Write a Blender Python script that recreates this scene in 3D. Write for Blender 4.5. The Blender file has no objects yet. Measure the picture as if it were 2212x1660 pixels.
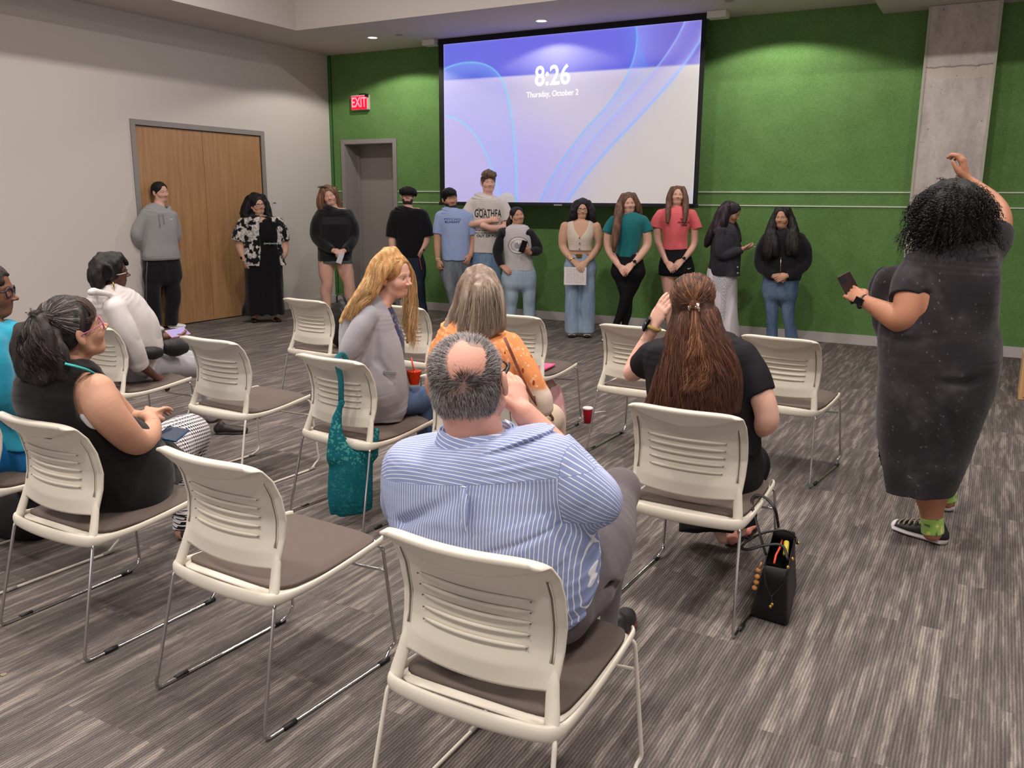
import bpy, bmesh, math, random
import numpy as np
from mathutils import Vector, Matrix, noise as mnoise
from mathutils.bvhtree import BVHTree
rng = np.random.default_rng(7)
random.seed(7)
C = bpy.context.scene.collection
SC = bpy.context.scene

# ------------------------------------------------------------------ camera, light, exposure
CAMH = 1.63
FPX = 1856.0
def _rot(y, p, r):
    F = np.array([-math.sin(y)*math.cos(p), math.cos(y)*math.cos(p), -math.sin(p)])
    rt = np.array([math.cos(y), math.sin(y), 0.0]); dn = np.cross(F, rt)
    return np.array([math.cos(r)*rt+math.sin(r)*dn, -math.sin(r)*rt+math.cos(r)*dn, F])
CM = _rot(.5095, .21194, -.00703)
CP = np.array([0, 0, CAMH])
cam_d = bpy.data.cameras.new('camera'); cam = bpy.data.objects.new('camera', cam_d); C.objects.link(cam)
cam_d.sensor_width = 36.0; cam_d.lens = FPX/2212.0*36.0; cam_d.clip_start = .05; cam_d.clip_end = 60
_m = Matrix(((CM[0][0], -CM[1][0], -CM[2][0], 0), (CM[0][1], -CM[1][1], -CM[2][1], 0), (CM[0][2], -CM[1][2], -CM[2][2], CAMH), (0, 0, 0, 1)))
cam.matrix_world = _m
SC.camera = cam
SC.view_settings.view_transform = 'Standard'; SC.view_settings.look = 'None'
SC.view_settings.exposure = 0.0; SC.view_settings.gamma = 1.0
w = bpy.data.worlds.new('world'); SC.world = w; w.use_nodes = True
w.node_tree.nodes['Background'].inputs[0].default_value = (.9, .93, 1, 1)
w.node_tree.nodes['Background'].inputs[1].default_value = 0.3

CEIL = 3.73; TRAY = 5.0
BACKY = 10.604; LEFTX = -9.154; RIGHTX = 4.2; FRONTY = -3.6
TX0, TX1, TY0, TY1 = -8.17, 3.0, -2.4, 8.88
def area(name, loc, sx, sy, power, col=(1, .93, .86), rot=(0, 0, 0), shape='RECTANGLE', spread=180):
    d = bpy.data.lights.new(name, 'AREA'); d.shape = shape; d.size = sx
    if shape in ('RECTANGLE', 'ELLIPSE'): d.size_y = sy
    d.energy = power; d.color = col; d.spread = math.radians(spread)
    o = bpy.data.objects.new(name, d); C.objects.link(o); o.location = loc; o.rotation_euler = rot
    return o
for _x in (-6.4, -3.9, -1.4, 1.1): area('tray_light', (_x, 5.85, TRAY-.04), .22, .22, 80, (1, .925, .86))
for _y in (2.6, -.6):
    for _x in (-6.4, -3.9, -1.4, 1.1): area('tray_light', (_x, _y, TRAY-.04), .45, .45, 62, (1, .925, .86), spread=132)
# cool fill lamps added beside and behind the viewpoint, not known windows
area('fill_light', (RIGHTX-.15, 2.0, 1.9), 5.0, 2.2, 22, (.86, .93, 1.0), (0, math.radians(90), 0))
area('fill_light', (-2.5, FRONTY+.15, 1.7), 6.0, 2.2, 44, (.86, .93, 1.0), (math.radians(90), 0, 0))
def spot(name, loc, power, ang=78, blend=.35, col=(1, .95, .85)):
    d = bpy.data.lights.new(name, 'SPOT'); d.energy = power; d.color = col; d.spot_size = math.radians(ang); d.spot_blend = blend
    d.shadow_soft_size = .05
    o = bpy.data.objects.new(name, d); C.objects.link(o); o.location = loc
    return o
LAMPS = [(-7.6, 9.72), (-5.09, 9.77), (-2.4, 9.77), (.1, 9.77)]
for _i, (_x, _y) in enumerate(LAMPS): spot('downlight_beam', (_x, _y, CEIL-.01), 30 if _i == 1 else 120, 142, .18)

# ------------------------------------------------------------------ pixel helpers (camera geometry of the photograph)
def ray(x, y):
    d = CM.T @ np.array([(x-1106)/FPX, (y-830)/FPX, 1.0]); return d/np.linalg.norm(d)
def fl(x, y, z=0.0):
    d = ray(x, y); t = (z-CAMH)/d[2]; return CP+t*d
def onY(x, y, Y): d = ray(x, y); return CP+d*Y/d[1]
def onX(x, y, X): d = ray(x, y); return CP+d*X/d[0]

# ------------------------------------------------------------------ tags and mesh helpers
def tag(o, label=None, cat=None, group=None, kind=None):
    if label: o['label'] = label
    if cat: o['category'] = cat
    if group: o['group'] = group
    if kind: o['kind'] = kind
    return o
def empty(name, loc, rz=0, label=None, cat=None, group=None):
    o = bpy.data.objects.new(name, None); C.objects.link(o); o.location = loc; o.rotation_euler = (0, 0, rz); o.empty_display_size = .1
    return tag(o, label, cat, group)
def raw(name, V, F, mats, parent=None, smooth=True, midx=None, attrs=None, world=False):
    """V (n,3) array, F list/array of faces. world=True: V in world space, parent keeps place"""
    me = bpy.data.meshes.new(name)
    V = np.asarray(V, dtype=np.float64)
    if parent is not None and world:
        mi = np.array(parent.matrix_basis.inverted()); V = V @ mi[:3, :3].T + mi[:3, 3]
    if isinstance(F, np.ndarray):
        n = len(V); m = len(F); k = F.shape[1]
        me.vertices.add(n); me.vertices.foreach_set('co', V.astype(np.float32).ravel())
        me.loops.add(m*k); me.loops.foreach_set('vertex_index', F.astype(np.int32).ravel())
        me.polygons.add(m); me.polygons.foreach_set('loop_start', np.arange(m, dtype=np.int32)*k)
        me.update(calc_edges=True)
    else:
        me.from_pydata([tuple(v) for v in V], [], [tuple(int(i) for i in f) for f in F]); me.update()
    for mm in (mats if isinstance(mats, (list, tuple)) else [mats]): me.materials.append(mm)
    if smooth: me.polygons.foreach_set('use_smooth', np.ones(len(me.polygons), dtype=bool))
    if midx is not None: me.polygons.foreach_set('material_index', np.asarray(midx, dtype=np.int32))
    for an, av in (attrs or {}).items():
        av = np.asarray(av, dtype=np.float32)
        if an == 'Col':
            at = me.color_attributes.new('Col', 'FLOAT_COLOR', 'POINT')
            if av.shape[1] == 3: av = np.concatenate([av, np.ones((len(av), 1), np.float32)], 1)
            at.data.foreach_set('color', av.ravel())
        else:
            at = me.attributes.new(an, 'FLOAT_VECTOR', 'POINT'); at.data.foreach_set('vector', av.ravel())
    me.update()
    o = bpy.data.objects.new(name, me); C.objects.link(o)
    if parent is not None: o.parent = parent
    return o
class MB:
    """collects simple shapes into one mesh"""
    def __init__(s): s.V = []; s.F = []; s.M = []; s.n = 0
    def add(s, V, F, m=0):
        V = np.asarray(V, float); s.V.append(V)
        for f in F: s.F.append(tuple(int(i)+s.n for i in f)); s.M.append(m)
        s.n += len(V); return s
    def box(s, x0, x1, y0, y1, z0, z1, m=0):
        V = [(x, y, z) for z in (z0, z1) for y in (y0, y1) for x in (x0, x1)]
        return s.add(V, [(0, 2, 3, 1), (4, 5, 7, 6), (0, 1, 5, 4), (2, 6, 7, 3), (0, 4, 6, 2), (1, 3, 7, 5)], m)
    def obox(s, c, ax, ay, az, m=0):
        c = np.array(c, float); V = [c+i*np.array(ax)+j*np.array(ay)+k*np.array(az) for k in (-1, 1) for j in (-1, 1) for i in (-1, 1)]
        return s.add(V, [(0, 2, 3, 1), (4, 5, 7, 6), (0, 1, 5, 4), (2, 6, 7, 3), (0, 4, 6, 2), (1, 3, 7, 5)], m)
    def tube(s, P, r, n=10, m=0, closed=False, cap=True, flat=None, up=None):
        V, F = sweep(P, r, n, closed, cap, flat, up); return s.add(V, F, m)
    def lathe(s, prof, c=(0, 0, 0), n=32, m=0, cap=True):
        V = []; F = []; k = len(prof)
        for i in range(n):
            a = 2*math.pi*i/n
            for (r, z) in prof: V.append((c[0]+r*math.cos(a), c[1]+r*math.sin(a), c[2]+z))
        for i in range(n):
            j = (i+1) % n
            for q in range(k-1): F.append((i*k+q, j*k+q, j*k+q+1, i*k+q+1))
        if cap:
            F.append(tuple(i*k for i in range(n))[::-1]); F.append(tuple(i*k+k-1 for i in range(n)))
        return s.add(V, F, m)
    def build(s, name, mats, parent=None, smooth=False, bevel=0, seg=2, world=False, auto=False):
        o = raw(name, np.concatenate(s.V), s.F, mats, parent, smooth, s.M, world=world)
        if bevel:
            b = o.modifiers.new('bevel', 'BEVEL'); b.width = bevel; b.segments = seg; b.limit_method = 'ANGLE'; b.angle_limit = math.radians(40)
        return o
def catmull(P, sub=4, closed=False):
    P = np.asarray(P, float); n = len(P)
    if n < 3 and not closed:
        t = np.linspace(0, 1, sub+1)[:, None]; return P[0]*(1-t)+P[1]*t
    out = []
    rngi = range(n) if closed else range(n-1)
    for i in rngi:
        if closed: p0, p1, p2, p3 = P[(i-1) % n], P[i], P[(i+1) % n], P[(i+2) % n]
        else:
            p1, p2 = P[i], P[i+1]; p0 = P[i-1] if i > 0 else 2*p1-p2; p3 = P[i+2] if i+2 < n else 2*p2-p1
        for k in range(sub):
            t = k/sub
            out.append(.5*((2*p1)+(-p0+p2)*t+(2*p0-5*p1+4*p2-p3)*t*t+(-p0+3*p1-3*p2+p3)*t**3))
    if not closed: out.append(P[-1])
    return np.array(out)
def fillet(P, r, seg=5):
    """polyline with rounded corners"""
    P = [np.array(p, float) for p in P]; out = [P[0]]
    for i in range(1, len(P)-1):
        a, b, c = P[i-1], P[i], P[i+1]; u = a-b; v = c-b; lu, lv = np.linalg.norm(u), np.linalg.norm(v)
        q = min(r, lu*.45, lv*.45); p1 = b+u/lu*q; p2 = b+v/lv*q
        for k in range(seg+1):
            t = k/seg; out.append((1-t)**2*p1+2*t*(1-t)*b+t*t*p2)
    out.append(P[-1]); return np.array(out)
def sweep(P, r, n=10, closed=False, cap=True, flat=None, up=None):
    """tube along P. r scalar or per-point; flat = (rx, ry) ratio with up vector giving ry direction"""
    P = np.asarray(P, float); k = len(P)
    r = np.full(k, r, float) if np.isscalar(r) else np.asarray(r, float)
    T = np.roll(P, -1, 0)-np.roll(P, 1, 0)
    if not closed: T[0] = P[1]-P[0]; T[-1] = P[-1]-P[-2]
    T /= np.linalg.norm(T, axis=1, keepdims=True)+1e-12
    if up is None:
        a = np.array([0, 0, 1.0]) if abs(T[0][2]) < .9 else np.array([1.0, 0, 0])
    else: a = np.array(up, float)
    V = []; N = None
    for i in range(k):
        if up is not None: N = a-T[i]*(a@T[i])
        else:
            if N is None: N = a-T[i]*(a@T[i])
            else: N = N-T[i]*(N@T[i])
        N = N/(np.linalg.norm(N)+1e-12); B = np.cross(T[i], N)
        fx, fy = flat if flat else (1, 1)
        for j in range(n):
            t = 2*math.pi*j/n
            V.append(P[i]+r[i]*(fx*math.cos(t)*B+fy*math.sin(t)*N))
    F = []
    for i in range(k if closed else k-1):
        i2 = (i+1) % k
        for j in range(n): F.append((i*n+j, i*n+(j+1) % n, i2*n+(j+1) % n, i2*n+j))
    if cap and not closed:
        F.append(tuple(range(n))[::-1]); F.append(tuple((k-1)*n+j for j in range(n)))
    return np.array(V), F
def gridmesh(fn, nu, nv):
    """fn(u,v)->xyz for u,v arrays in 0..1"""
    U, Vv = np.meshgrid(np.linspace(0, 1, nu), np.linspace(0, 1, nv), indexing='ij')
    P = np.stack(fn(U.ravel(), Vv.ravel()), -1)
    i = np.arange(nu-1)[:, None]*nv+np.arange(nv-1)[None, :]; i = i.ravel()
    return P, np.stack([i, i+nv, i+nv+1, i+1], 1)

# ------------------------------------------------------------------ materials
def s2l(c):
    c = np.asarray(c, float)/255.0
    return tuple(np.where(c <= .04045, c/12.92, ((c+.055)/1.055)**2.4))
MC = {}
def nodes(m): return m.node_tree.nodes, m.node_tree.links
def mat(name, col, rough=.6, metal=0, spec=.4, bump=0, bscale=60, sheen=0, stretch=None, var=0, coat=0, trans=0, alpha=1, emit=None, estr=0, sss=0):
    """col: sRGB 0-255"""
    if name in MC: return MC[name]
    m = bpy.data.materials.new(name); m.use_nodes = True; N, L = nodes(m); b = N['Principled BSDF']
    b.inputs['Base Color'].default_value = (*s2l(col), 1); b.inputs['Roughness'].default_value = rough
    b.inputs['Metallic'].default_value = metal; b.inputs['Specular IOR Level'].default_value = spec
    b.inputs['Sheen Weight'].default_value = sheen; b.inputs['Coat Weight'].default_value = coat
    b.inputs['Transmission Weight'].default_value = trans; b.inputs['Alpha'].default_value = alpha
    if sss: b.inputs['Subsurface Weight'].default_value = sss; b.inputs['Subsurface Radius'].default_value = (.012, .004, .002)
    if emit: b.inputs['Emission Color'].default_value = (*s2l(emit), 1); b.inputs['Emission Strength'].default_value = estr
    tc = N.new('ShaderNodeTexCoord'); mp = N.new('ShaderNodeMapping'); L.new(tc.outputs['Object'], mp.inputs[0])
    if stretch: mp.inputs['Scale'].default_value = stretch
    if bump:
        n = N.new('ShaderNodeTexNoise'); n.inputs['Scale'].default_value = bscale; n.inputs['Detail'].default_value = 3; L.new(mp.outputs[0], n.inputs[0])
        bp = N.new('ShaderNodeBump'); bp.inputs['Strength'].default_value = bump; bp.inputs['Distance'].default_value = .01
        L.new(n.outputs[0], bp.inputs['Height']); L.new(bp.outputs[0], b.inputs['Normal'])
    if var:
        n2 = N.new('ShaderNodeTexNoise'); n2.inputs['Scale'].default_value = bscale*.35; n2.inputs['Detail'].default_value = 5; L.new(mp.outputs[0], n2.inputs[0])
        hs = N.new('ShaderNodeHueSaturation'); hs.inputs['Color'].default_value = (*s2l(col), 1)
        mr = N.new('ShaderNodeMapRange'); mr.inputs['From Min'].default_value = .3; mr.inputs['From Max'].default_value = .7
        mr.inputs['To Min'].default_value = 1-var; mr.inputs['To Max'].default_value = 1+var; L.new(n2.outputs[0], mr.inputs[0])
        L.new(mr.outputs[0], hs.inputs['Value']); L.new(hs.outputs[0], b.inputs['Base Color'])
    MC[name] = m; return m
def vcmat(name, rough=.6, spec=.3, bump=0, bscale=60, sheen=0, sss=0, stretch=None, metal=0, var=0):
    """base colour from the mesh's own colour attribute"""
    if name in MC: return MC[name]
    m = mat(name, (128, 128, 128), rough, metal, spec, bump, bscale, sheen, stretch, 0, sss=sss)
    N, L = nodes(m); b = N['Principled BSDF']
    a = N.new('ShaderNodeVertexColor'); a.layer_name = 'Col'
    if var:
        n2 = N.new('ShaderNodeTexNoise'); n2.inputs['Scale'].default_value = bscale*.4; n2.inputs['Detail'].default_value = 5
        tc = N.new('ShaderNodeTexCoord'); L.new(tc.outputs['Object'], n2.inputs[0])
        hs = N.new('ShaderNodeHueSaturation'); L.new(a.outputs[0], hs.inputs['Color'])
        mr = N.new('ShaderNodeMapRange'); mr.inputs['From Min'].default_value = .3; mr.inputs['From Max'].default_value = .7
        mr.inputs['To Min'].default_value = 1-var; mr.inputs['To Max'].default_value = 1+var; L.new(n2.outputs[0], mr.inputs[0])
        L.new(mr.outputs[0], hs.inputs['Value']); L.new(hs.outputs[0], b.inputs['Base Color'])
    else: L.new(a.outputs[0], b.inputs['Base Color'])
    return m
class NG:
    """tiny node-graph helper for maths"""
    def __init__(s, m): s.N, s.L = nodes(m)
    def m(s, op, a, b=None, c=None):
        n = s.N.new('ShaderNodeMath'); n.operation = op
        for i, v in enumerate((a, b, c)):
            if v is None: continue
            if isinstance(v, (int, float)): n.inputs[i].default_value = v
            else: s.L.new(v, n.inputs[i])
        return n.outputs[0]
    def ramp(s, x, stops, interp='LINEAR'):
        n = s.N.new('ShaderNodeValToRGB'); s.L.new(x, n.inputs[0]); cr = n.color_ramp; cr.interpolation = interp
        while len(cr.elements) < len(stops): cr.elements.new(.5)
        for e, (p, c) in zip(cr.elements, stops): e.position = p; e.color = (*c, 1) if len(c) == 3 else c
        return n.outputs[0]
    def comb(s, x, y, z=0.0):
        n = s.N.new('ShaderNodeCombineXYZ')
        for i, v in enumerate((x, y, z)):
            if isinstance(v, (int, float)): n.inputs[i].default_value = v
            else: s.L.new(v, n.inputs[i])
        return n.outputs[0]
    def noise(s, vec, scale=1, detail=2, rough=.5, dim='3D'):
        n = s.N.new('ShaderNodeTexNoise'); n.inputs['Scale'].default_value = scale; n.inputs['Detail'].default_value = detail; n.inputs['Roughness'].default_value = rough
        s.L.new(vec, n.inputs['Vector']); return n.outputs[0]
    def white(s, vec):
        n = s.N.new('ShaderNodeTexWhiteNoise'); n.noise_dimensions = '3D'; s.L.new(vec, n.inputs['Vector']); return n.outputs['Value']
    def mix(s, f, a, b):
        n = s.N.new('ShaderNodeMix'); n.data_type = 'RGBA'
        for i, v in ((0, f), (6, a), (7, b)):
            if isinstance(v, (int, float)): n.inputs[i].default_value = v
            elif isinstance(v, tuple): n.inputs[i].default_value = (*v, 1)
            else: s.L.new(v, n.inputs[i])
        return n.outputs[2]
    def xyz(s, kind='Object'):
        t = s.N.new('ShaderNodeTexCoord'); p = s.N.new('ShaderNodeSeparateXYZ'); s.L.new(t.outputs[kind], p.inputs[0]); return p.outputs[0], p.outputs[1], p.outputs[2], t.outputs[kind]
def carpet():
    m = mat('carpet_tiles', (120, 110, 105), .95, spec=.1); g = NG(m); b = g.N['Principled BSDF']
    x, y, z, v = g.xyz()
    tx = g.m('FLOOR', g.m('DIVIDE', x, .5)); off = g.m('MULTIPLY', g.m('MODULO', g.m('ABSOLUTE', tx), 2.0), .5)
    ty = g.m('FLOOR', g.m('DIVIDE', g.m('ADD', y, off), 1.0))
    rnd = g.white(g.comb(tx, ty, 3.0))
    # broad light streaks along y, shifted per tile
    wob = g.noise(g.comb(g.m('MULTIPLY', x, 14.0), g.m('MULTIPLY', y, 9.0), g.m('MULTIPLY', rnd, 37.0)), 1, 2)
    n1 = g.noise(g.comb(g.m('ADD', g.m('MULTIPLY', x, 30.0), g.m('MULTIPLY', wob, .8)), g.m('MULTIPLY', y, 1.9), g.m('MULTIPLY', rnd, 61.0)), 1, 4, .55)
    n2 = g.noise(g.comb(g.m('MULTIPLY', x, 60.0), g.m('MULTIPLY', y, 5.0), 2.0), 1, 3, .6)
    ribi = g.m('FLOOR', g.m('MULTIPLY', x, 90.0))
    n3 = g.white(g.comb(ribi, g.m('FLOOR', g.m('MULTIPLY', g.m('ADD', y, g.m('MULTIPLY', ribi, .37)), 7.0)), 1.0))
    fz = g.noise(v, 260, 3, .7)
    s = g.m('ADD', n1, g.m('ADD', g.m('MULTIPLY', g.m('SUBTRACT', n2, .5), .42), g.m('MULTIPLY', g.m('SUBTRACT', n3, .5), .10)))
    s = g.m('ADD', s, g.m('MULTIPLY', g.m('SUBTRACT', rnd, .5), .035))
    col = g.ramp(s, [(.34, s2l((88, 82, 80))), (.52, s2l((106, 99, 96))), (.60, s2l((124, 115, 110))), (.74, s2l((148, 138, 130)))])
    rib = g.m('SINE', g.m('ADD', g.m('MULTIPLY', x, 565.5), g.m('MULTIPLY', g.noise(g.comb(g.m('MULTIPLY', x, 90.0), g.m('MULTIPLY', y, 60.0), 0.0), 1, 1), 2.6)))
    light = g.m('GREATER_THAN', s, .56)
    ribc = g.m('MULTIPLY_ADD', rib, .26, 1.0)
    fzc = g.m('MULTIPLY_ADD', g.m('SUBTRACT', fz, .5), 1.5, 1.0)
    hs = g.N.new('ShaderNodeHueSaturation'); g.L.new(col, hs.inputs['Color']); g.L.new(g.m('MULTIPLY', ribc, fzc), hs.inputs['Value'])
    g.L.new(hs.outputs[0], b.inputs['Base Color'])
    bp = g.N.new('ShaderNodeBump'); bp.inputs['Strength'].default_value = .7; bp.inputs['Distance'].default_value = .004
    g.L.new(g.m('ADD', g.m('MULTIPLY', rib, .5), g.m('MULTIPLY', fz, 1.6)), bp.inputs['Height']); g.L.new(bp.outputs[0], b.inputs['Normal'])
    return m
def felt():
    m = mat('green_felt', (66, 134, 52), .95, spec=.08, bump=.35, bscale=220); g = NG(m); b = g.N['Principled BSDF']
    x, y, z, v = g.xyz()
    n = g.noise(v, 130, 5, .7); n2 = g.noise(v, 3.0, 3, .6)
    s = g.m('ADD', g.m('MULTIPLY', n, .8), g.m('MULTIPLY', n2, .2))
    col = g.ramp(s, [(.3, s2l((74, 108, 60))), (.5, s2l((102, 140, 82))), (.72, s2l((128, 164, 104)))])
    g.L.new(col, b.inputs['Base Color']); return m
def concrete():
    m = mat('concrete', (170, 160, 156), .85, spec=.2, bump=.25, bscale=25); g = NG(m); b = g.N['Principled BSDF']
    x, y, z, v = g.xyz()
    n = g.noise(g.comb(g.m('MULTIPLY', x, 3.0), g.m('MULTIPLY', y, 3.0), g.m('MULTIPLY', z, 1.2)), 1.6, 6, .65)
    nf = g.noise(v, 34, 5, .7)
    s = g.m('ADD', g.m('MULTIPLY', n, .75), g.m('MULTIPLY', nf, .25))
    col = g.ramp(s, [(.33, s2l((164, 155, 153))), (.5, s2l((196, 187, 183))), (.66, s2l((214, 205, 199)))])
    pit = g.m('LESS_THAN', g.noise(v, 22, 2, .5), .27)
    # pale cold joint band across the pour
    wv = g.noise(g.comb(g.m('MULTIPLY', x, 6.0), 0.0, 0.0), 1, 3, .6)
    zb = g.m('ABSOLUTE', g.m('SUBTRACT', g.m('ADD', z, g.m('MULTIPLY', wv, .06)), 2.97))
    band = g.m('LESS_THAN', zb, .055)
    c2 = g.mix(g.m('MULTIPLY', band, .75), col, s2l((206, 194, 182)))
    zs = g.m('ABSOLUTE', g.m('SUBTRACT', g.m('ADD', z, g.m('MULTIPLY', wv, .06)), 3.035))
    c3 = g.mix(g.m('MULTIPLY', g.m('LESS_THAN', zs, .008), .6), c2, s2l((110, 100, 98)))
    dr = g.m('LESS_THAN', g.noise(g.comb(g.m('MULTIPLY', x, 34.0), g.m('MULTIPLY', y, 20.0), g.m('MULTIPLY', z, 1.1)), 1, 3, .6), .34)
    c4 = g.mix(g.m('MULTIPLY', dr, .3), c3, s2l((118, 110, 110)))
    c5 = g.mix(g.m('MULTIPLY', pit, .6), c4, s2l((92, 86, 86)))
    g.L.new(c5, b.inputs['Base Color']); return m
def oak():
    m = mat('oak_veneer', (178, 130, 82), .42, spec=.4); g = NG(m); b = g.N['Principled BSDF']
    x, y, z, v = g.xyz()
    n = g.noise(g.comb(g.m('MULTIPLY', x, 18.0), g.m('MULTIPLY', y, 18.0), g.m('MULTIPLY', z, 1.1)), 1.2, 5, .6)
    n2 = g.noise(g.comb(g.m('MULTIPLY', x, 120.0), g.m('MULTIPLY', y, 120.0), g.m('MULTIPLY', z, 4.0)), 1, 4, .6)
    s = g.m('ADD', g.m('MULTIPLY', n, .6), g.m('MULTIPLY', n2, .4))
    g.L.new(g.ramp(s, [(.3, s2l((158, 116, 78))), (.5, s2l((176, 134, 94))), (.7, s2l((190, 150, 110)))]), b.inputs['Base Color']); return m

M_wall = mat('wall_paint', (212, 204, 199), .85, spec=.2, bump=.08, bscale=180)
M_ceil = mat('ceiling_paint', (206, 198, 192), .9, spec=.1)
M_base = mat('rubber_baseboard', (196, 190, 188), .6)
M_frame = mat('painted_steel_frame', (146, 140, 138), .5, spec=.4)
M_gdoor = mat('grey_door_paint', (150, 143, 140), .55, spec=.35)
M_carpet, M_felt, M_conc, M_oak = carpet(), felt(), concrete(), oak()
M_steel = mat('satin_steel', (190, 188, 186), .3, metal=1)
M_black = mat('matte_black', (18, 17, 20), .7)
M_white = mat('white_plastic', (226, 222, 216), .4)
M_greenedge = mat('rail_metal', (226, 232, 220), .35, spec=.5)

# ------------------------------------------------------------------ room shell
def st(name, mb, m, **k):
    o = mb.build(name, m, **k); o['kind'] = 'structure'; return o
T = .2
st('floor', MB().box(LEFTX-T, RIGHTX+T, FRONTY-T, BACKY+1.2, -.1, 0), M_carpet)
# left wall with a double-door opening
DY0, DY1, DZ = 7.10, 9.13, 2.47
lw = MB(); lw.box(LEFTX-T, LEFTX, FRONTY, DY0, 0, CEIL); lw.box(LEFTX-T, LEFTX, DY1, BACKY+T, 0, CEIL); lw.box(LEFTX-T, LEFTX, DY0, DY1, DZ, CEIL)
st('wall_left', lw, M_wall)
# back wall with a door opening
GX0, GX1, GZ = -8.88, -7.96, 2.435
GDEP = .34
bw = MB(); bw.box(LEFTX, GX0, BACKY, BACKY+T, 0, CEIL); bw.box(GX1, RIGHTX+T, BACKY, BACKY+T, 0, CEIL); bw.box(GX0, GX1, BACKY, BACKY+T, GZ, CEIL)
st('wall_back', bw, M_felt)
st('wall_right', MB().box(RIGHTX, RIGHTX+T, FRONTY-T, BACKY, 0, TRAY), M_wall)
st('wall_front', MB().box(LEFTX-T, RIGHTX, FRONTY-T, FRONTY, 0, TRAY), M_wall)
ce = MB()
ce.box(LEFTX-T, TX0, FRONTY-T, BACKY+T, CEIL, TRAY+.1); ce.box(TX1, RIGHTX+T, FRONTY-T, BACKY+T, CEIL, TRAY+.1)
ce.box(TX0, TX1, TY1, BACKY+T, CEIL, TRAY+.1); ce.box(TX0, TX1, FRONTY-T, TY0, CEIL, TRAY+.1)
ce.box(TX0-.1, TX1+.1, TY0-.1, TY1+.1, TRAY, TRAY+.1)
st('ceiling', ce, M_ceil)
st('trim_1', MB().box(-1.362, RIGHTX, 9.6, BACKY-.001, 3.615, CEIL-.001), M_ceil)      # bulkhead beside the column
# panel rails on the felt wall
CX0, CX1, CY = -.885, -.235, 10.40
n = 2
for zz in (1.733, 1.575):
    for (a, b_) in ((LEFTX+.02, -8.96), (-7.885, CX0), (CX1, RIGHTX)):
        st('trim_%d' % n, MB().box(a, b_, BACKY-.012, BACKY-.001, zz-.006, zz+.006), M_greenedge); n += 1
st('trim_%d' % n, MB().box(LEFTX+.001, LEFTX+.016, BACKY-.018, BACKY-.002, .11, CEIL-.002), mat('felt_edge', (70, 128, 70), .7)); n += 1
st('trim_%d' % n, MB().box(LEFTX+.05, LEFTX+.058, BACKY-.012, BACKY-.001, .11, CEIL-.002), mat('felt_seam', (34, 74, 30), .9)); n += 1
# baseboards
st('baseboard_left', MB().box(LEFTX, LEFTX+.012, FRONTY, 7.03, 0, .115).box(LEFTX, LEFTX+.012, 9.20, BACKY-.02, 0, .115), M_base)
st('baseboard_back', MB().box(LEFTX+.013, GX0-.07, BACKY-.016, BACKY-.001, 0, .115).box(GX1+.07, CX0-.001, BACKY-.016, BACKY-.001, 0, .115).box(CX1+.001, RIGHTX-.001, BACKY-.016, BACKY-.001, 0, .115), M_base)
# concrete column with pale corner trims
col = st('column', MB().box(CX0, CX1, CY, BACKY-.002, 0.001, 3.613), M_conc, bevel=.006)
st('trim_%d' % n, MB().box(CX0-.012, CX0+.014, CY-.006, BACKY-.02, 0.002, 3.612), mat('column_bead', (178, 176, 162), .6)); n += 1
st('trim_%d' % n, MB().box(CX1-.014, CX1+.012, CY-.006, BACKY-.02, 0.002, 3.612), mat('column_bead', (178, 176, 162), .6)); n += 1

# double door in the left wall
dfr = MB(); e = .065
dfr.box(LEFTX-.12, LEFTX+.02, DY0-e, DY0, 0, DZ+e).box(LEFTX-.12, LEFTX+.02, DY1, DY1+e, 0, DZ+e).box(LEFTX-.12, LEFTX+.02, DY0, DY1, DZ, DZ+e)
door1 = empty('door_1', (LEFTX, (DY0+DY1)/2, 0)); door1['kind'] = 'structure'
dfr.build('door_frame', M_frame, door1, bevel=.003, world=True)
ym = (DY0+DY1)/2
for k, (a, b_) in enumerate(((DY0+.004, ym-.003), (ym+.003, DY1-.004))):
    lf = MB().box(LEFTX-.05, LEFTX-.008, a, b_, .012, DZ-.006).build('door_leaf', M_oak, door1, bevel=.002, world=True)
    yy = a if k == 0 else b_
    for zz in (2.22, 1.55, .95, .28):
        MB().tube([(LEFTX+.008, yy, zz-.055), (LEFTX+.008, yy, zz+.055)], .009, 10).build('hinge', M_steel, lf, smooth=True, world=True)
    if k == 1:
        hz = 1.03; hy = ym+.075
        h_ = MB().tube([(LEFTX-.008, hy, hz), (LEFTX+.012, hy, hz)], .034, 24)
        h_.tube([(LEFTX+.012, hy, hz), (LEFTX+.06, hy, hz)], .011, 12)
        h_.tube(fillet([(LEFTX+.055, hy, hz), (LEFTX+.06, hy+.05, hz), (LEFTX+.055, hy+.125, hz)], .02), .0095, 12, flat=(1, .8))
        h_.build('door_handle', M_steel, lf, smooth=True, world=True)
MB().box(LEFTX-.06, LEFTX-.052, DY0, DY1, 0, DZ).build('door_stop', M_black, door1, world=True)
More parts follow.
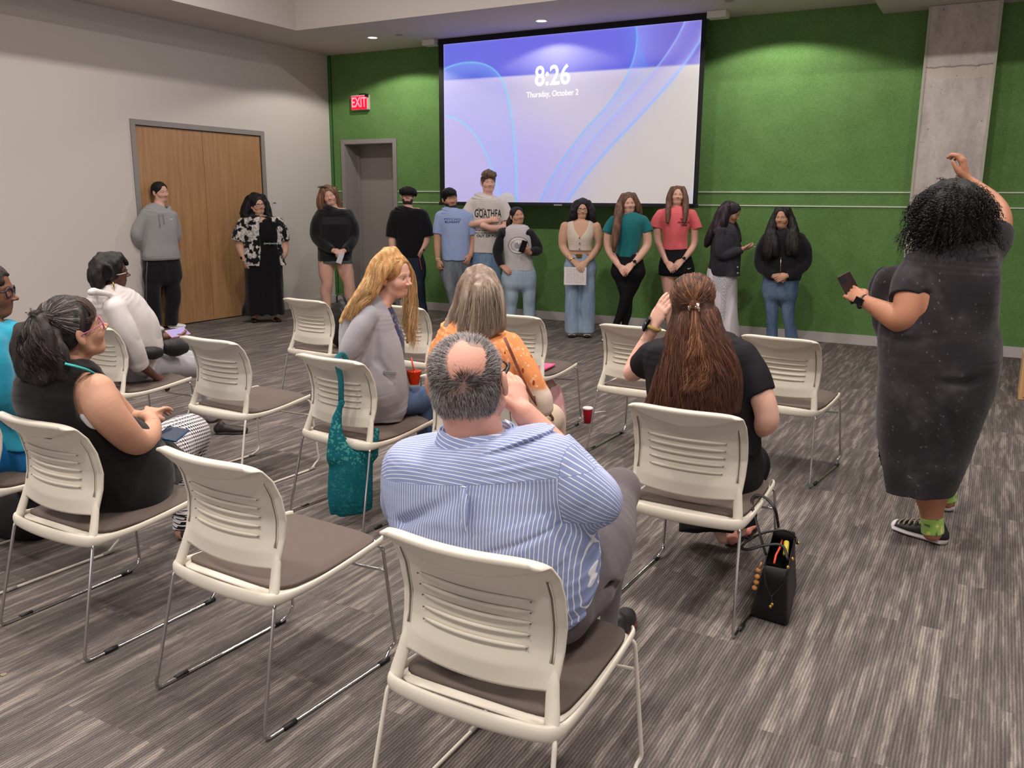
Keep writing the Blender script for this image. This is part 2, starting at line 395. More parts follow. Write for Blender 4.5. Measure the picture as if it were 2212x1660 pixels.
# grey exit door deep in the back wall
door2 = empty('door_2', ((GX0+GX1)/2, BACKY, 0)); door2['kind'] = 'structure'
LY = onX(777, 500, GX0)[1]; LY = BACKY+GDEP
g_ = MB().box(GX0-.065, GX0+.004, BACKY-.02, BACKY-.001, 0, GZ+.06).box(GX1-.004, GX1+.065, BACKY-.02, BACKY-.001, 0, GZ+.06).box(GX0, GX1, BACKY-.02, BACKY-.001, GZ-.004, GZ+.06)
g_.box(GX0+.001, GX0+.010, BACKY-.001, LY, 0, GZ).box(GX1-.010, GX1-.001, BACKY-.001, LY, 0, GZ).box(GX0+.01, GX1-.01, BACKY-.001, LY, GZ-.010, GZ-.001)
g_.box(GX0+.01, GX0+.03, LY-.06, LY, 0, GZ-.01).box(GX1-.03, GX1-.01, LY-.06, LY, 0, GZ-.01).box(GX0+.03, GX1-.03, LY-.06, LY, GZ-.03, GZ-.01)
g_.build('door_frame', M_frame, door2, bevel=.003, world=True)
lf = MB().box(GX0+.005, GX1-.005, LY, LY+.045, .01, GZ).build('door_leaf', M_gdoor, door2, world=True)
MB().box(-8.60, -8.28, LY-.075, LY-.001, GZ-.17, GZ-.07).build('door_closer', mat('closer_silver', (176, 172, 168), .35, metal=.4), lf, bevel=.006, world=True)
MB().box(-8.66, -8.20, LY-.10, LY-.06, GZ-.06, GZ-.035).box(-8.22, -8.17, LY-.10, LY-.06, GZ-.17, GZ-.04).build('closer_arm', mat('closer_arm', (86, 82, 84), .4, metal=.6), lf, world=True)
pb = MB().box(GX0+.05, GX1-.05, LY-.035, LY-.001, 1.03, 1.12).box(GX0+.12, GX0+.62, LY-.075, LY-.03, 1.045, 1.105)
pb.build('push_bar', mat('push_bar', (170, 163, 156), .35, metal=.3), lf, bevel=.005, world=True)
MB().box(GX0-.2, GX1+.2, LY+.05, LY+.08, 0, 2.6).build('closed_backing', M_gdoor, door2, world=True)

# wall sign beside the double door
sgn = empty('room_sign', (LEFTX+.001, 9.385, 1.46), 0, 'small white room sign on the white wall beside the wooden double door', 'sign')
MB().box(0, .008, -.095, .095, -.125, .125).build('sign_plate', mat('sign_white', (214, 209, 208), .4), sgn, bevel=.002)
MB().box(.008, .0095, -.075, -.02, .085, .10).build('sign_text_bar', mat('sign_mark', (120, 60, 66), .5), sgn)

# exit sign
FONT_R = {}
def text_mesh(s, size, ext=0.0, bold=0.0, align='CENTER', spacing=1.0, shear=0):
    cu = bpy.data.curves.new('t', 'FONT'); cu.body = s; cu.size = size; cu.extrude = ext; cu.offset = bold; cu.align_x = align; cu.align_y = 'CENTER'
    cu.space_character = spacing; cu.shear = shear
    o = bpy.data.objects.new('t', cu); C.objects.link(o)
    dg = bpy.context.evaluated_depsgraph_get(); me = bpy.data.meshes.new_from_object(o.evaluated_get(dg))
    V = np.array([v.co[:] for v in me.vertices]); F = [tuple(p.vertices) for p in me.polygons]
    bpy.data.objects.remove(o); bpy.data.curves.remove(cu); bpy.data.meshes.remove(me)
    return V, F
ex = empty('exit_sign', (-8.52, BACKY-.02, 3.02), 0, 'red illuminated EXIT sign on the green wall above the grey door', 'exit sign')
MB().box(-.155, .155, -.05, .018, -.105, .105).build('sign_housing', mat('exit_housing', (214, 196, 192), .5), ex, bevel=.006)
MB().box(-.145, .145, -.056, -.0505, -.096, .088).build('sign_face', mat('exit_face', (170, 6, 22), .4, emit=(235, 10, 40), estr=1.3), ex)
tv, tf = text_mesh('EXIT', .20, .001, .004); tv = np.stack([tv[:, 0]*.68, -.058-tv[:, 2], tv[:, 1]*.98-.004], 1)
raw('exit_lettering', tv, tf, mat('exit_letters', (255, 120, 130), .4, emit=(255, 96, 116), estr=2.2), ex, False)
MB().box(-.02, .10, -.03, .01, .105, .128).box(.12, .165, -.07, -.03, .07, .115).build('mounting_canopy', M_black, ex, bevel=.004)

# projection screen
SY = 10.22
sc = empty('projection_screen', (-5.2, SY, 3.74), 0, 'large pull-down projection screen showing a blue and beige desktop with a clock', 'projection screen')
pTL = onY(954.6, 96, SY); pTR = onY(1513.8, 43.7, SY); pBR = onY(1498.5, 440.5, SY); pBL = onY(964.5, 430, SY)
IX0 = (pTL[0]+pBL[0])/2; IX1 = (pTR[0]+pBR[0])/2; IZ1 = (pTL[2]+pTR[2])/2; IZ0 = pBR[2]
SX0 = onY(946.5, 84, SY)[0]; SX1 = onY(1521, 150, SY)[0]; SZ0 = onY(1507, 448.5, SY)[2]
IX0_, IX1_ = IX0, IX1
fb = MB().box(SX0, SX1, SY+.004, SY+.010, SZ0+.02, CEIL+.3)
fb.build('screen_fabric_border', M_black, sc, world=True)
MB().box(SX0-.01, SX1+.01, SY-.012, SY+.022, SZ0-.005, SZ0+.035).build('weight_bar', mat('bar_dark', (48, 46, 52), .5, metal=.5), sc, bevel=.004, world=True)
MB().box((SX0+SX1)/2-.06, (SX0+SX1)/2+.06, SY-.016, SY-.0125, SZ0+.003, SZ0+.022).build('pull_tab', mat('tab_grey', (150, 148, 156), .5), sc, world=True)
# the ceiling slot housing ends showing past the fabric
MB().box(SX0-.22, SX0-.02, SY-.07, SY+.08, CEIL-.075, CEIL-.001).build('housing_end', M_white, sc, bevel=.004, world=True)
MB().box(SX1+.02, SX1+.24, SY-.07, SY+.08, CEIL-.075, CEIL-.001).build('housing_end', M_white, sc, bevel=.004, world=True)
def bez(pts, n=60):
    P = np.array(pts, float); t = np.linspace(0, 1, n)[:, None]
    return (1-t)**3*P[0]+3*t*(1-t)**2*P[1]+3*t*t*(1-t)*P[2]+t**3*P[3]
def screen_img():
    nx, ny = 520, 360
    u, v = np.meshgrid(np.linspace(0, 1, nx), np.linspace(0, 1, ny), indexing='ij')     # v down
    # picture coordinates of the crop used for reading the photo: x 172..1940, y 303->138 top, 1372..1392 bottom
    top = 303+(138-303)*u; bot = 1372+(1394-1372)*u; l = 172+31*v; r = 1940-50*v
    X = l+(r-l)*u; Y = top+(bot-top)*v
    def sm(a, b, x): t = np.clip((x-a)/(b-a), 0, 1); return t*t*(3-2*t)
    c = lambda *a: np.array(a, float)
    lav = c(190, 180, 232); beige = c(200, 190, 182); blue = c(92, 92, 222); lilac = c(182, 172, 236)
    col = np.zeros(X.shape+(3,)); col[:] = lav
    k = sm(0, 1, (X-900)/900+(Y-700)/1400)[..., None]; col = col*(1-k)+beige*k
    k = sm(700, 1400, Y)[..., None]*sm(900, 200, X)[..., None]; col = col*(1-k*.7)+c(198, 186, 222)*k*.7
    g = np.exp(-(((X-1000)/330)**2+((Y-640)/330)**2))[..., None]; col = col*(1-g*.8)+c(204, 196, 206)*g*.8
    g = np.exp(-(((X-900)/240)**2+((Y-1150)/330)**2))[..., None]; col = col*(1-g*.5)+c(176, 160, 232)*g*.5
    # deep blue band on top, its edge at the soffit shadow line painted in
    yb = 540+(430-540)*(X-172)/1768
    k = sm(8, -8, Y-yb)[..., None]; band = blue*(1-sm(900, 200, X)[..., None]*.25)+c(84, 120, 224)*sm(900, 200, X)[..., None]*.25
    band = band*(1-sm(1560, 1700, X)[..., None]*.6)+c(104, 92, 190)*sm(1560, 1700, X)[..., None]*.6
    col = col*(1-k)+band*k
    def dist(pts, n=90):
        P = np.concatenate([bez(q, n) for q in pts]); d = np.full(X.shape, 1e9); side = np.zeros(X.shape)
        for i in range(0, len(P)-1):
            a, b = P[i], P[i+1]; ab = b-a; L2 = ab@ab+1e-9
            t = np.clip(((X-a[0])*ab[0]+(Y-a[1])*ab[1])/L2, 0, 1)
            dd = np.hypot(X-a[0]-t*ab[0], Y-a[1]-t*ab[1]); s = ab[0]*(Y-a[1])-ab[1]*(X-a[0])
            mk = dd < d; d[mk] = dd[mk]; side[mk] = s[mk]
        return d, side
    def glow(pts, wline, wglow, c1, c2, sgn, str_=.7, n=40):
        nonlocal col
        d, s = dist(pts, n)
        k = np.exp(-(d/wglow)**1.2)*(np.sign(s) == sgn)*str_; k = k[..., None]; col = col*(1-k)+c2*k
        k = np.exp(-(d/wline)**2)[..., None]; col = col*(1-k*.85)+c1*k*.85
    cy = c(92, 200, 246); bl = c(150, 180, 250)
    glow([[(172, 470), (330, 400), (560, 380), (640, 560)], [(640, 560), (720, 760), (745, 1050), (742, 1400)]], 7, 120, c(126, 214, 244), c(168, 172, 244), 1, .45)
    d, s = dist([[(172, 470), (330, 400), (560, 380), (640, 560)]]); k = (np.exp(-(d/90))*(s > 0)*(Y < yb))[..., None]; col = col*(1-k*.6)+c(86, 140, 236)*k*.6
    glow([[(172, 780), (380, 770), (560, 1010), (622, 1380)]], 6, 130, c(140, 212, 244), c(170, 176, 246), -1, .5)
    glow([[(1535, 150), (1600, 420), (1380, 700), (1250, 830)], [(1250, 830), (1120, 980), (960, 1220), (905, 1400)]], 5, 150, c(120, 190, 250), c(160, 170, 248), -1, .55)
    glow([[(1845, 130), (1760, 400), (1480, 680), (1330, 860)], [(1330, 860), (1200, 1010), (1060, 1220), (995, 1400)]], 5, 60, c(150, 186, 250), c(168, 160, 244), -1, .5)
    glow([[(1945, 240), (1840, 470), (1640, 690), (1480, 880)], [(1480, 880), (1330, 1040), (1170, 1250), (1085, 1400)]], 9, 50, c(140, 178, 250), c(178, 176, 246), 1, .5)
    d, s = dist([[(1535, 150), (1575, 300), (1590, 390), (1635, 490)]]); k = (np.exp(-(d/60))*(s > 0)*(Y < yb))[..., None]; col = col*(1-k*.5)+c(90, 150, 240)*k*.5
    g = (np.hypot(X-672, (Y-1372)*1.0) < 62)[..., None]; col = col*(1-g*.9)+c(200, 190, 180)*g*.9
    g = sm(0, 60, X+Y*.55-2560)[..., None]; col = col*(1-g*.5)+c(202, 196, 216)*g*.5
    g = np.exp(-np.minimum(np.minimum(u, 1-u)*nx, np.minimum(v, 1-v)*ny)/1.2)[..., None]; col = col*(1-g*.4)+c(225, 222, 240)*g*.4
    lin = np.array(s2l(np.clip(col, 0, 255)))       # what the projector adds; the room light washes over the lower part by itself
    lin = lin-np.array([.19, .17, .14])*sm(-110, 110, Y-yb)[..., None]-.015
    return u, v, np.clip(lin, .006, 1)
u_, v_, col_ = screen_img()
nx_, ny_ = u_.shape
Pv = np.stack([IX0_+(IX1_-IX0_)*u_, np.full(u_.shape, SY), IZ1+(IZ0-IZ1)*v_], -1).reshape(-1, 3)
i_ = (np.arange(nx_-1)[:, None]*ny_+np.arange(ny_-1)[None, :]).ravel()
def em_vc(name, st_):
    m = bpy.data.materials.new(name); m.use_nodes = True; N, L = nodes(m); b = N['Principled BSDF']; a = N.new('ShaderNodeVertexColor'); a.layer_name = 'Col'
    L.new(a.outputs[0], b.inputs['Emission Color']); b.inputs['Emission Strength'].default_value = st_; b.inputs['Base Color'].default_value = (.36, .36, .36, 1); b.inputs['Roughness'].default_value = .95
    b.inputs['Specular IOR Level'].default_value = 0
    return m
SCR_E = .98
raw('projected_picture', Pv, np.stack([i_, i_+1, i_+ny_+1, i_+ny_], 1), em_vc('projected_light', SCR_E), sc, False, attrs={'Col': col_.reshape(-1, 3)}, world=True)
mt = mat('clock_light', (225, 225, 225), .9, emit=(240, 238, 240), estr=1.0)
for s_, (cx_, cy_), sz, bo in (('8:26', (985, 508), .30, .004), ('Thursday, October 2', (985, 626), .088, 0)):
    uu = (cx_-188)/1720; vv = (cy_-226)/1157
    V_, F_ = text_mesh(s_, sz, 0, bo)
    V_ = np.stack([V_[:, 0]*.98+IX0_+(IX1_-IX0_)*uu, np.full(len(V_), SY-.003), V_[:, 1]*1.12+IZ1+(IZ0-IZ1)*vv], 1)
    raw('clock_text' if ':' in s_ else 'date_text', V_, F_, mt, sc, False, world=True)

# ceiling fixtures
first = None
dl_lab = ['round recessed downlight above the EXIT sign, left of the projection screen', 'round recessed downlight in front of the projection screen', 'round recessed downlight right of the projection screen', 'round recessed downlight above the concrete column']
for k, (x, y) in enumerate(LAMPS):
    t = empty('downlight', (x, y, CEIL), 0, dl_lab[k], 'ceiling light', 'recessed downlights along the green wall')
    if first is None:
        a = MB().lathe([(.062, -.004), (.084, -.006), (.084, -.0005)], n=32, cap=False).build('trim_ring', M_white, t, smooth=True)
        b_ = MB().lathe([(0.001, -.003), (.063, -.003)], n=32, cap=False).build('diffuser', mat('lamp_glow', (255, 255, 255), .5, emit=(255, 248, 240), estr=4), t)
        first = (a, b_)
    else:
        for q in first: c = q.copy(); C.objects.link(c); c.parent = t
t = empty('smoke_detector', (-7.162, 9.716, CEIL), 0, 'small grey round sensor on the ceiling between downlight and screen', 'detector')
MB().lathe([(.0, -.012), (.035, -.012), (.05, -.004), (.05, -.0005)], n=24, cap=False).build('cover', mat('sensor_grey', (160, 152, 148), .6), t, smooth=True)
pp_ = fl(1575, 1, CEIL)
t = empty('ceiling_sensor', (pp_[0], pp_[1], CEIL), 0, 'small round sensor on the ceiling right of the screen housing', 'detector')
MB().lathe([(.0, -.012), (.035, -.012), (.05, -.004), (.05, -.0005)], n=24, cap=False).build('cover', mat('sensor_grey', (160, 152, 148), .6), t, smooth=True)

# ------------------------------------------------------------------ chairs
M_shell = mat('ivory_plastic', (214, 206, 192), .42, spec=.35, bump=.05, bscale=900)
M_pad = mat('taupe_mesh_fabric', (104, 92, 86), .85, bump=.5, bscale=500, spec=.15)
M_chrome = mat('chrome', (205, 205, 208), .12, metal=1)
M_rodwhite = mat('ivory_rod', (218, 210, 198), .4)
M_glide = mat('glide_black', (24, 24, 26), .5)
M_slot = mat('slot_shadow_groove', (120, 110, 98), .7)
def yprof(z): return np.interp(z, [.42, .47, .53, .60, .66, .74, .80, .86], [.118, .128, .146, .166, .172, .155, .126, .084])
def bow(x, z): return -.044*(1-np.clip(np.abs(x)/.225, 0, 1)**2)*np.clip((z-.44)/.12, 0, 1)
def backrest_mb():
    mb = MB(); nu, nv = 61, 61
    def prof(u, v, off):
        z0 = .512; z = z0+(.862-z0)*v
        W = np.interp(z, [.51, .6, .7, .8, .862], [.222, .228, .232, .232, .226])
        # rounded top corners
        s = (u*2-1); W = W-np.clip((z-.845)/.017, 0, 1)**2*.012
        zz = z-.012*np.abs(s)**6*np.clip((z-.80)/.06, 0, 1) + .014*(1-s*s)*np.clip(1-v*4, 0, 1)*-1
        x = s*W
        y = yprof(z)+bow(x, z)
        if off:   # rear face: lip and side border stand proud
            zc = .856-.006-.066*(1-s*s)**.8
            lip = np.clip((z-zc)/.008, 0, 1); lip = lip*lip*(3-2*lip)
            edge = np.clip((np.abs(s)-.86)/.04, 0, 1)
            y = y-.006-.029*lip*(1-np.clip((z-.85)/.02, 0, 1)*.6)-.003*edge
        return x, y, zz
    A, F = gridmesh(lambda u, v: prof(u, v, 0), nu, nv); B, _ = gridmesh(lambda u, v: prof(u, v, 1), nu, nv)
    Q = [tuple(f[::-1]) for f in F]+[tuple(int(i)+len(A) for i in f) for f in F]
    n0 = len(A)
    for i in range(nu-1):
        Q.append((i*nv, (i+1)*nv, n0+(i+1)*nv, n0+i*nv)); a = i*nv+nv-1; b = (i+1)*nv+nv-1; Q.append((b, a, n0+a, n0+b))
    for j in range(nv-1):
        Q.append((j+1, j, n0+j, n0+j+1)); a = (nu-1)*nv+j; Q.append((a, a+1, n0+a+1, n0+a))
    mb.add(np.concatenate([A, B]), Q)
    # posts down to the seat
    for s in (-1, 1):
        P = [(s*.224, .104, .425), (s*.221, .116, .455), (s*.2135, .131, .50), (s*.209, .142, .54), (s*.207, .150, .575)]
        mb.tube(catmull(P, 3), np.interp(np.linspace(0, 1, 13), [0, .3, .7, 1], [.0215, .0205, .0175, .006]), 12, flat=(.95, .62), up=(0, 1, 0))
        # long side groove
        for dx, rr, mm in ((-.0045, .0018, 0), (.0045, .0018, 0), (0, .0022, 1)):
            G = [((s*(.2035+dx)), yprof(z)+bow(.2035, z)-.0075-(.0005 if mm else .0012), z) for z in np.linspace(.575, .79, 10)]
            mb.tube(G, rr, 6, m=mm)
    for k in range(5):
        z0 = .605+k*.0305
        xs = np.linspace(-.158+.003*(4-k), .158-.003*(4-k), 22)
        G = [(x, yprof(z0)+bow(x, z0)-.0085-.003*(1-(x/.16)**2), z0+.006*(x/.16)**2*0+.0) for x in xs]
        rr = .0052*np.clip(1.15-np.abs(xs/.16)**4*.75, .4, 1)
        mb.tube(G, rr, 8, flat=(1.15, .85), up=(0, 1, 0))
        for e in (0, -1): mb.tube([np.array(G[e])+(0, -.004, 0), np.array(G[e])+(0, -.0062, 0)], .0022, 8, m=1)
    return mb
def seat_z(y): return np.interp(y, [.10, .20, .33, .48, .58, .63], [.452, .440, .436, .447, .456, .450])
def seat_slab(hx, hy, cy, dz_top, dz_bot, dome, n=56, rings=12, ex=4.5):
    V = []; F = []
    def ringpts(s, z_off):
        out = []
        for i in range(n):
            a = 2*math.pi*i/n; ca, sa = math.cos(a), math.sin(a)
            k = (abs(ca)**ex+abs(sa)**ex)**(-1/ex)
            x, y = hx*s*k*ca, cy+hy*s*k*sa
            out.append((x, y, seat_z(y)+z_off(s, x, y)))
        return out
    ss = [0.02]+list(np.linspace(.15, .9, rings))+[.96, .99, 1.0]
    for s in ss: V += ringpts(s, lambda s, x, y: dz_top+dome*(1-s*s)-(.012*max(0, s-.9)/.1 if s > .9 else 0))
    for s in (1.0, .97, .5, .02): V += ringpts(s, lambda s, x, y: dz_bot)
    m = len(ss)+4
    for r in range(m-1):
        for i in range(n): F.append((r*n+i, r*n+(i+1) % n, (r+1)*n+(i+1) % n, (r+1)*n+i))
    F.append(tuple(range(n))[::-1]); F.append(tuple((m-1)*n+i for i in range(n)))
    return MB().add(V, F)
def make_chair(rod):
    t = empty('stacking_chair', (0, 0, 0))
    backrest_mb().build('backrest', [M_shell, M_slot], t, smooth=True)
    mb = seat_slab(.232, .262, .362, -.006, -.022, 0, ex=9)
    # one rolled rim: side rails that deepen into the rear band
    H = [(-.222, .617, .452), (-.233, .59, .449), (-.238, .50, .440), (-.241, .38, .428), (-.243, .26, .421), (-.244, .16, .423), (-.236, .108, .426), (-.205, .086, .426), (-.11, .074, .424)]
    P = H+[(0, .071, .423)]+[(-x, y, z) for x, y, z in H[::-1]]
    rr = [.009, .0125, .0125, .012, .0125, .015, .021, .0225, .0235]; rr = rr+[.024]+rr[::-1]
    A_ = catmull(np.concatenate([np.array(P), np.array(rr)[:, None]], 1), 5)
    mb.tube(A_[:, :3], A_[:, 3], 14, flat=(.48, 1.0), up=(0, 0, 1))
    mb.build('seat_shell', M_shell, t, smooth=True)
    seat_slab(.2265, .244, .366, .013, -.01, .008, ex=8, n=96).build('seat_pad', M_pad, t, smooth=True)
    for s in (-1, 1):
        P = [(s*.205, .14, .412), (s*.238, .098, .416), (s*.262, .004, .0065), (s*.265, .56, .0065), (s*.252, .605, .03), (s*.262, .628, .05), (s*.236, .60, .43), (s*.19, .57, .43)]
        P = fillet(P, .03, 5)
        MB().tube(P, .0062, 10).build('sled_leg', rod, t, smooth=True)
        for (a, b) in ((.085, .135), (.535, .585)):
            MB().tube([(s*.265, a, .0085), (s*.265, b, .0085)], .0088, 8).build('glide', M_glide if rod is M_chrome else mat('glide_clear', (150, 146, 142), .4), t, smooth=True)
    MB().tube(catmull([(-.243, .606, .335), (-.12, .60, .328), (0, .598, .326), (.12, .60, .328), (.243, .606, .335)], 4), .005, 8).build('front_crossbar', rod, t, smooth=True)
    return t
CH_SRC = {'chrome': make_chair(M_chrome), 'ivory': make_chair(M_rodwhite)}
used = set()
def place_chair(kind, x, y, deg, label, group):
    src = CH_SRC[kind]
    if kind not in used: used.add(kind); t = src
    else:
        t = src.copy(); C.objects.link(t)
        for ch in list(src.children):
            c = ch.copy(); C.objects.link(c); c.parent = t
    t.location = (x, y, 0); t.rotation_euler = (0, 0, math.radians(deg)); tag(t, label, 'chair', group)
    return t
CHAIRS = {}
def chair_px(key, kind, L, R, label, deg=None, group='ivory stacking chairs set out in rows'):
    Z = .86
    if L and R:
        a = fl(*L, Z); b = fl(*R, Z); c = (a+b)/2; u = b-a; u /= np.linalg.norm(u)
        if deg is None: deg = math.degrees(math.atan2(u[1], u[0]))
        th = math.radians(deg); u = np.array([math.cos(th), math.sin(th), 0])
    else:
        th = math.radians(deg); u = np.array([math.cos(th), math.sin(th), 0])
        c = fl(*L, Z)+u*.222 if L else fl(*R, Z)-u*.222
    v = np.array([-u[1], u[0], 0]); o = c-v*.087
    CHAIRS[key] = (o[0], o[1], deg)
    return place_chair(kind, o[0], o[1], deg, label, group)
chair_px('C1', 'ivory', (838, 1128), (1185, 1208), 'nearest chair with ivory rod legs, under the man in the striped shirt')
chair_px('C2', 'chrome', (355, 955), (562, 1005), 'empty chrome-legged chair in the nearest row, left of the striped-shirt man')
chair_px('C3', 'chrome', (2, 882), (162, 917), 'chrome-legged chair under the woman in the black sleeveless top')
o4 = fl(233, 1188, .01); place_chair('ivory', -3.745, 1.80, -2, 'ivory-legged chair at the left edge under the person in turquoise', 'ivory stacking chairs set out in rows')
chair_px('C5', 'chrome', None, (243, 706), 'chrome-legged chair under the woman in the white blouse', -3)
chair_px('C6', 'ivory', (398, 722), (512, 737), 'empty ivory-legged chair between the white-blouse woman and the teal bag')
chair_px('C7', 'chrome', (646, 759), (787, 780), 'chrome-legged chair with the teal cloth bag on its back, under the blonde woman')
chair_px('C8', 'chrome', None, (703, 650), 'empty chair with the black backpack, farthest left in the row by the green wall', -5)
chair_px('C9', 'chrome', None, (916, 664), 'empty chair in the far row, behind the long hair of the blonde woman', -4)
chair_px('C10', 'ivory', (916, 803), None, 'ivory-legged chair under the grey-haired woman in orange florals', -2)
chair_px('C11', 'chrome', None, (1168, 684), 'far-row chair with a pink folder on its seat and a pink bag below', -3)
chair_px('C12', 'chrome', (1303, 697), (1434, 708), 'empty far-row chair just left of the long-haired brunette woman', -2)
chair_px('C13', 'chrome', (1364, 864), (1603, 896), 'chrome-legged chair under the brunette woman with the hair clip')
chair_px('C14', 'chrome', (1605, 719), (1768, 735), 'empty far-row chair on the right, nearest to the person in the dark dress')

# ------------------------------------------------------------------ solid modelling of bodies and cloth (distance fields meshed by surface nets)
_lat = rng.random((32, 32, 32)).astype(np.float32)
def vnoise(x, y, z):
    xi, yi, zi = np.floor(x).astype(int), np.floor(y).astype(int), np.floor(z).astype(int)
    fx, fy, fz = x-xi, y-yi, z-zi
    fx, fy, fz = [q*q*(3-2*q) for q in (fx, fy, fz)]
    g = lambda a, b, c: _lat[(xi+a) & 31, (yi+b) & 31, (zi+c) & 31]
    r = 0
    for a in (0, 1):
        for b in (0, 1):
            for c in (0, 1):
                r = r+g(a, b, c)*(fx if a else 1-fx)*(fy if b else 1-fy)*(fz if c else 1-fz)
    return r*2-1
def smin(a, b, k):
    if k <= 0: return np.minimum(a, b)
    h = np.clip(k-np.abs(a-b), 0, None)/k
    return np.minimum(a, b)-h*h*k*.25
def norm(v): v = np.asarray(v, float); return v/(np.linalg.norm(v)+1e-12)
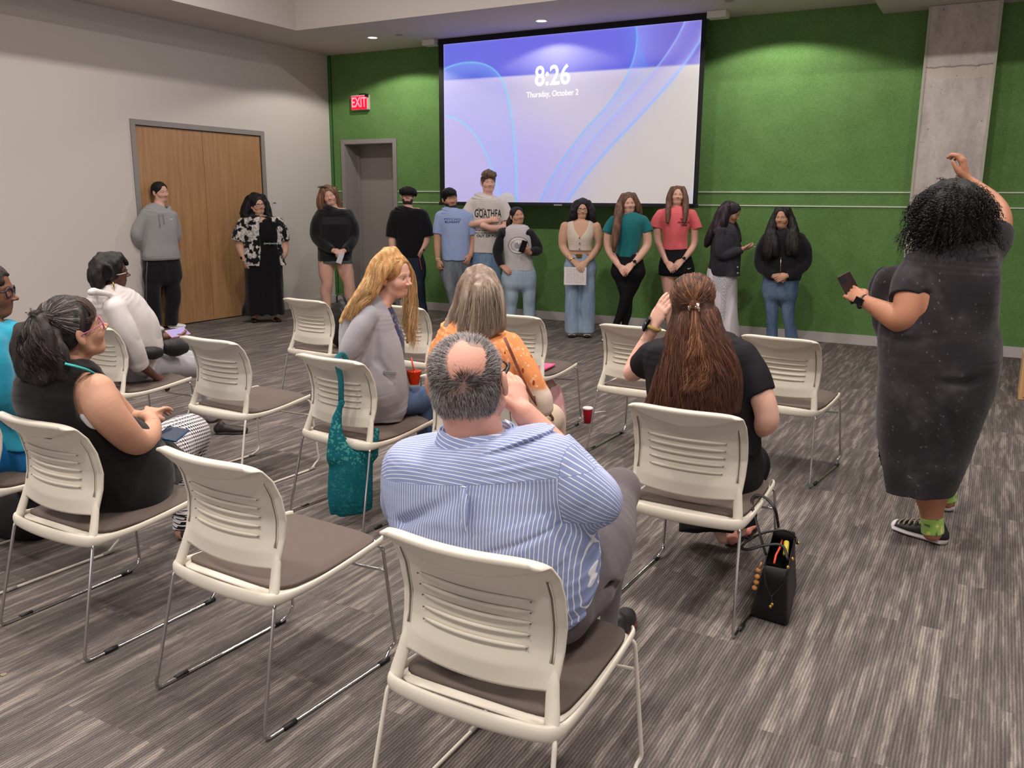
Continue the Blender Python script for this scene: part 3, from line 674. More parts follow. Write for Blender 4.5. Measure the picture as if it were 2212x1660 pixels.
class Field:
    def __init__(s): s.P = []; s.disp = []
    def tube(s, nodes_, rx, ry=None, side=(1, 0, 0), k=.02, sub=1, flat=(0, 0), op='u', ex=2.0, fdir=None, capr=None):
        P = np.asarray(nodes_, float); n = len(P)
        rx = np.full(n, rx, float) if np.isscalar(rx) else np.asarray(rx, float)
        ry = rx.copy() if ry is None else (np.full(n, ry, float) if np.isscalar(ry) else np.asarray(ry, float))
        if sub > 1 and n > 2:
            A = catmull(np.concatenate([P, rx[:, None], ry[:, None]], 1), sub); P, rx, ry = A[:, :3], A[:, 3], A[:, 4]
        rx = np.maximum(rx, .002); ry = np.maximum(ry, .002)
        m = np.maximum(rx, ry)[:, None]
        s.P.append(dict(t='tube', P=P, rx=rx, ry=ry, side=norm(side), k=k, flat=flat, op=op, lo=(P-m).min(0), hi=(P+m).max(0), ex=ex, fdir=fdir, capr=capr)); return s
    def ell(s, c, r, A=None, k=.02, op='u'):
        c = np.asarray(c, float); r = np.asarray(r, float)*np.ones(3); A = np.eye(3) if A is None else np.asarray(A)
        m = np.sqrt(((A*r[:, None])**2).sum(0))
        s.P.append(dict(t='ell', c=c, r=r, A=A, k=k, op=op, lo=c-m, hi=c+m)); return s
    def cut(s, pt, n, lo=None, hi=None, k=0):
        """remove the side of the plane the normal points to (inside box lo..hi)"""
        s.P.append(dict(t='plane', c=np.asarray(pt, float), n=norm(n), op='max', k=k, lo=lo, hi=hi)); return s
    def bounds(s, pad=.01):
        lo = np.min([p['lo'] for p in s.P if p['op'] == 'u'], 0)-pad; hi = np.max([p['hi'] for p in s.P if p['op'] == 'u'], 0)+pad; return lo, hi
    def evaluate(s, lo, hi, vox):
        n = np.maximum(np.ceil((hi-lo)/vox).astype(int)+1, 2)
        F = np.full(n, 1.0, np.float32)
        ax = [lo[i]+vox*np.arange(n[i]) for i in range(3)]
        for p in s.P:
            pad = p['k']+2.5*vox
            if p['lo'] is None: sl = (slice(None),)*3
            else:
                a = np.clip(np.floor((p['lo']-pad-lo)/vox).astype(int), 0, n); b = np.clip(np.ceil((p['hi']+pad-lo)/vox).astype(int)+1, 0, n)
                if np.any(b <= a): continue
                sl = tuple(slice(a[i], b[i]) for i in range(3))
            X = ax[0][sl[0]].astype(np.float32)[:, None, None]; Y = ax[1][sl[1]].astype(np.float32)[None, :, None]; Z = ax[2][sl[2]].astype(np.float32)[None, None, :]
            if p['t'] == 'ell':
                c, r, A = p['c'], p['r'], p['A']; x, y, z = X-c[0], Y-c[1], Z-c[2]
                q = [(x*A[i][0]+y*A[i][1]+z*A[i][2])/r[i] for i in range(3)]
                k0 = np.sqrt(q[0]**2+q[1]**2+q[2]**2)+1e-6; k1 = np.sqrt((q[0]/r[0])**2+(q[1]/r[1])**2+(q[2]/r[2])**2)+1e-6
                d = k0*(k0-1)/k1
            elif p['t'] == 'plane':
                d = (X-p['c'][0])*p['n'][0]+(Y-p['c'][1])*p['n'][1]+(Z-p['c'][2])*p['n'][2]
            else:
                P, rx, ry, sd = p['P'], p['rx'], p['ry'], p['side']; d = np.full(F[sl].shape, 1.0, np.float32)
                o = [ax[i][sl[i]][0] for i in range(3)]; shp = d.shape; ns = len(P)-1
                for i in range(ns):
                    m = max(rx[i], rx[i+1], ry[i], ry[i+1])+pad
                    a = np.minimum(P[i], P[i+1])-m; b = np.maximum(P[i], P[i+1])+m
                    ia = [max(0, int((a[j]-o[j])/vox)) for j in range(3)]; ib = [min(shp[j], int(math.ceil((b[j]-o[j])/vox))+1) for j in range(3)]
                    if any(ib[j] <= ia[j] for j in range(3)): continue
                    x = X[ia[0]:ib[0]]-P[i][0]; y = Y[:, ia[1]:ib[1]]-P[i][1]; z = Z[:, :, ia[2]:ib[2]]-P[i][2]
                    ab = P[i+1]-P[i]; L = math.sqrt(ab@ab)+1e-9; u = ab/L
                    s1 = sd-u*(sd@u); s1 = norm(s1) if np.linalg.norm(s1) > 1e-3 else norm(np.cross(u, (0.3, .9, .1))); s2 = np.cross(u, s1)
                    h = x*u[0]+y*u[1]+z*u[2]; t = np.clip(h/L, 0, 1)
                    e = h-t*L
                    q1 = x*s1[0]+y*s1[1]+z*s1[2]; q2 = x*s2[0]+y*s2[1]+z*s2[2]
                    R1 = rx[i]+(rx[i+1]-rx[i])*t; R2 = ry[i]+(ry[i+1]-ry[i])*t; rm = np.minimum(R1, R2); rc = rm if p['capr'] is None else np.minimum(rm, p['capr'] if i < 7 else .052)
                    f0 = p['flat'][0] and np.linalg.norm(P[i]-P[0]) < 2.2*max(rx[i], ry[i]); f1 = p['flat'][1] and np.linalg.norm(P[i+1]-P[-1]) < 2.2*max(rx[i+1], ry[i+1])
                    e2 = e
                    if (f0 and i == 0) or (f1 and i == ns-1):
                        e2 = e.copy()
                        if f0 and i == 0: e2[h < 0] = 0
                        if f1 and i == ns-1: e2[h > L] = 0
                    if p['ex'] != 2.0:
                        ex = p['ex']; dd = ((np.abs(q1/R1)**ex+np.abs(q2/R2)**ex+np.abs(e2/rc)**ex)**(1/ex)-1)*rm
                    else: dd = (np.sqrt((q1/R1)**2+(q2/R2)**2+(e2/rc)**2)-1)*rm
                    XX, YY, ZZ = X[ia[0]:ib[0]], Y[:, ia[1]:ib[1]], Z[:, :, ia[2]:ib[2]]
                    if f0: n0 = norm(P[0]-P[1]) if p['fdir'] is None else p['fdir']; dd = np.maximum(dd, (XX-P[0][0])*n0[0]+(YY-P[0][1])*n0[1]+(ZZ-P[0][2])*n0[2])
                    if f1: n1 = norm(P[-1]-P[-2]) if p['fdir'] is None else -p['fdir']; dd = np.maximum(dd, (XX-P[-1][0])*n1[0]+(YY-P[-1][1])*n1[1]+(ZZ-P[-1][2])*n1[2])
                    v = d[ia[0]:ib[0], ia[1]:ib[1], ia[2]:ib[2]]; np.minimum(v, dd, out=v)
            G = F[sl]
            if p['op'] == 'u': G[...] = smin(G, d, p['k'])
            elif p['op'] == 's': G[...] = -smin(-G, d, p['k'])
            elif p['op'] == 'max': G[...] = np.maximum(G, d) if p['k'] <= 0 else -smin(-G, -d, p['k'])
        for (fn, lim) in s.disp:
            idx = np.nonzero(np.abs(F) < lim); pts = [ax[i][idx[i]] for i in range(3)]
            F[idx] += fn(*pts).astype(np.float32)
        return F
    def mesh(s, vox, lo=None, hi=None):
        if lo is None: lo, hi = s.bounds(2*vox+.008)
        F = s.evaluate(np.asarray(lo), np.asarray(hi), vox); return nets(F, lo, vox)
_E = [(a, b) for a in range(8) for b in range(a+1, 8) if bin(a ^ b).count('1') == 1]
def nets(F, lo, vox):
    S = F < 0
    c = S[:-1, :-1, :-1].astype(np.int8)
    for d in range(1, 8):
        i, j, k = d & 1, d >> 1 & 1, d >> 2 & 1; n = F.shape
        c = c+S[i:n[0]-1+i, j:n[1]-1+j, k:n[2]-1+k]
    I = np.nonzero((c > 0) & (c < 8)); m = len(I[0])
    vals = np.empty((m, 8), np.float32)
    for d in range(8): vals[:, d] = F[I[0]+(d & 1), I[1]+(d >> 1 & 1), I[2]+(d >> 2 & 1)]
    acc = np.zeros((m, 3)); cnt = np.zeros(m)
    for a, b in _E:
        va, vb = vals[:, a], vals[:, b]; w_ = (va < 0) != (vb < 0); t = np.where(w_, va/(va-vb+1e-20), 0)
        pa = np.array([a & 1, a >> 1 & 1, a >> 2 & 1]); pb = np.array([b & 1, b >> 1 & 1, b >> 2 & 1])
        acc += np.where(w_[:, None], pa+(pb-pa)*t[:, None], 0); cnt += w_
    V = np.stack(I, 1)+acc/cnt[:, None]
    idx = np.full(c.shape, -1, np.int32); idx[I] = np.arange(m)
    Q = []
    for ax_ in range(3):
        s0 = [slice(None)]*3; s1 = [slice(None)]*3; s0[ax_] = slice(0, -1); s1[ax_] = slice(1, None)
        A, B = S[tuple(s0)], S[tuple(s1)]; e = np.nonzero(A != B); e = [q.copy() for q in e]
        o1, o2 = (ax_+1) % 3, (ax_+2) % 3
        ok = (e[o1] > 0) & (e[o2] > 0) & (e[o1] < idx.shape[o1]) & (e[o2] < idx.shape[o2])
        e = [q[ok] for q in e]; ins = A[tuple(e)]
        def cell(d1, d2):
            q = [e[0], e[1], e[2]]; q = list(q); q[o1] = e[o1]-d1; q[o2] = e[o2]-d2; return idx[tuple(q)]
        f = np.stack([cell(1, 1), cell(0, 1), cell(0, 0), cell(1, 0)], 1); f[~ins] = f[~ins][:, ::-1]
        Q.append(f)
    Q = np.concatenate(Q); Q = Q[(Q >= 0).all(1)]
    return np.asarray(lo)+V*vox, Q
def strands(L, r0, r1=None, sides=3):
    """(M,K,3) polylines -> one mesh of thin tapered tubes; returns V,F,strand index per vertex"""
    L = np.asarray(L); M_, K, _ = L.shape; r1 = r0*.3 if r1 is None else r1
    T = np.gradient(L, axis=1); T /= np.linalg.norm(T, axis=2, keepdims=True)+1e-9
    ref = np.array([.31, .52, .79]); N = np.cross(T, ref); N /= np.linalg.norm(N, axis=2, keepdims=True)+1e-9; B = np.cross(T, N)
    r = (r0+(r1-r0)*np.linspace(0, 1, K)**2)[None, :, None]
    V = np.stack([L+r*(math.cos(2*math.pi*j/sides)*N+math.sin(2*math.pi*j/sides)*B) for j in range(sides)], 2).reshape(-1, 3)
    m = np.arange(M_)[:, None, None]*K*sides; k = np.arange(K-1)[None, :, None]*sides; j = np.arange(sides)[None, None, :]; j2 = (j+1) % sides
    F = np.stack([m+k+j, m+k+j2, m+k+sides+j2, m+k+sides+j], -1).reshape(-1, 4)
    return V, F, np.repeat(np.arange(M_), K*sides)
def hair_colors(idx, base, var=.18, tint=None, tf=.0, n=None):
    M_ = idx.max()+1; b = np.array(s2l(base)); f = np.exp(rng.normal(0, var, M_))[:, None]; c = b*f
    if tint is not None:
        k = (rng.random(M_) < tf)[:, None]*rng.random((M_, 1)); c = c*(1-k)+np.array(s2l(tint))*k*f
    return np.clip(c[idx], 0, 1)

M_skin = vcmat('skin', .52, .3, bump=.12, bscale=220, sss=.03)
M_cloth = vcmat('cotton_cloth', .88, .12, bump=.18, bscale=420, sheen=.15)
M_fine = vcmat('smooth_cloth', .75, .2, bump=.08, bscale=500)
M_denim = vcmat('denim_cloth', .9, .1, bump=.25, bscale=600, var=.10)
M_knit = vcmat('knit_cloth', .95, .08, bump=.5, bscale=380, sheen=.3)
M_hair = vcmat('hair', .58, .28, bump=.5, bscale=90, stretch=(1, 1, .12))
M_strand = vcmat('hair_strand', .48, .35)
M_shoe = vcmat('shoe', .5, .4)
M_lens = mat('spectacle_frame', (30, 26, 34), .3, spec=.5)
M_gold = mat('gold_metal', (212, 176, 96), .3, metal=1)
M_silver = mat('silver_metal', (206, 206, 208), .25, metal=1)
M_glass = None

SKIN = dict(fair=(214, 168, 150), pink=(216, 170, 152), tan=(188, 142, 118), olive=(198, 156, 132), brown=(156, 108, 84), dark=(98, 66, 52), deep=(120, 80, 60))
class Person:
    """a figure laid out in the vertical plane through its base point; pixel coordinates are of the photograph, d = metres towards the viewpoint"""
    def __init__(s, base, label, skin='tan', hairc=(30, 24, 24), name='person', tone=1.0, world=None, cat='person', turn=0, plane=None):
        s.P0 = fl(*base) if world is None else np.array([world[0], world[1], 0.0])
        n = np.array([s.P0[0], s.P0[1], 0]); n /= np.linalg.norm(n)
        s.T = -n
        if plane: phi = math.degrees(math.atan2(-s.P0[0], s.P0[1])); turn += -phi if plane == 'front' else 90-phi
        t_ = math.radians(turn)     # turn > 0: the figure's plane is turned towards the right of the picture
        s.T = np.array([s.T[0]*math.cos(t_)-s.T[1]*math.sin(t_), s.T[0]*math.sin(t_)+s.T[1]*math.cos(t_), 0]); s.cf = math.cos(t_); s.sf = math.sin(t_)
        s.R = np.array([-s.T[1], s.T[0], 0])*1.0
        if s.R @ CM[0] < 0: s.R = -s.R
        s.U = np.array([0, 0, 1.0])
        s.o = empty(name, tuple(s.P0), 0, label, cat); s.body = Field(); s.skin = np.array(s2l(np.array(SKIN.get(skin, skin))*tone)); s.hairc = hairc; s.feat = []
        s.boxes = []; s.skinf = []
        s.uv = None
    def pp(s, x, y, d=0.0):
        r = ray(x, y); t = ((s.P0-CP) @ s.T+d)/(r @ s.T); return CP+t*r
    def v(s, r, u, t): return s.R*r+s.U*u+s.T*t
    def sc(s, p): return (CM[2] @ (p-CP))/FPX
    def nodes(s, L):
        P = np.array([s.pp(*q[:3]) for q in L]); r = np.array([q[3]*s.sc(p) for q, p in zip(L, P)])
        ry = np.array([q[4]*s.sc(p) if len(q) > 4 else rr for q, p, rr in zip(L, P, r)]); return P, r, ry
    def limb(s, F, L, inf=0.0, k=.02, sub=5, flat=(0, 0), side=None, **kw):
        P, rx, ry = s.nodes(L); F.tube(P, rx+inf, ry+inf, s.R if side is None else side, k, sub, flat, **kw); return P
    def rows(s, F, L, inf=0.0, k=.02, sub=3, flat=(0, 0), ratio=.62, ex=2.3, capr=.048):
        if F is s.body: flat = (0, 0)
        """rows (y, xl, xr[, half depth m[, d]])"""
        N = []
        for q in L:
            d = q[4] if len(q) > 4 else 0.0; p = s.pp((q[1]+q[2])/2, q[0], d); w_ = (q[2]-q[1])/2*s.sc(p)
            dep = q[3] if len(q) > 3 and q[3] else w_*ratio; w_ = math.sqrt(max(w_*w_-(dep*s.sf)**2, (.45*w_)**2))/s.cf; N.append((p, w_, dep))
        F.tube(np.array([a[0] for a in N]), np.array([a[1] for a in N])+inf, np.array([a[2] for a in N])+inf, s.R, k, sub, flat, ex=ex, fdir=s.U, capr=capr)
    # ---- head
    def head(s, top, chin, d=0.0, yaw=0, pitch=0, wide=1.0, face=1.0, eyes='open', lips=None, brow=None, beard=None, smile=0, jaw=1.0, eyec=(50, 32, 24), nose=1.0, earo=0.0, roll=None, neck_r=None, hh=None, fem=0, lens=None, ear=True, k=1.0):
        wide = wide*1.08
        a, b = s.pp(*top, d), s.pp(*chin, d); c = (a+b)/2; H = np.linalg.norm(a-b)*.965 if hh is None else hh
        up = norm(a-b)
        ya, pi_ = math.radians(yaw), math.radians(pitch)
        f = s.T*math.cos(ya)*math.cos(pi_)+s.R*math.sin(ya)*math.cos(pi_)+s.U*math.sin(pi_)
        if roll is not None: up = norm(s.U*math.cos(math.radians(roll))+s.R*math.sin(math.radians(roll)))
        up = norm(up-f*(up @ f)); rt = np.cross(f, up); s.wide = wide
        A = np.array([rt, f, up]); s.H = H; s.A = A; s.hc = c
        q = lambda x, y, z: c+(A.T @ np.array([x*wide, y, z]))*H
        s.q = q; B = s.body; h = H; e = lambda p, r, k_=.05, op='u', AA=None: B.ell(q(*p), np.array(r)*h*np.array([wide, 1, 1]), A if AA is None else AA, k_*h, op)
        tb = lambda P, r, k_=.03, op='u', sub=2: B.tube([q(*p) for p in P], np.array(r)*h, None, rt, k_*h, sub, op=op)
        e((0, -.08, .155), (.325, .405, .345), 0); e((0, .09, -.10), (.262*face, .26, .31), .12)
        e((0, .185, -.375), (.125*jaw, .115, .105), .14)
        for g in (-1, 1):
            tb([(g*.215*face, -.03, -.14), (g*.20*face*jaw, .02, -.27), (g*.09*jaw, .18, -.395)], [.08, .075, .07], .08)
            e((g*.15*face, .20, -.12), (.11, .11, .11), .10)
        tb([(-.19, .245, .075), (-.10, .295, .085), (0, .30, .075), (.10, .295, .085), (.19, .245, .075)], [.03, .036, .034, .036, .03], .06)
        for g in (-1, 1): e((g*.135, .385, .002), (.082, .085, .052), .05, 's')
        nz = nose
        tb([(0, .305, .045), (0, .345, -.03), (0, .385*1.0, -.10), (0, .40+.02*nz, -.135)], [.026, .027, .033*nz, .040*nz], .045)
        for g in (-1, 1): e((g*.045*nz, .37, -.148), (.034*nz, .045, .028), .025)
        sm = smile
        tb([(-.09-.03*sm, .262, -.255+.03*sm), (-.04, .312, -.242), (0, .325, -.246), (.04, .312, -.242), (.09+.03*sm, .262, -.255+.03*sm)], [.012, .021, .02, .021, .012], .03)
        tb([(-.075-.03*sm, .262, -.272+.025*sm), (0, .315-.01*sm, -.292-.012*sm), (.075+.03*sm, .262, -.272+.025*sm)], [.012, .026, .012], .03)
        tb([(-.10-.03*sm, .30, -.262+.03*sm), (0, .348, -.266-.006*sm), (.10+.03*sm, .30, -.262+.03*sm)], [.006, .008+.004*sm, .006], .012, 's')
        for g in (-1, 1): e((g*.130, .262, .002), (.062, .062, .062), .012)
        if ear:
            for g in (-1, 1):
                Ae = A.copy(); t = math.radians(22)*g; R2 = np.array([[math.cos(t), math.sin(t), 0], [-math.sin(t), math.cos(t), 0], [0, 0, 1]]); Ae = R2 @ A
                e((g*(.342+earo), -.055, -.015), (.026+earo*.3, .075, .125), .02, 'u', Ae); e((g*(.372+earo), -.03, .0), (.022, .04, .065), .02, 's', Ae); e((g*(.335+earo), -.05, -.125), (.025, .038, .04), .02)
        lo = np.min([q(x, y, z) for x in (-.42, .42) for y in (-.56, .52) for z in (-.56, .55)], 0); hi = np.max([q(x, y, z) for x in (-.42, .42) for y in (-.56, .52) for z in (-.56, .55)], 0)
        s.boxes.append((lo, hi, 'head'))
        lipc = np.array(s2l(lips)) if lips is not None else s.skin*np.array([.80, .48, .50])
        browc = np.array(s2l(brow if brow is not None else s.hairc))
        sk = s.skin; bc = None if beard is None else np.array(s2l(beard))
        def color(V, col):
            L = (V-c) @ A.T/H; x, y, z = L[:, 0]/wide, L[:, 1], L[:, 2]; inh = (np.abs(x) < .42) & (y > -.1) & (y < .5) & (np.abs(z) < .52)
            ax_ = np.abs(x)
            def mixc(mask, cc, a=1.0):
                m_ = np.clip(mask*a, 0, 1)[:, None]*inh[:, None]; col[:] = col*(1-m_)+cc*m_
            # cheeks and nose a little redder
            mixc(np.exp(-((ax_-.16)/.08)**2-((z+.13)/.08)**2)*(y > .15), sk*np.array([1.06, .80, .80]), .5)
            mixc(np.exp(-(x/.06)**2-((z+.13)/.05)**2)*(y > .3), sk*np.array([1.05, .80, .78]), .4)
            # beard
            if bc is not None:
                jawline = np.clip((-.335-z+ax_*.62)/.05, 0, 1)*np.clip((y+.06)/.06, 0, 1)
                chinb = np.clip((-.315-z)/.03, 0, 1)*np.clip((y-.02)/.05, 0, 1)
                mou = np.exp(-((z+.205)/.018)**2)*(ax_ < .10)*(y > .25)*.75
                gap = np.clip((.13-ax_)/.03, 0, 1)*np.clip((z+.345)/.03, 0, 1)
                mixc(np.clip(np.maximum(jawline*(1-gap)*np.clip((ax_-.13)/.05, 0, 1), chinb)+mou, 0, 1), bc, .95)
            # lips
            zc = -.262+.33*sm*(ax_/.12)**2*.25
            mixc(np.clip(1-np.abs((z-zc)/(.034*(1-(ax_/(.10+.03*sm))**2).clip(0.05, 1)))**3, 0, 1)*(ax_ < .10+.03*sm)*(y > .22), lipc, .85)
            if sm > .3: mixc(np.clip(1-np.abs((z-zc+.003)/(.014*(1-(ax_/.11)**2).clip(.05, 1)))**2, 0, 1)*(ax_ < .10)*(y > .25), np.array(s2l((238, 232, 226))), 1)
            else: mixc(np.clip(1-np.abs((z-zc)/.007)**2, 0, 1)*(ax_ < .09)*(y > .24), lipc*.35, .7)
            # eyes
            ex = ax_-.132; ez = z-.0
            if eyes == 'open':
                al = np.clip(1-(np.abs(ex)/.056)**2-(np.abs(ez+.001)/.021)**2, 0, 1)*(y > .2); al = np.clip(al*4, 0, 1)
                mixc(al, np.array(s2l((214, 204, 200))))
                ir = np.clip(1.6-np.hypot(ex, ez-.001)/.020, 0, 1)*al; mixc(ir, np.array(s2l(eyec))*.6)
                lid = np.exp(-((ez-.024+(ex/.06)**2*.014)/.008)**2)*(np.abs(ex) < .062)*(y > .2); mixc(lid, sk*.16, .9)
            else:
                lid = np.exp(-((ez+.012-(ex/.06)**2*.012)/.009)**2)*(np.abs(ex) < .060)*(y > .2); mixc(lid, sk*.14, .95)
            mixc(np.exp(-((ax_-.045)/.014)**2-((z+.158)/.010)**2)*(y > .33), sk*.25, .7)
            # brows
            bz = z-(.092+.018*np.sin((ax_-.05)/.15*math.pi)*1.0-(ax_ > .15)*(ax_-.15)*.25)
            mixc(np.clip(1-(np.abs(bz)/(.017-.003*fem))**2, 0, 1)*(ax_ > .045)*(ax_ < .215)*(y > .12), browc, .8)
            return col
        s.skinf.append(color)
        return s
    def glasses(s, m=None, w_=.115, hgt=.075, name='spectacles', r=.010, z=.0, mname=None, arm=None, lensm=None):
        m = m or M_lens; mb = MB(); H = s.H; q = s.q
        for g in (-1, 1):
            P = [q(g*.135+w_*math.copysign(abs(math.cos(t))**.75, math.cos(t)), .36-.03*abs(g*.135+w_*math.cos(t))/.2, z+hgt*math.copysign(abs(math.sin(t))**.75, math.sin(t))) for t in np.linspace(0, 2*math.pi, 25)[:-1]]
            mb.tube(P, r*H, 6, closed=True)
            mb.tube([q(g*.25, .335, z+.03), q(g*.33, .20, z+.03), q(g*.352, -.02, z+.02), q(g*.35, -.08, z-.03)], r*H*.9, 6, m=1 if arm else 0)
        mb.tube([q(-.035, .37, z+.015), q(0, .385, z+.022), q(.035, .37, z+.015)], r*H*.8, 6)
        return mb.build(name, [m, arm] if arm else m, s.o, smooth=True, world=True)
    def hand(s, wr, tip, back, left, size=.185, curl=.35, spread=.05, thumb=.3, F=None, curls=None, wr_r=None, box=True):
        """wr, tip world points; back = back-of-hand normal"""
        F = F or s.body; wr = np.asarray(wr, float); y = norm(np.asarray(tip)-wr); z = norm(np.asarray(back)-y*(np.asarray(back) @ y)); x = np.cross(y, z)*(1 if left else -1)
        # x points to the thumb side
        k = size/.185; q = lambda a, b, c_: wr+(x*a+y*b+z*c_)*k
        F.tube([q(0, -.02, 0), q(.001, .015, 0), q(.002, .055, 0), q(0, .09, -.001)], np.array([.024, .028, .038, .037])*k, np.array([.019, .016, .014, .012])*k, x, .012*k, 2)
        X = [.029, .0095, -.010, -.0285]; Ls = [.068, .077, .071, .055]; sp = [1, .3, -.35, -1]
        for i in range(4):
            cc = curl if curls is None else curls[i]; a0 = sp[i]*spread; p = np.array([X[i], .086, 0.0]); pts = [p.copy()]; ang = cc*.5
            for L_, m_ in zip((.45, .31, .24), (1, 1, .8)):
                dr = np.array([math.sin(a0)*math.cos(ang), math.cos(a0)*math.cos(ang), -math.sin(ang)]); p = p+dr*Ls[i]*L_; pts.append(p.copy()); ang += cc*m_
            F.tube([q(*t) for t in pts], np.array([.0095, .0088, .0082, .0068])*k, None, x, .004*k, 1)
        t0 = thumb; pts = [(.022, .015, -.004), (.042, .040, -.010-.01*t0), (.050-.012*t0, .068, -.016-.018*t0), (.050-.028*t0, .092, -.022-.02*t0)]
        F.tube([q(*t) for t in pts], np.array([.015, .0125, .0100, .008])*k, None, x, .008*k, 2)
        P = np.array([q(*t) for t in ((-.05, -.03, -.05), (.07, .19, .03), (.07, -.03, .03), (-.05, .19, -.06), (-.05, -.03, .03), (.07, .19, -.06), (-.05, .19, .03), (.07, -.03, -.06))])
        if box: s.boxes.append((P.min(0), P.max(0), 'hand'))
        s.hq = q; return q
    def build_body(s, vox=.007, hv=.0045, handv=None, name='body'):
        B = s.body; handv = handv or hv; V, F = B.mesh(vox); Vs = [V]; Fs = [F]; n = len(V)
        boxes = []
        for lo, hi, kd in s.boxes: boxes.append((np.array(lo), np.array(hi), handv if kd == 'hand' else hv))
        if hv < vox and boxes:
            keep = np.ones(len(F), bool); cen = V[F[:, 0]]
            for lo, hi, _ in boxes: keep &= ~((cen > lo+vox*.6) & (cen < hi-vox*.6)).all(1)
            Fs = [F[keep]]
            for bi, (lo, hi, vv) in enumerate(boxes):
                V2, F2 = B.mesh(vv, lo, hi); c2 = V2[F2[:, 0]] if len(F2) else np.zeros((0, 3)); kp = np.ones(len(F2), bool)
                for lo3, hi3, _ in boxes[:bi]: kp &= ~((c2 > lo3+.002) & (c2 < hi3-.002)).all(1)
                Vs.append(V2); Fs.append(F2[kp]+n); n += len(V2)
        V = np.concatenate(Vs); F = np.concatenate(Fs)
        u, inv = np.unique(F, return_inverse=True); V = V[u]; F = inv.reshape(F.shape)
        col = np.tile(s.skin, (len(V), 1))*(1+.05*vnoise(V[:, 0]*25, V[:, 1]*25, V[:, 2]*25))[:, None]
        for fn in s.skinf: col = fn(V, col)
        s.bo = raw(name, V, F, M_skin, s.o, attrs={'Col': np.clip(col, 0, 1)}, world=True); return s.bo
    def garment(s, name, F, col, m=None, vox=.007, folds=0, fscale=(9, 9, 4), label=None, colf=None, attrs=None, parent=None, keep=None):
        if folds:
            T_, R_ = s.T, s.R; ph = rng.random(3)*20
            def fn(x, y, z):
                a = x*R_[0]+y*R_[1]; b = x*T_[0]+y*T_[1]
                n1 = vnoise(a*fscale[0]+ph[0], b*fscale[1]+ph[1], z*fscale[2]+ph[2]); n2 = vnoise(a*fscale[0]*2.3+ph[1]+z*7, b*fscale[1]*2.3, z*fscale[2]*2.1+ph[0])
                return folds*((1-2*np.abs(n1))*.8+.45*n2)
            F.disp.append((fn, .03))
        V, Q = F.mesh(vox)
        if keep is not None:
            kp = keep(V[Q[:, 0]]); Q = Q[kp]; u, inv = np.unique(Q, return_inverse=True); V = V[u]; Q = inv.reshape(Q.shape)
        c = np.tile(np.array(s2l(col)), (len(V), 1))
        if colf: c = colf(V, c)
        at = {'Col': np.clip(c, 0, 1)}
        if attrs: at.update(attrs(V))
        o = raw(name, V, Q, m or M_cloth, parent or s.o, attrs=at, world=True)
        if label: o['label'] = label
        return o
    # ---- hair cap on the skull
    def cap(s, thick=.035, front=.13, low=-.1, fore=.16, H=None, side=.0, k=.03, back=-.22, oy=.50):
        F = Field(); q, A, h = s.q, s.A, s.H; w_ = s.wide
        F.ell(q(0, -.085, .165), np.array([.325*w_+thick, .405+thick, .345+thick])*h, A, .02)
        F.ell(q(0, -.16, -.02), np.array([.30*w_+thick, .30+thick, .28])*h, A, .10*h)
        # open the face
        F.ell(q(0, oy, -.10), np.array([.30*w_, .37, .40+fore])*h, A, k*h, 's')
        F.ell(q(0, .30, -.42), np.array([.42*w_, .42, .36])*h, A, k*h, 's')
        F.cut(q(0, 0, back), -A[2]+A[1]*.3)
        s.hF = F; return F
    def hair(s, F=None, col=None, vox=.006, amp=.004, freq=(60, 60, 9), name='hair', m=None, label=None, tint=None, parent=None):
        F = F or s.hF; col = s.hairc if col is None else col; ph = rng.random(3)*9
        if amp: F.disp.append((lambda x, y, z: amp*vnoise(x*freq[0]+ph[0], y*freq[1]+ph[1], z*freq[2]+ph[2]), .02))
        def cf(V, c):
            n = vnoise(V[:, 0]*85, V[:, 1]*85, V[:, 2]*8); c = c*(1+.35*n)[:, None]
            if tint is not None: k_ = np.clip(vnoise(V[:, 0]*60+9, V[:, 1]*60, V[:, 2]*5)*1.4, 0, 1)[:, None]; c = c*(1-k_)+np.array(s2l(tint))*k_
            return c
        return s.garment(name, F, col, m or M_hair, vox, colf=cf, label=label, parent=parent)
    def lock(s, F, L, flat=.5, k=.02, sub=3):
        """hair mass through pixel nodes (x,y,d,r)"""
        P, rx, ry = s.nodes(L); F.tube(P, rx, rx*flat*1.7, s.R, k, sub)
    def strands_px(s, guides, n, r0=.0007, spread=.010, wave=.004, wf=5, K=14, col=None, name='hair_strands', parent=None, tint=None, tf=.3, var=.25, ends=.0, frizz=0.0, m=None, wig=0):
        """guides: list of pixel polylines [(x,y,d)...]; strands are blended between neighbouring guides"""
        G = np.array([catmull([s.pp(*p) for p in g], 8) for g in guides], dtype=object) if False else [catmull([s.pp(*p) for p in g], 8) for g in guides]
        G = np.array([np.stack([np.interp(np.linspace(0, 1, K), np.linspace(0, 1, len(g)), g[:, i]) for i in range(3)], 1) for g in G])
        if wig:   # break the guides into separate wavy clumps
            g = len(G); aa = np.linspace(0, g-1, wig); i0 = np.minimum(aa.astype(int), g-2); tt = (aa-i0)[:, None, None]; G = G[i0]*(1-tt)+G[i0+1]*tt; u = np.linspace(0, 1, K)[None, :]
            ph = rng.random((wig, 1))*6.28; am = (.012*np.minimum(1, u*2.5))*(.6+.7*rng.random((wig, 1))); fr = 9+5*rng.random((wig, 1))
            G = G+(np.sin(ph+u*fr)*am)[..., None]*s.R+(np.cos(ph+u*fr)*am*.7)[..., None]*s.T
            return s.strands_w(G, n, r0, spread, wave, wf, K, col, name, parent, tint, tf, var, ends, frizz, m, True)
        return s.strands_w(G, n, r0, spread, wave, wf, K, col, name, parent, tint, tf, var, ends, frizz, m)
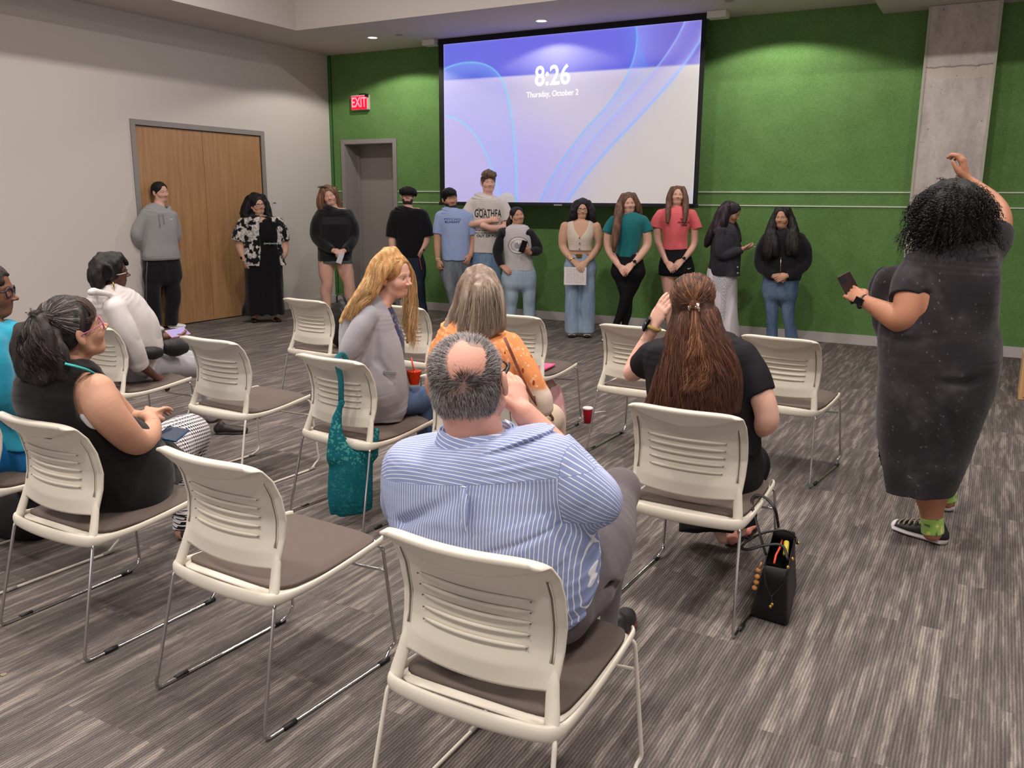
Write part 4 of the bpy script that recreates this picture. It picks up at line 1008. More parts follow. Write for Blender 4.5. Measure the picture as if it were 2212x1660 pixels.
    def skull(s, n, L, flow, mask=None, r0=.0006, K=6, lift=.35, colf=None, name='hair', gravity=.0, wave=0, rad=(.325, .405, .345), c0=(0, -.08, .155), jit=.25, m=None, lmin=.6, follow=False):
        """strands rooted on the scalp; flow(local unit-less points) -> direction in head coordinates"""
        rad = np.array(rad)*np.array([s.wide, 1, 1]); c0 = np.array(c0); P = rng.normal(0, 1, (n*3, 3)); P /= np.linalg.norm(P, axis=1, keepdims=True); N = P/rad; N /= np.linalg.norm(N, axis=1, keepdims=True); P = P*rad+c0
        if mask is not None: k = mask(P); P, N = P[k], N[k]
        P, N = P[:n], N[:n]; n = len(P); D = flow(P); D = D-N*(D*N).sum(1, keepdims=True); D /= np.linalg.norm(D, axis=1, keepdims=True)+1e-6
        D = D+rng.normal(0, jit, D.shape)*.6; ln = (L/s.H*(lmin+(1-lmin)*rng.random(n)))[:, None]
        out = []; ph = rng.random((n, 1))*6.28; B = np.cross(N, D)
        for k_ in range(K):
            t = k_/(K-1)
            if follow:
                p_ = P+D*ln*t; v_ = (p_-c0)/rad; nn = np.linalg.norm(v_, axis=1, keepdims=True); z_ = np.clip((p_[:, 2:3]-.0)/.15, 0, 1); q_ = c0+(p_-c0)/nn*1.005; p_ = q_*z_+np.where(nn > 1.0, p_*.0+c0+(p_-c0)*np.minimum(1, 1.03/nn), q_)*(1-z_)
                out.append(p_+N*ln*lift*t*(1-t)+B*np.sin(ph+t*9)*wave/s.H*t-np.array([0, 0, 1.0])*gravity*ln*t*t); continue
            out.append(P+D*ln*t+N*ln*(lift*t-lift*.75*t*t)-np.array([0, 0, 1.0])*gravity*ln*t*t+B*np.sin(ph+t*9)*wave/s.H*t-N*.004)
        Lw = np.stack(out, 1); W = s.hc+(Lw @ s.A)*s.H
        V, F, ix = strands(W, r0, r0*.4); c = colf(P, n) if colf else np.tile(np.array(s2l(s.hairc)), (n, 1))*np.exp(rng.normal(0, .25, n))[:, None]
        return raw(name, V, F, m or M_strand, s.o, True, attrs={'Col': np.clip(c[ix], 0, 1)}, world=True)
    def loc(s, px, py, rad=(.34, .42, .36), c0=(0, -.08, .155)):
        """head coordinates of the skull point seen at a pixel"""
        r = ray(px, py); o = (CP-s.hc) @ s.A.T/s.H-np.array(c0); d = (r @ s.A.T)/s.H; R_ = np.array(rad)*np.array([s.wide, 1, 1]); o, d = o/R_, d/R_
        a, b, c = d @ d, 2*o @ d, o @ o-1; q_ = b*b-4*a*c; t = (-b-math.sqrt(max(q_, 0)))/(2*a); return (o+d*t)*R_+np.array(c0)
    def strands_w(s, G, n, r0=.0007, spread=.010, wave=.004, wf=5, K=14, col=None, name='hair_strands', parent=None, tint=None, tf=.3, var=.25, ends=.0, frizz=0.0, m=None, clump=False):
        g = len(G); a = rng.random(n)*(g-1) if g > 1 else np.zeros(n); i = np.minimum(a.astype(int), max(g-2, 0)); t = (a-i)[:, None, None]*(0 if clump else 1); j = np.minimum(i+1, g-1)
        L = G[i]*(1-t)+G[j]*t
        off = rng.normal(0, 1, (n, 1, 3))*spread*(.35+.65*np.linspace(0, 1, K)[None, :, None]); L = L+off
        w_ = rng.normal(0, .55, (n, 1, 3))+(a*1.9)[:, None, None]+np.array([0, 1.6, 3.1])+(rng.random((n, 1, 1)) < .35)*2.4; tt = np.linspace(0, 1, K)[None, :, None]
        L = L+np.sin(tt*wf*6.28/2+w_)*wave*tt
        if frizz: L = L+rng.normal(0, 1, L.shape)*frizz*tt
        cutf = 1-rng.random((n, 1))*ends
        if ends:
            ti = np.linspace(0, 1, K)[None, :]*cutf*(K-1); lo_ = np.floor(ti).astype(int); fr = (ti-lo_)[..., None]; hi_ = np.minimum(lo_+1, K-1); ar = np.arange(n)[:, None]
            L = L[ar, lo_]*(1-fr)+L[ar, hi_]*fr
        V, F, ix = strands(L, r0); c = hair_colors(ix, s.hairc if col is None else col, var, tint, tf)
        return raw(name, V, F, m or M_strand, parent or s.o, True, attrs={'Col': c}, world=True)
    def shoe(s, heel, toe, w_=.045, h=.055, col=(30, 30, 32), sole=(230, 228, 226), name='shoe', label=None, vox=.005, low=False, soleh=.016, z0=0.0, colf=None):
        heel = np.array([heel[0], heel[1], z0]); toe = np.array([toe[0], toe[1], z0]); u = norm(toe-heel); L = np.linalg.norm(toe-heel); sd = np.cross(u, s.U); F = Field()
        q = lambda a, b, c_: heel+u*a*L+sd*b+s.U*c_
        F.tube([q(.14, 0, .035), q(.35, 0, .034), q(.6, .002, .03), q(.86, .003, .024)], [w_*.72, w_*.70, w_*.92, w_*.74], [h*.62, h*.66, h*.5, h*.40], sd, .02, 3)
        if not low: F.tube([q(.14, 0, .04), q(.2, 0, h+.015)], [w_*.68, w_*.62], None, sd, .02, 1)
        F.cut(q(0, 0, .0045), -s.U)
        F.tube([q(.10, 0, soleh*.5+.0005), q(.35, 0, soleh*.5+.0005), q(.62, .002, soleh*.5+.0005), q(.88, .003, soleh*.5+.0005)], [w_*.80, w_*.78, w_*1.0, w_*.80], soleh*.5, sd, .002, 3)
        sl = np.array(s2l(sole))
        def cf(V, c):
            k = (V[:, 2] < z0+soleh+.001)[:, None]; c = np.where(k, sl, c)
            return colf(V, c, q, u, L) if colf else c
        return s.garment(name, F, col, M_shoe, vox, colf=cf, label=label)
    def watch(s, P, axis, r=.030, col=None, name='wristwatch', face=True, up=None, w_=.010, m=None, facem=None):
        axis = norm(axis); ref = norm(np.cross(axis, s.U)) if abs(axis @ s.U) < .95 else s.R; ref2 = np.cross(axis, ref); mb = MB()
        ring = [P+r*(math.cos(t)*ref+math.sin(t)*ref2) for t in np.linspace(0, 2*math.pi, 25)[:-1]]
        mb.tube(ring, w_, 8, closed=True, flat=(.28, 1), up=axis) if False else mb.tube(ring, w_*.5, 8, closed=True)
        if face:
            n_ = norm(up if up is not None else s.T); n_ = norm(n_-axis*(n_ @ axis)); sd = np.cross(axis, n_)
            mb.obox(P+n_*(r+.002), axis*w_*1.7, sd*w_*1.4, n_*.005, m=1)
        return mb.build(name, [m or mat('watch_strap', (32, 30, 34), .5), facem or mat('watch_face', (16, 16, 20), .15)], s.o, smooth=False, world=True)
    def decal(s, name, V2, F2, center_px, d, m, target, size=1.0, fwd=None, off=.0025):
        """flat lettering pressed onto a garment; V2 in metres around the centre"""
        c = s.pp(*center_px, d); fwd = norm(s.T if fwd is None else fwd); rt = norm(np.cross(s.U, fwd)); 
        if rt @ s.R < 0: rt = -rt
        me = target.data; bm = bmesh.new(); bm.from_mesh(me); bt = BVHTree.FromBMesh(bm); off0 = np.array(s.P0)
        out = []
        for v in V2:
            p = c+rt*v[0]*size+s.U*v[1]*size+fwd*.6; h = bt.ray_cast(Vector(p-off0), Vector(-fwd))
            out.append(np.array(h[0])+off0+fwd*off if h[0] is not None else c+rt*v[0]*size+s.U*v[1]*size)
        bm.free(); return raw(name, np.array(out), F2, m, target, False, world=False) if False else _decal_obj(name, out, F2, m, s, target)
def _decal_obj(name, out, F2, m, s, target):
    V = np.array(out)-np.array(s.P0); o = raw(name, V, F2, m, None, False); o.parent = target; return o
def phone(name, c, along, normal, label, col=(24, 24, 28), back=None, L=.148, W=.072, scr=None, case=None, cat='phone'):
    along = norm(along); normal = norm(np.asarray(normal)-along*(np.asarray(normal) @ along)); w_ = np.cross(along, normal)
    o = empty(name, tuple(c), 0, label, cat)
    MB().obox(c, w_*W/2, along*L/2, normal*.0045).build('phone_body', mat('phone_'+'_'.join(map(str, col)), col, .3), o, bevel=.003, world=True)
    MB().obox(np.asarray(c)+normal*.0048, w_*(W/2-.004), along*(L/2-.004), normal*.0004).build('screen', scr or mat('dark_screen', (12, 12, 16), .1), o, world=True)
    mb = MB(); cc = np.asarray(c)-normal*.0052+along*(L/2-.022)+w_*(W/2-.02)
    mb.obox(cc, w_*.014, along*.016, normal*.001); mb.build('camera_module', mat('camera_module', (30, 30, 34), .2), o, world=True)
    return o

# ------------------------------------------------------------------ people standing along the green wall
def thin(L, f=.78): return [(a, b, c, r*f) for a, b, c, r in L]
def neck(s, bx, by, d=0, r=.052, inf=0):
    q = s.q; p = s.pp(bx, by, d)
    s.body.tube([q(0, -.10, -.02), q(0, -.09, -.30), p, p-s.U*.05], np.array([r*1.0, r, r*1.12, r*1.5])+inf, None, s.R, .03, 3)
    s.nb = p; s.nr = r
def neckcut(s, F, r=None, drop=.0, tw=.0, k=.01):
    q = s.q; p = s.nb-s.U*drop+s.T*tw; r = r or s.nr*1.22
    F.tube([q(0, -.09, -.25), s.nb, p-s.U*.022], [r, r, r*.95], None, s.R, k, 1, flat=(0, 1), op='s')
def necklace(s, drop, m, w_=.05, r=.0016, name='necklace', pend=None, fwd=.055, base=None):
    """fine chain resting on the chest"""
    b = s.nb if base is None else base; bt = None
    P = [b+s.R*w_*math.sin(t)+s.T*(fwd*(.15+.85*max(0, math.cos(t))))-s.U*(drop*max(0, math.cos(t))**1.5-.02*(1-abs(math.cos(t)))) for t in np.linspace(-math.pi/2, math.pi/2, 17)]
    mb = MB().tube(P, r, 5)
    o = mb.build(name, m, s.o, smooth=True, world=True)
    if pend is not None: MB().obox(P[8]-s.U*pend, s.R*pend*.8, s.U*pend, s.T*.002).build('pendant', m, o, world=True)
    return o
def torso_core(s, rows, inf=-.016): s.rows(s.body, rows[1:-1] if len(rows) > 4 else rows, inf-.004, k=.03)
def legs_skin(s, L): 
    for l in L: s.limb(s.body, l, k=.03)
def top_garment(s, name, rows, sleeves, col, m=None, vox=.0065, folds=.004, flat_sl=True, nc=True, inf=0, ratio=.62, extra=None, ncr=None, drop=0, **kw):
    F = Field(); s.rows(F, rows, inf, k=.02, flat=(0, 1), ratio=ratio)
    for sl in sleeves: s.limb(F, sl, inf, k=.022, flat=(0, 1 if flat_sl else 0))
    if extra: extra(F)
    if nc: neckcut(s, F, ncr, drop)
    return s.garment(name, F, col, m or M_cloth, vox, folds, **kw)
def trousers(s, name, rows, legs, col, m=None, vox=.0065, folds=.004, inf=0, **kw):
    F = Field(); s.rows(F, rows, inf, k=.02, flat=(1, 0), capr=.13)
    for l in legs: s.limb(F, l, inf, k=.04, flat=(0, 1))
    return s.garment(name, F, col, m or M_denim, vox, folds, **kw)
def wash(base, light, amp=.75, fz=30):
    b, l = np.array(s2l(base)), np.array(s2l(light))
    def f(V, c):
        n = np.clip(.45+.45*vnoise(V[:, 0]*10, V[:, 1]*10, V[:, 2]*2.5)+.22*vnoise(V[:, 0]*fz*2, V[:, 1]*fz*2, V[:, 2]*fz*.5), 0, 1)[:, None]*amp
        return b*(1-n)+l*n
    return f
LAB = 'person '
# 1 --- hoodie
s = Person((362, 711), 'young man in a grey hoodie and black track pants standing by the wooden door', 'pink', (26, 22, 24), turn=32)
s.head((343, 393), (351, 437), yaw=6, pitch=-4, eyes='shut', beard=None, brow=(34, 26, 26), jaw=1.15)
neck(s, 343, 449, r=.060)
R_ = [(452, 330, 362, .08), (457, 315, 372, .105), (466, 308, 378, .125), (495, 312, 381, .14), (530, 312, 383, .14), (552, 311, 387, .145), (561, 313, 385, .135)]
torso_core(s, R_); aL = [(314, 464, 0, 12), (301, 490, -.03, 13), (298, 515, -.05, 12.5), (314, 549, -.17, 8)]; aR = [(371, 466, 0, 11), (378, 490, -.04, 12), (378, 515, -.07, 11), (352, 547, -.20, 8)]
for a in (aL, aR): s.limb(s.body, thin(a, .7))
s.hand(s.pp(318, 552, -.18), s.pp(345, 556, -.20), -s.T, True)
s.hand(s.pp(350, 548, -.21), s.pp(325, 555, -.20), -s.T, False)
l1 = [(331, 590, 0, 18), (330, 640, .02, 16.5), (334, 672, 0, 15), (337, 703, -.02, 13)]; l2 = [(368, 590, 0, 19), (374, 640, .02, 16), (371, 674, 0, 14), (372, 703, 0, 13)]
for l in (l1, l2): s.limb(s.body, thin(l, .6))
s.build_body(.008, .0045)
def hood(F):
    F.tube([s.pp(322, 447, -.05), s.pp(327, 455, .04), s.pp(345, 463, .10), s.pp(362, 458, .06), s.pp(366, 449, -.04)], [.03, .034, .026, .032, .028], None, s.R, .02, 3)
    F.tube([s.pp(325, 448, -.09), s.pp(345, 449, -.13), s.pp(364, 449, -.08)], [.035, .045, .032], None, s.R, .02, 3)
g = top_garment(s, 'hoodie', R_, [aL, aR], (156, 155, 157), folds=.005, extra=hood, ncr=.056)
F = Field(); s.limb(F, [(330, 544, .125, 6), (350, 528, .145, 9), (370, 544, .135, 7)], k=.02); 
for x in (343, 352): MB().tube([s.pp(x, 461, .145), s.pp(x+2, 475, .155), s.pp(x+3, 492 if x < 350 else 484, .16)], .0035, 6).build('drawstring', mat('cord_grey', (128, 127, 130), .9), s.o, smooth=True, world=True)
F = Field(); s.rows(F, [(556, 311, 387, .148), (561.5, 313, 386, .140)], .003, flat=(1, 1)); s.garment('hoodie_rib_hem', F, (136, 135, 138), M_knit, .006)
V_ = np.array([(-.022, -.004, 0), (-.010, -.010, 0), (.004, -.006, 0), (.026, .008, 0), (.004, .000, 0), (-.010, -.002, 0), (-.016, .004, 0)])[:, :2]
s.decal('chest_swoosh', V_, [(0, 1, 2, 3, 4, 5, 6)], (368, 473), .1, mat('print_white', (230, 230, 232), .7), g)
tp = trousers(s, 'track_pants', [(556, 316, 384, .12), (575, 313, 389, .135), (595, 314, 391, .13)], [l1, l2], (26, 25, 29), M_cloth, folds=.006)
MB().tube([s.pp(*q) for q in ((318, 566, .09), (316, 600, .10), (316, 640, .09), (319, 690, .06))], .006, 6, flat=(1, .5)).build('side_stripe', mat('stripe_grey', (88, 94, 96), .8), s.o, smooth=True, world=True)
s.shoe(s.pp(364, 707, -.02), s.pp(404, 716, .10)*1, w_=.052, h=.06, col=(222, 222, 224), sole=(236, 236, 236), name='sneaker')
s.shoe(s.pp(333, 704, -.04), s.pp(352, 712, .12), w_=.052, h=.06, col=(222, 222, 224), sole=(236, 236, 236), name='sneaker')
s.cap(.028, fore=.12, back=-.16); s.hF.cut(s.q(0, -.02, -.08), s.A[1]*.3-s.A[2]); s.hair(vox=.005, amp=.003)

# 2 --- black dress and patterned shirt
s = Person((572, 695), 'woman in a long black dress with an open black and white floral shirt', 'olive', (16, 14, 18))
s.head((553, 425), (561, 463), yaw=28, pitch=4, wide=1.08, jaw=1.2, face=1.06, fem=1)
neck(s, 561, 474, r=.056)
R_ = [(474, 545, 582, .09), (480, 530, 600, .13), (497, 528, 608, .17), (512, 530, 609, .175), (524, 532, 605, .155), (545, 529, 609, .175), (570, 527, 611, .18)]
torso_core(s, R_[:5], -.03)
aL = [(527, 484, 0, 12), (520, 505, .02, 11), (517, 528, .02, 9.5), (523, 548, .06, 7.5), (528, 562, .08, 5.5)]; aR = [(603, 485, 0, 11), (611, 508, .02, 10), (615, 530, .02, 8.5), (615, 545, .05, 7), (613, 553, .06, 5.5)]
for a in (aL, aR): s.limb(s.body, a)
s.hand(s.pp(528, 562, .08), s.pp(534, 582, .10), -s.R+s.T*.6, False, curl=.5); s.hand(s.pp(613, 553, .06), s.pp(609, 574, .08), s.R+s.T*.6, True, curl=.8)
for l in ([(558, 560, 0, 16), (552, 620, 0, 11), (552, 660, 0, 9), (550, 690, 0, 5.5), (549, 696, .03, 5)], [(582, 560, 0, 16), (590, 620, 0, 11), (592, 658, 0, 9), (592, 686, 0, 5.5), (597, 692, .04, 5)]): s.limb(s.body, l)
s.build_body(.008, .0045)
F = Field(); s.rows(F, R_[1:4]+[(524, 534, 604, .15), (548, 530, 609, .17), (600, 528, 611, .17), (650, 528, 613, .19), (672, 526, 617, .20), (678, 526, 618, .20)], -.004, flat=(0, 1)); neckcut(s, F, .085, .055, .06, k=.02)
def skf(x, y, z):
    a = x*s.R[0]+y*s.R[1]; return .010*np.sin(a*48)*np.clip((.9-z)/.5, 0, 1)
F.disp.append((skf, .03)); s.garment('long_dress', F, (17, 15, 19), M_cloth, .007, .003)
def shirtcut(F):
    F.tube([s.pp(570, 470, .2), s.pp(580, 500, .22), s.pp(584, 540, .22), s.pp(586, 580, .22)], [.06, .125, .125, .155], [.2, .16, .16, .2], s.R, .01, 2, op='s')
def floral(V, c):
    n = vnoise(V[:, 0]*17, V[:, 1]*17, V[:, 2]*17)+.5*vnoise(V[:, 0]*40, V[:, 1]*40, V[:, 2]*40); n2 = vnoise(V[:, 0]*60, V[:, 1]*60, V[:, 2]*60)
    k = np.clip((n+.10)*9, 0, 1)[:, None]; g = np.clip((n2+.1)*2, 0, .55)[:, None]
    return np.array(s2l((18, 18, 22)))*(1-k)+(np.array(s2l((206, 200, 196)))*(1-g)+np.array(s2l((92, 92, 98)))*g)*k
top_garment(s, 'open_floral_shirt', [(472, 540, 590, .10), (478, 526, 604, .14), (497, 526, 611, .18), (524, 529, 610, .17), (548, 526, 613, .185), (566, 528, 613, .185), (573, 536, 612, .18)], [[(527, 484, 0, 13), (519, 503, .02, 14.5), (515, 520, .02, 15)], [(603, 485, 0, 12), (611, 505, .02, 12.5), (613, 521, .02, 12)]], (200, 196, 194), folds=.005, extra=shirtcut, colf=floral, inf=.006)
bm_ = MB()
for k in range(7):
    cx_ = 572+k*5.3; P = [s.pp(cx_, 526.5, .172-.012*abs(k-3)**1.3*.4)+s.R*.013*math.cos(t)+s.U*.009*math.sin(t)*(1 if k % 2 == 0 else .35) for t in np.linspace(0, 6.28, 13)[:-1]]; bm_.tube(P, .0032, 6, closed=True)
bm_.build('chain_belt', mat('belt_green_silver', (176, 204, 190), .3, metal=.6), s.o, smooth=True, world=True)
necklace(s, .06, M_gold, .05, pend=.007, fwd=.09); s.glasses(mat('violet_frame', (72, 40, 110), .3))
s.watch(s.pp(525, 557, .075), s.pp(528, 562, .08)-s.pp(523, 548, .06), .030, up=-s.R+s.T)
F = s.cap(.045, fore=.10, back=-.3)
for L in ([(541, 432, -.06, 11), (534, 450, -.06, 13), (531, 466, -.04, 12), (533, 480, 0, 7)], [(566, 428, -.06, 9), (576, 448, -.05, 9), (579, 464, -.02, 8), (584, 473, .02, 5)], [(552, 432, -.12, 16), (548, 455, -.14, 20), (550, 478, -.14, 20)]): s.lock(F, L, .8)
s.hair(F, amp=.007, freq=(40, 40, 22))
for hx, hy, tx, ty in ((546, 694, 553, 701), (590, 690, 606, 696)): s.shoe(s.pp(hx, hy, -.03), s.pp(tx, ty, .14), w_=.043, h=.035, col=(34, 16, 18), sole=(28, 16, 18), name='flat_shoe', low=True, soleh=.008)

# 3 --- black sweatshirt, shorts
s = Person((728, 692), 'woman in a black sweatshirt and grey shorts standing by the grey door', 'fair', (98, 68, 52))
s.head((708, 406), (717, 445), yaw=-6, pitch=4, fem=1, wide=1.05, eyes='shut', brow=(110, 80, 66))
neck(s, 722, 453, r=.056)
R_ = [(453, 702, 742, .09), (458, 686, 755, .115), (470, 681, 763, .14), (500, 684, 765, .15), (530, 686, 763, .155), (562, 687, 759, .155)]
torso_core(s, R_, -.02)
aL = [(691, 466, 0, 12.5), (683, 488, .01, 13.5), (684, 512, .03, 13), (702, 530, .12, 11), (719, 541, .19, 8)]; aR = [(752, 466, 0, 12.5), (763, 488, .01, 13), (763, 512, .03, 13), (755, 530, .12, 11), (745, 541, .18, 8)]
for a in (aL, aR): s.limb(s.body, thin(a, .6))
hL = s.hand(s.pp(719, 542, .19), s.pp(740, 549, .20), s.T+s.U*.5, False, curl=.5); hR = s.hand(s.pp(745, 541, .19), s.pp(730, 554, .22), s.T+s.U*.4, True, curl=.55)
legs_skin(s, [[(705, 565, 0, 18), (705, 590, .01, 16), (707, 612, .02, 12), (704, 630, -.01, 12.5), (706, 655, -.01, 9), (708, 684, 0, 6.5)], [(742, 565, 0, 17.5), (748, 590, .01, 16), (754, 612, .02, 12), (756, 632, -.01, 12.5), (758, 655, -.01, 9), (758, 684, 0, 6.5)]])
s.build_body(.008, .0045)
g = top_garment(s, 'sweatshirt', R_, [aL, aR], (24, 23, 27), M_knit, folds=.006, ncr=.062)
F = Field(); s.rows(F, [(472, 692, 756, .150)], 0); V_, F_ = gridmesh(lambda u, v: ((u-.5)*.36, (v-.5)*.10, u*0), 10, 5); s.decal('tonal_print', V_[:, :2], [tuple(f) for f in F_], (725, 477), .1, mat('tonal_black', (38, 37, 42), .9), g)
F = Field(); s.rows(F, [(545, 690, 758, .13), (560, 689, 760, .14), (569, 688, 762, .14)], -.003, flat=(1, 1)); F.cut(s.pp(723, 571, 0), -s.U); s.garment('shorts', F, (86, 94, 96), M_cloth, .007)
phone('smartphone', s.pp(735, 558, .23), s.R*.35+s.U, s.T, 'white phone held low by the woman in the black sweatshirt', (206, 202, 210), scr=mat('phone_white', (206, 202, 212), .3), L=.145)
F = s.cap(.04, fore=.14, back=-.3)
for L in ([(697, 414, -.02, 8), (692, 430, -.01, 8.5), (692, 445, 0, 8), (697, 455, .02, 6)], [(722, 412, -.04, 8), (729, 428, -.03, 6.5), (733, 442, -.02, 6), (732, 452, 0, 4)], [(708, 412, -.1, 13), (712, 435, -.11, 17), (714, 452, -.09, 15)]): s.lock(F, L, .8)
s.hair(F, tint=(150, 112, 84))
s.strands_px([[(703, 408, 0), (695, 405, .02), (686, 404, .02)], [(708, 405, 0), (699, 403, 0), (690, 407, .02)]], 60, .0012, .008, .006, K=8)
for hx, tx in ((706, 704), (758, 764)): s.shoe(s.pp(hx, 688, -.05), s.pp(tx, 700, .16), w_=.045, h=.05, col=(60, 58, 60), name='sneaker')

# 4 --- black tee
s = Person((893, 693), 'young man in a loose black T-shirt with a chain necklace by the grey door', 'pink', (16, 14, 18))
s.head((881, 405), (880, 443), yaw=0, pitch=10, eyes='shut', beard=(22, 18, 20), jaw=1.1)
neck(s, 881, 454, r=.060)
R_ = [(454, 862, 902, .09), (459, 848, 914, .12), (470, 848, 918, .14), (500, 854, 919, .145), (530, 856, 916, .145), (556, 858, 913, .14)]
torso_core(s, R_)
aL = [(853, 466, 0, 9), (847, 495, .01, 9), (847, 522, .03, 8), (848, 545, .06, 6)]; aR = [(913, 466, 0, 9), (922, 495, .01, 9), (921, 521, .03, 8), (912, 540, .07, 6)]
for a in (aL, aR): s.limb(s.body, a)
s.hand(s.pp(848, 545, .06), s.pp(852, 563, .06), -s.R+s.T*.5, False); s.hand(s.pp(911, 541, .08), s.pp(903, 556, .10), s.R*.7+s.T, True, curl=.6)
l1 = [(874, 575, 0, 18), (876, 620, .02, 15), (884, 660, 0, 12), (886, 688, 0, 11)]; l2 = [(899, 575, 0, 19), (902, 612, .02, 16), (907, 645, 0, 13), (911, 668, 0, 12), (912, 690, 0, 11)]
for l in (l1, l2): s.limb(s.body, thin(l, .6))
s.build_body(.008, .0045)
top_garment(s, 'loose_tee', R_, [[(855, 466, 0, 14), (848, 490, .01, 13.5), (845, 513, .02, 13)], [(912, 466, 0, 14), (921, 490, .01, 13.5), (925, 511, .02, 13)]], (22, 20, 25), folds=.005, ncr=.064)
trousers(s, 'jeans', [(545, 862, 912, .12), (570, 856, 918, .13), (590, 858, 920, .125)], [l1, l2], (38, 46, 60), colf=wash((30, 36, 50), (58, 70, 88)))
necklace(s, .075, M_silver, .055, .0028, pend=.011, fwd=.10); s.watch(s.pp(912, 539, .07), s.pp(911, 541, .08)-s.pp(921, 521, .03), .031, up=s.T+s.R, m=mat('watch_blue', (60, 70, 110), .5))
lo_ = empty('lanyard', tuple(s.pp(907, 548, .13)), 0, 'orange and black lanyard hanging from the hand of the man in the black T-shirt', 'lanyard')
MB().tube([s.pp(*q) for q in ((904, 546, .14), (907, 560, .15), (911, 583, .15))], .007, 6, flat=(1, .3)).build('orange_strap', mat('strap_orange', (206, 84, 52), .8), lo_, world=True)
MB().tube([s.pp(*q) for q in ((908, 546, .14), (912, 562, .14), (912, 585, .14))], .006, 6, flat=(1, .3)).build('black_strap', M_black, lo_, world=True)
F = s.cap(.042, fore=.0, back=-.12); s.lock(F, [(868, 414, .07, 6), (880, 412, .11, 7), (892, 414, .08, 6), (897, 419, .04, 5)], .8); s.hair(F, amp=.005, freq=(70, 70, 20))
for hx, tx in ((886, 884), (911, 914)): s.shoe(s.pp(hx, 690, -.03), s.pp(tx, 702, .18), w_=.048, h=.06, col=(40, 38, 40), name='sneaker')

# 5 --- blue tee, beard
s = Person((987, 701), 'bearded young man in a light blue T-shirt left of the tallest man', 'tan', (22, 19, 22))
s.head((969, 407), (975, 451), yaw=20, pitch=-3, beard=(20, 16, 18), eyes='open', wide=1.03, jaw=1.15, roll=-10)
neck(s, 979, 458, r=.062)
R_ = [(456, 962, 1000, .09), (461, 948, 1012, .12), (475, 946, 1018, .145), (500, 952, 1016, .155), (530, 953, 1015, .155), (562, 955, 1014, .15)]
torso_core(s, R_)
aL = [(951, 468, 0, 9), (946, 492, .01, 9), (945, 518, .02, 8), (945, 540, .05, 7), (946, 562, .07, 5)]; aR = [(1012, 468, 0, 9), (1018, 495, .0, 9), (1020, 522, .0, 8), (1016, 552, .07, 5.5)]
for a in (aL, aR): s.limb(s.body, a)
s.hand(s.pp(946, 562, .07), s.pp(950, 583, .09), -s.R*.8+s.T*.8, False, curl=.7); s.hand(s.pp(1016, 552, .08), s.pp(1010, 566, .12), s.R+s.T, True, curl=.7)
l1 = [(969, 590, 0, 17.5), (974, 618, .02, 15.5), (981, 645, 0, 13), (986, 672, 0, 12), (988, 696, 0, 12)]; l2 = [(1001, 590, 0, 17), (1006, 620, .02, 15), (1009, 660, 0, 12), (1010, 696, 0, 12)]
for l in (l1, l2): s.limb(s.body, thin(l, .6))
s.build_body(.008, .0045)
g = top_garment(s, 'blue_tee', R_, [[(952, 468, 0, 13), (947, 488, .01, 12), (944.5, 506, .02, 10.5)], [(1012, 468, 0, 13), (1018, 490, 0, 12), (1020, 508, 0, 11)]], (148, 166, 208), folds=.005, ncr=.064)
for t_, y_, c_ in (('PSYCHO', 474, (70, 84, 140)), ('BUNNY', 480, (34, 40, 74))):
    V_, F_ = text_mesh(t_, .045, 0, .001, spacing=1.15); s.decal('shirt_lettering', V_[:, :2]*np.array([1.15, .8]), F_, (977, y_), .1, mat('print_%d' % c_[0], c_, .8), g)
trousers(s, 'washed_jeans', [(552, 958, 1013, .125), (575, 954, 1018, .14), (595, 955, 1018, .135)], [l1, l2], (118, 128, 138), folds=.007, colf=wash((84, 92, 102), (158, 164, 168)))
necklace(s, .07, M_silver, .055, .0016, pend=.008, fwd=.11); s.watch(s.pp(946, 559, .07), s.U, .029, face=False, m=mat('bracelet_cream', (226, 206, 180), .4), name='bracelet')
F = s.cap(.045, fore=.06, back=-.12); s.lock(F, [(958, 417, .05, 5), (968, 415, .10, 6), (980, 416, .10, 6)], .8); s.hair(F, amp=.004, freq=(70, 70, 20))
for hx, tx in ((986, 984), (1010, 1014)): s.shoe(s.pp(hx, 698, -.03), s.pp(tx, 712, .18), w_=.048, h=.06, col=(70, 68, 70), name='sneaker')

# 6 --- tall man, arms crossed
s = Person((1056, 700), 'tallest man, crossed arms, white printed T-shirt, in front of the projection screen', 'pink', (92, 72, 58))
s.head((1055, 374), (1055, 417), yaw=14, pitch=2, jaw=1.12, brow=(96, 70, 58))
neck(s, 1052, 428, r=.062)
R_ = [(427, 1034, 1072, .09), (432, 1018, 1085, .125), (445, 1014, 1090, .14), (475, 1018, 1086, .145), (510, 1020, 1080, .145), (546, 1017, 1076, .14)]
torso_core(s, R_)
aL = [(1018, 444, 0, 10), (1012, 465, .02, 9.5), (1011, 484, .06, 8), (1034, 482, .15, 7), (1058, 477, .19, 5.5)]; aR = [(1087, 444, 0, 10), (1092, 468, .02, 9.5), (1089, 490, .06, 8), (1066, 494, .17, 7.5), (1043, 488, .21, 6)]
for a in (aL, aR): s.limb(s.body, a, k=.012)
s.hand(s.pp(1058, 477, .19), s.pp(1080, 472, .13), s.T+s.U*.3, False, curl=.3); s.hand(s.pp(1044, 488, .19), s.pp(1027, 478, .12), s.T, True, curl=.3, size=.16)
l1 = [(1034, 590, 0, 17), (1032, 630, .02, 15), (1036, 670, 0, 13), (1036, 704, 0, 12)]; l2 = [(1062, 590, 0, 17), (1074, 630, .02, 15), (1081, 670, 0, 12), (1084, 704, 0, 11)]
for l in (l1, l2): s.limb(s.body, thin(l, .6))
s.build_body(.008, .0045)
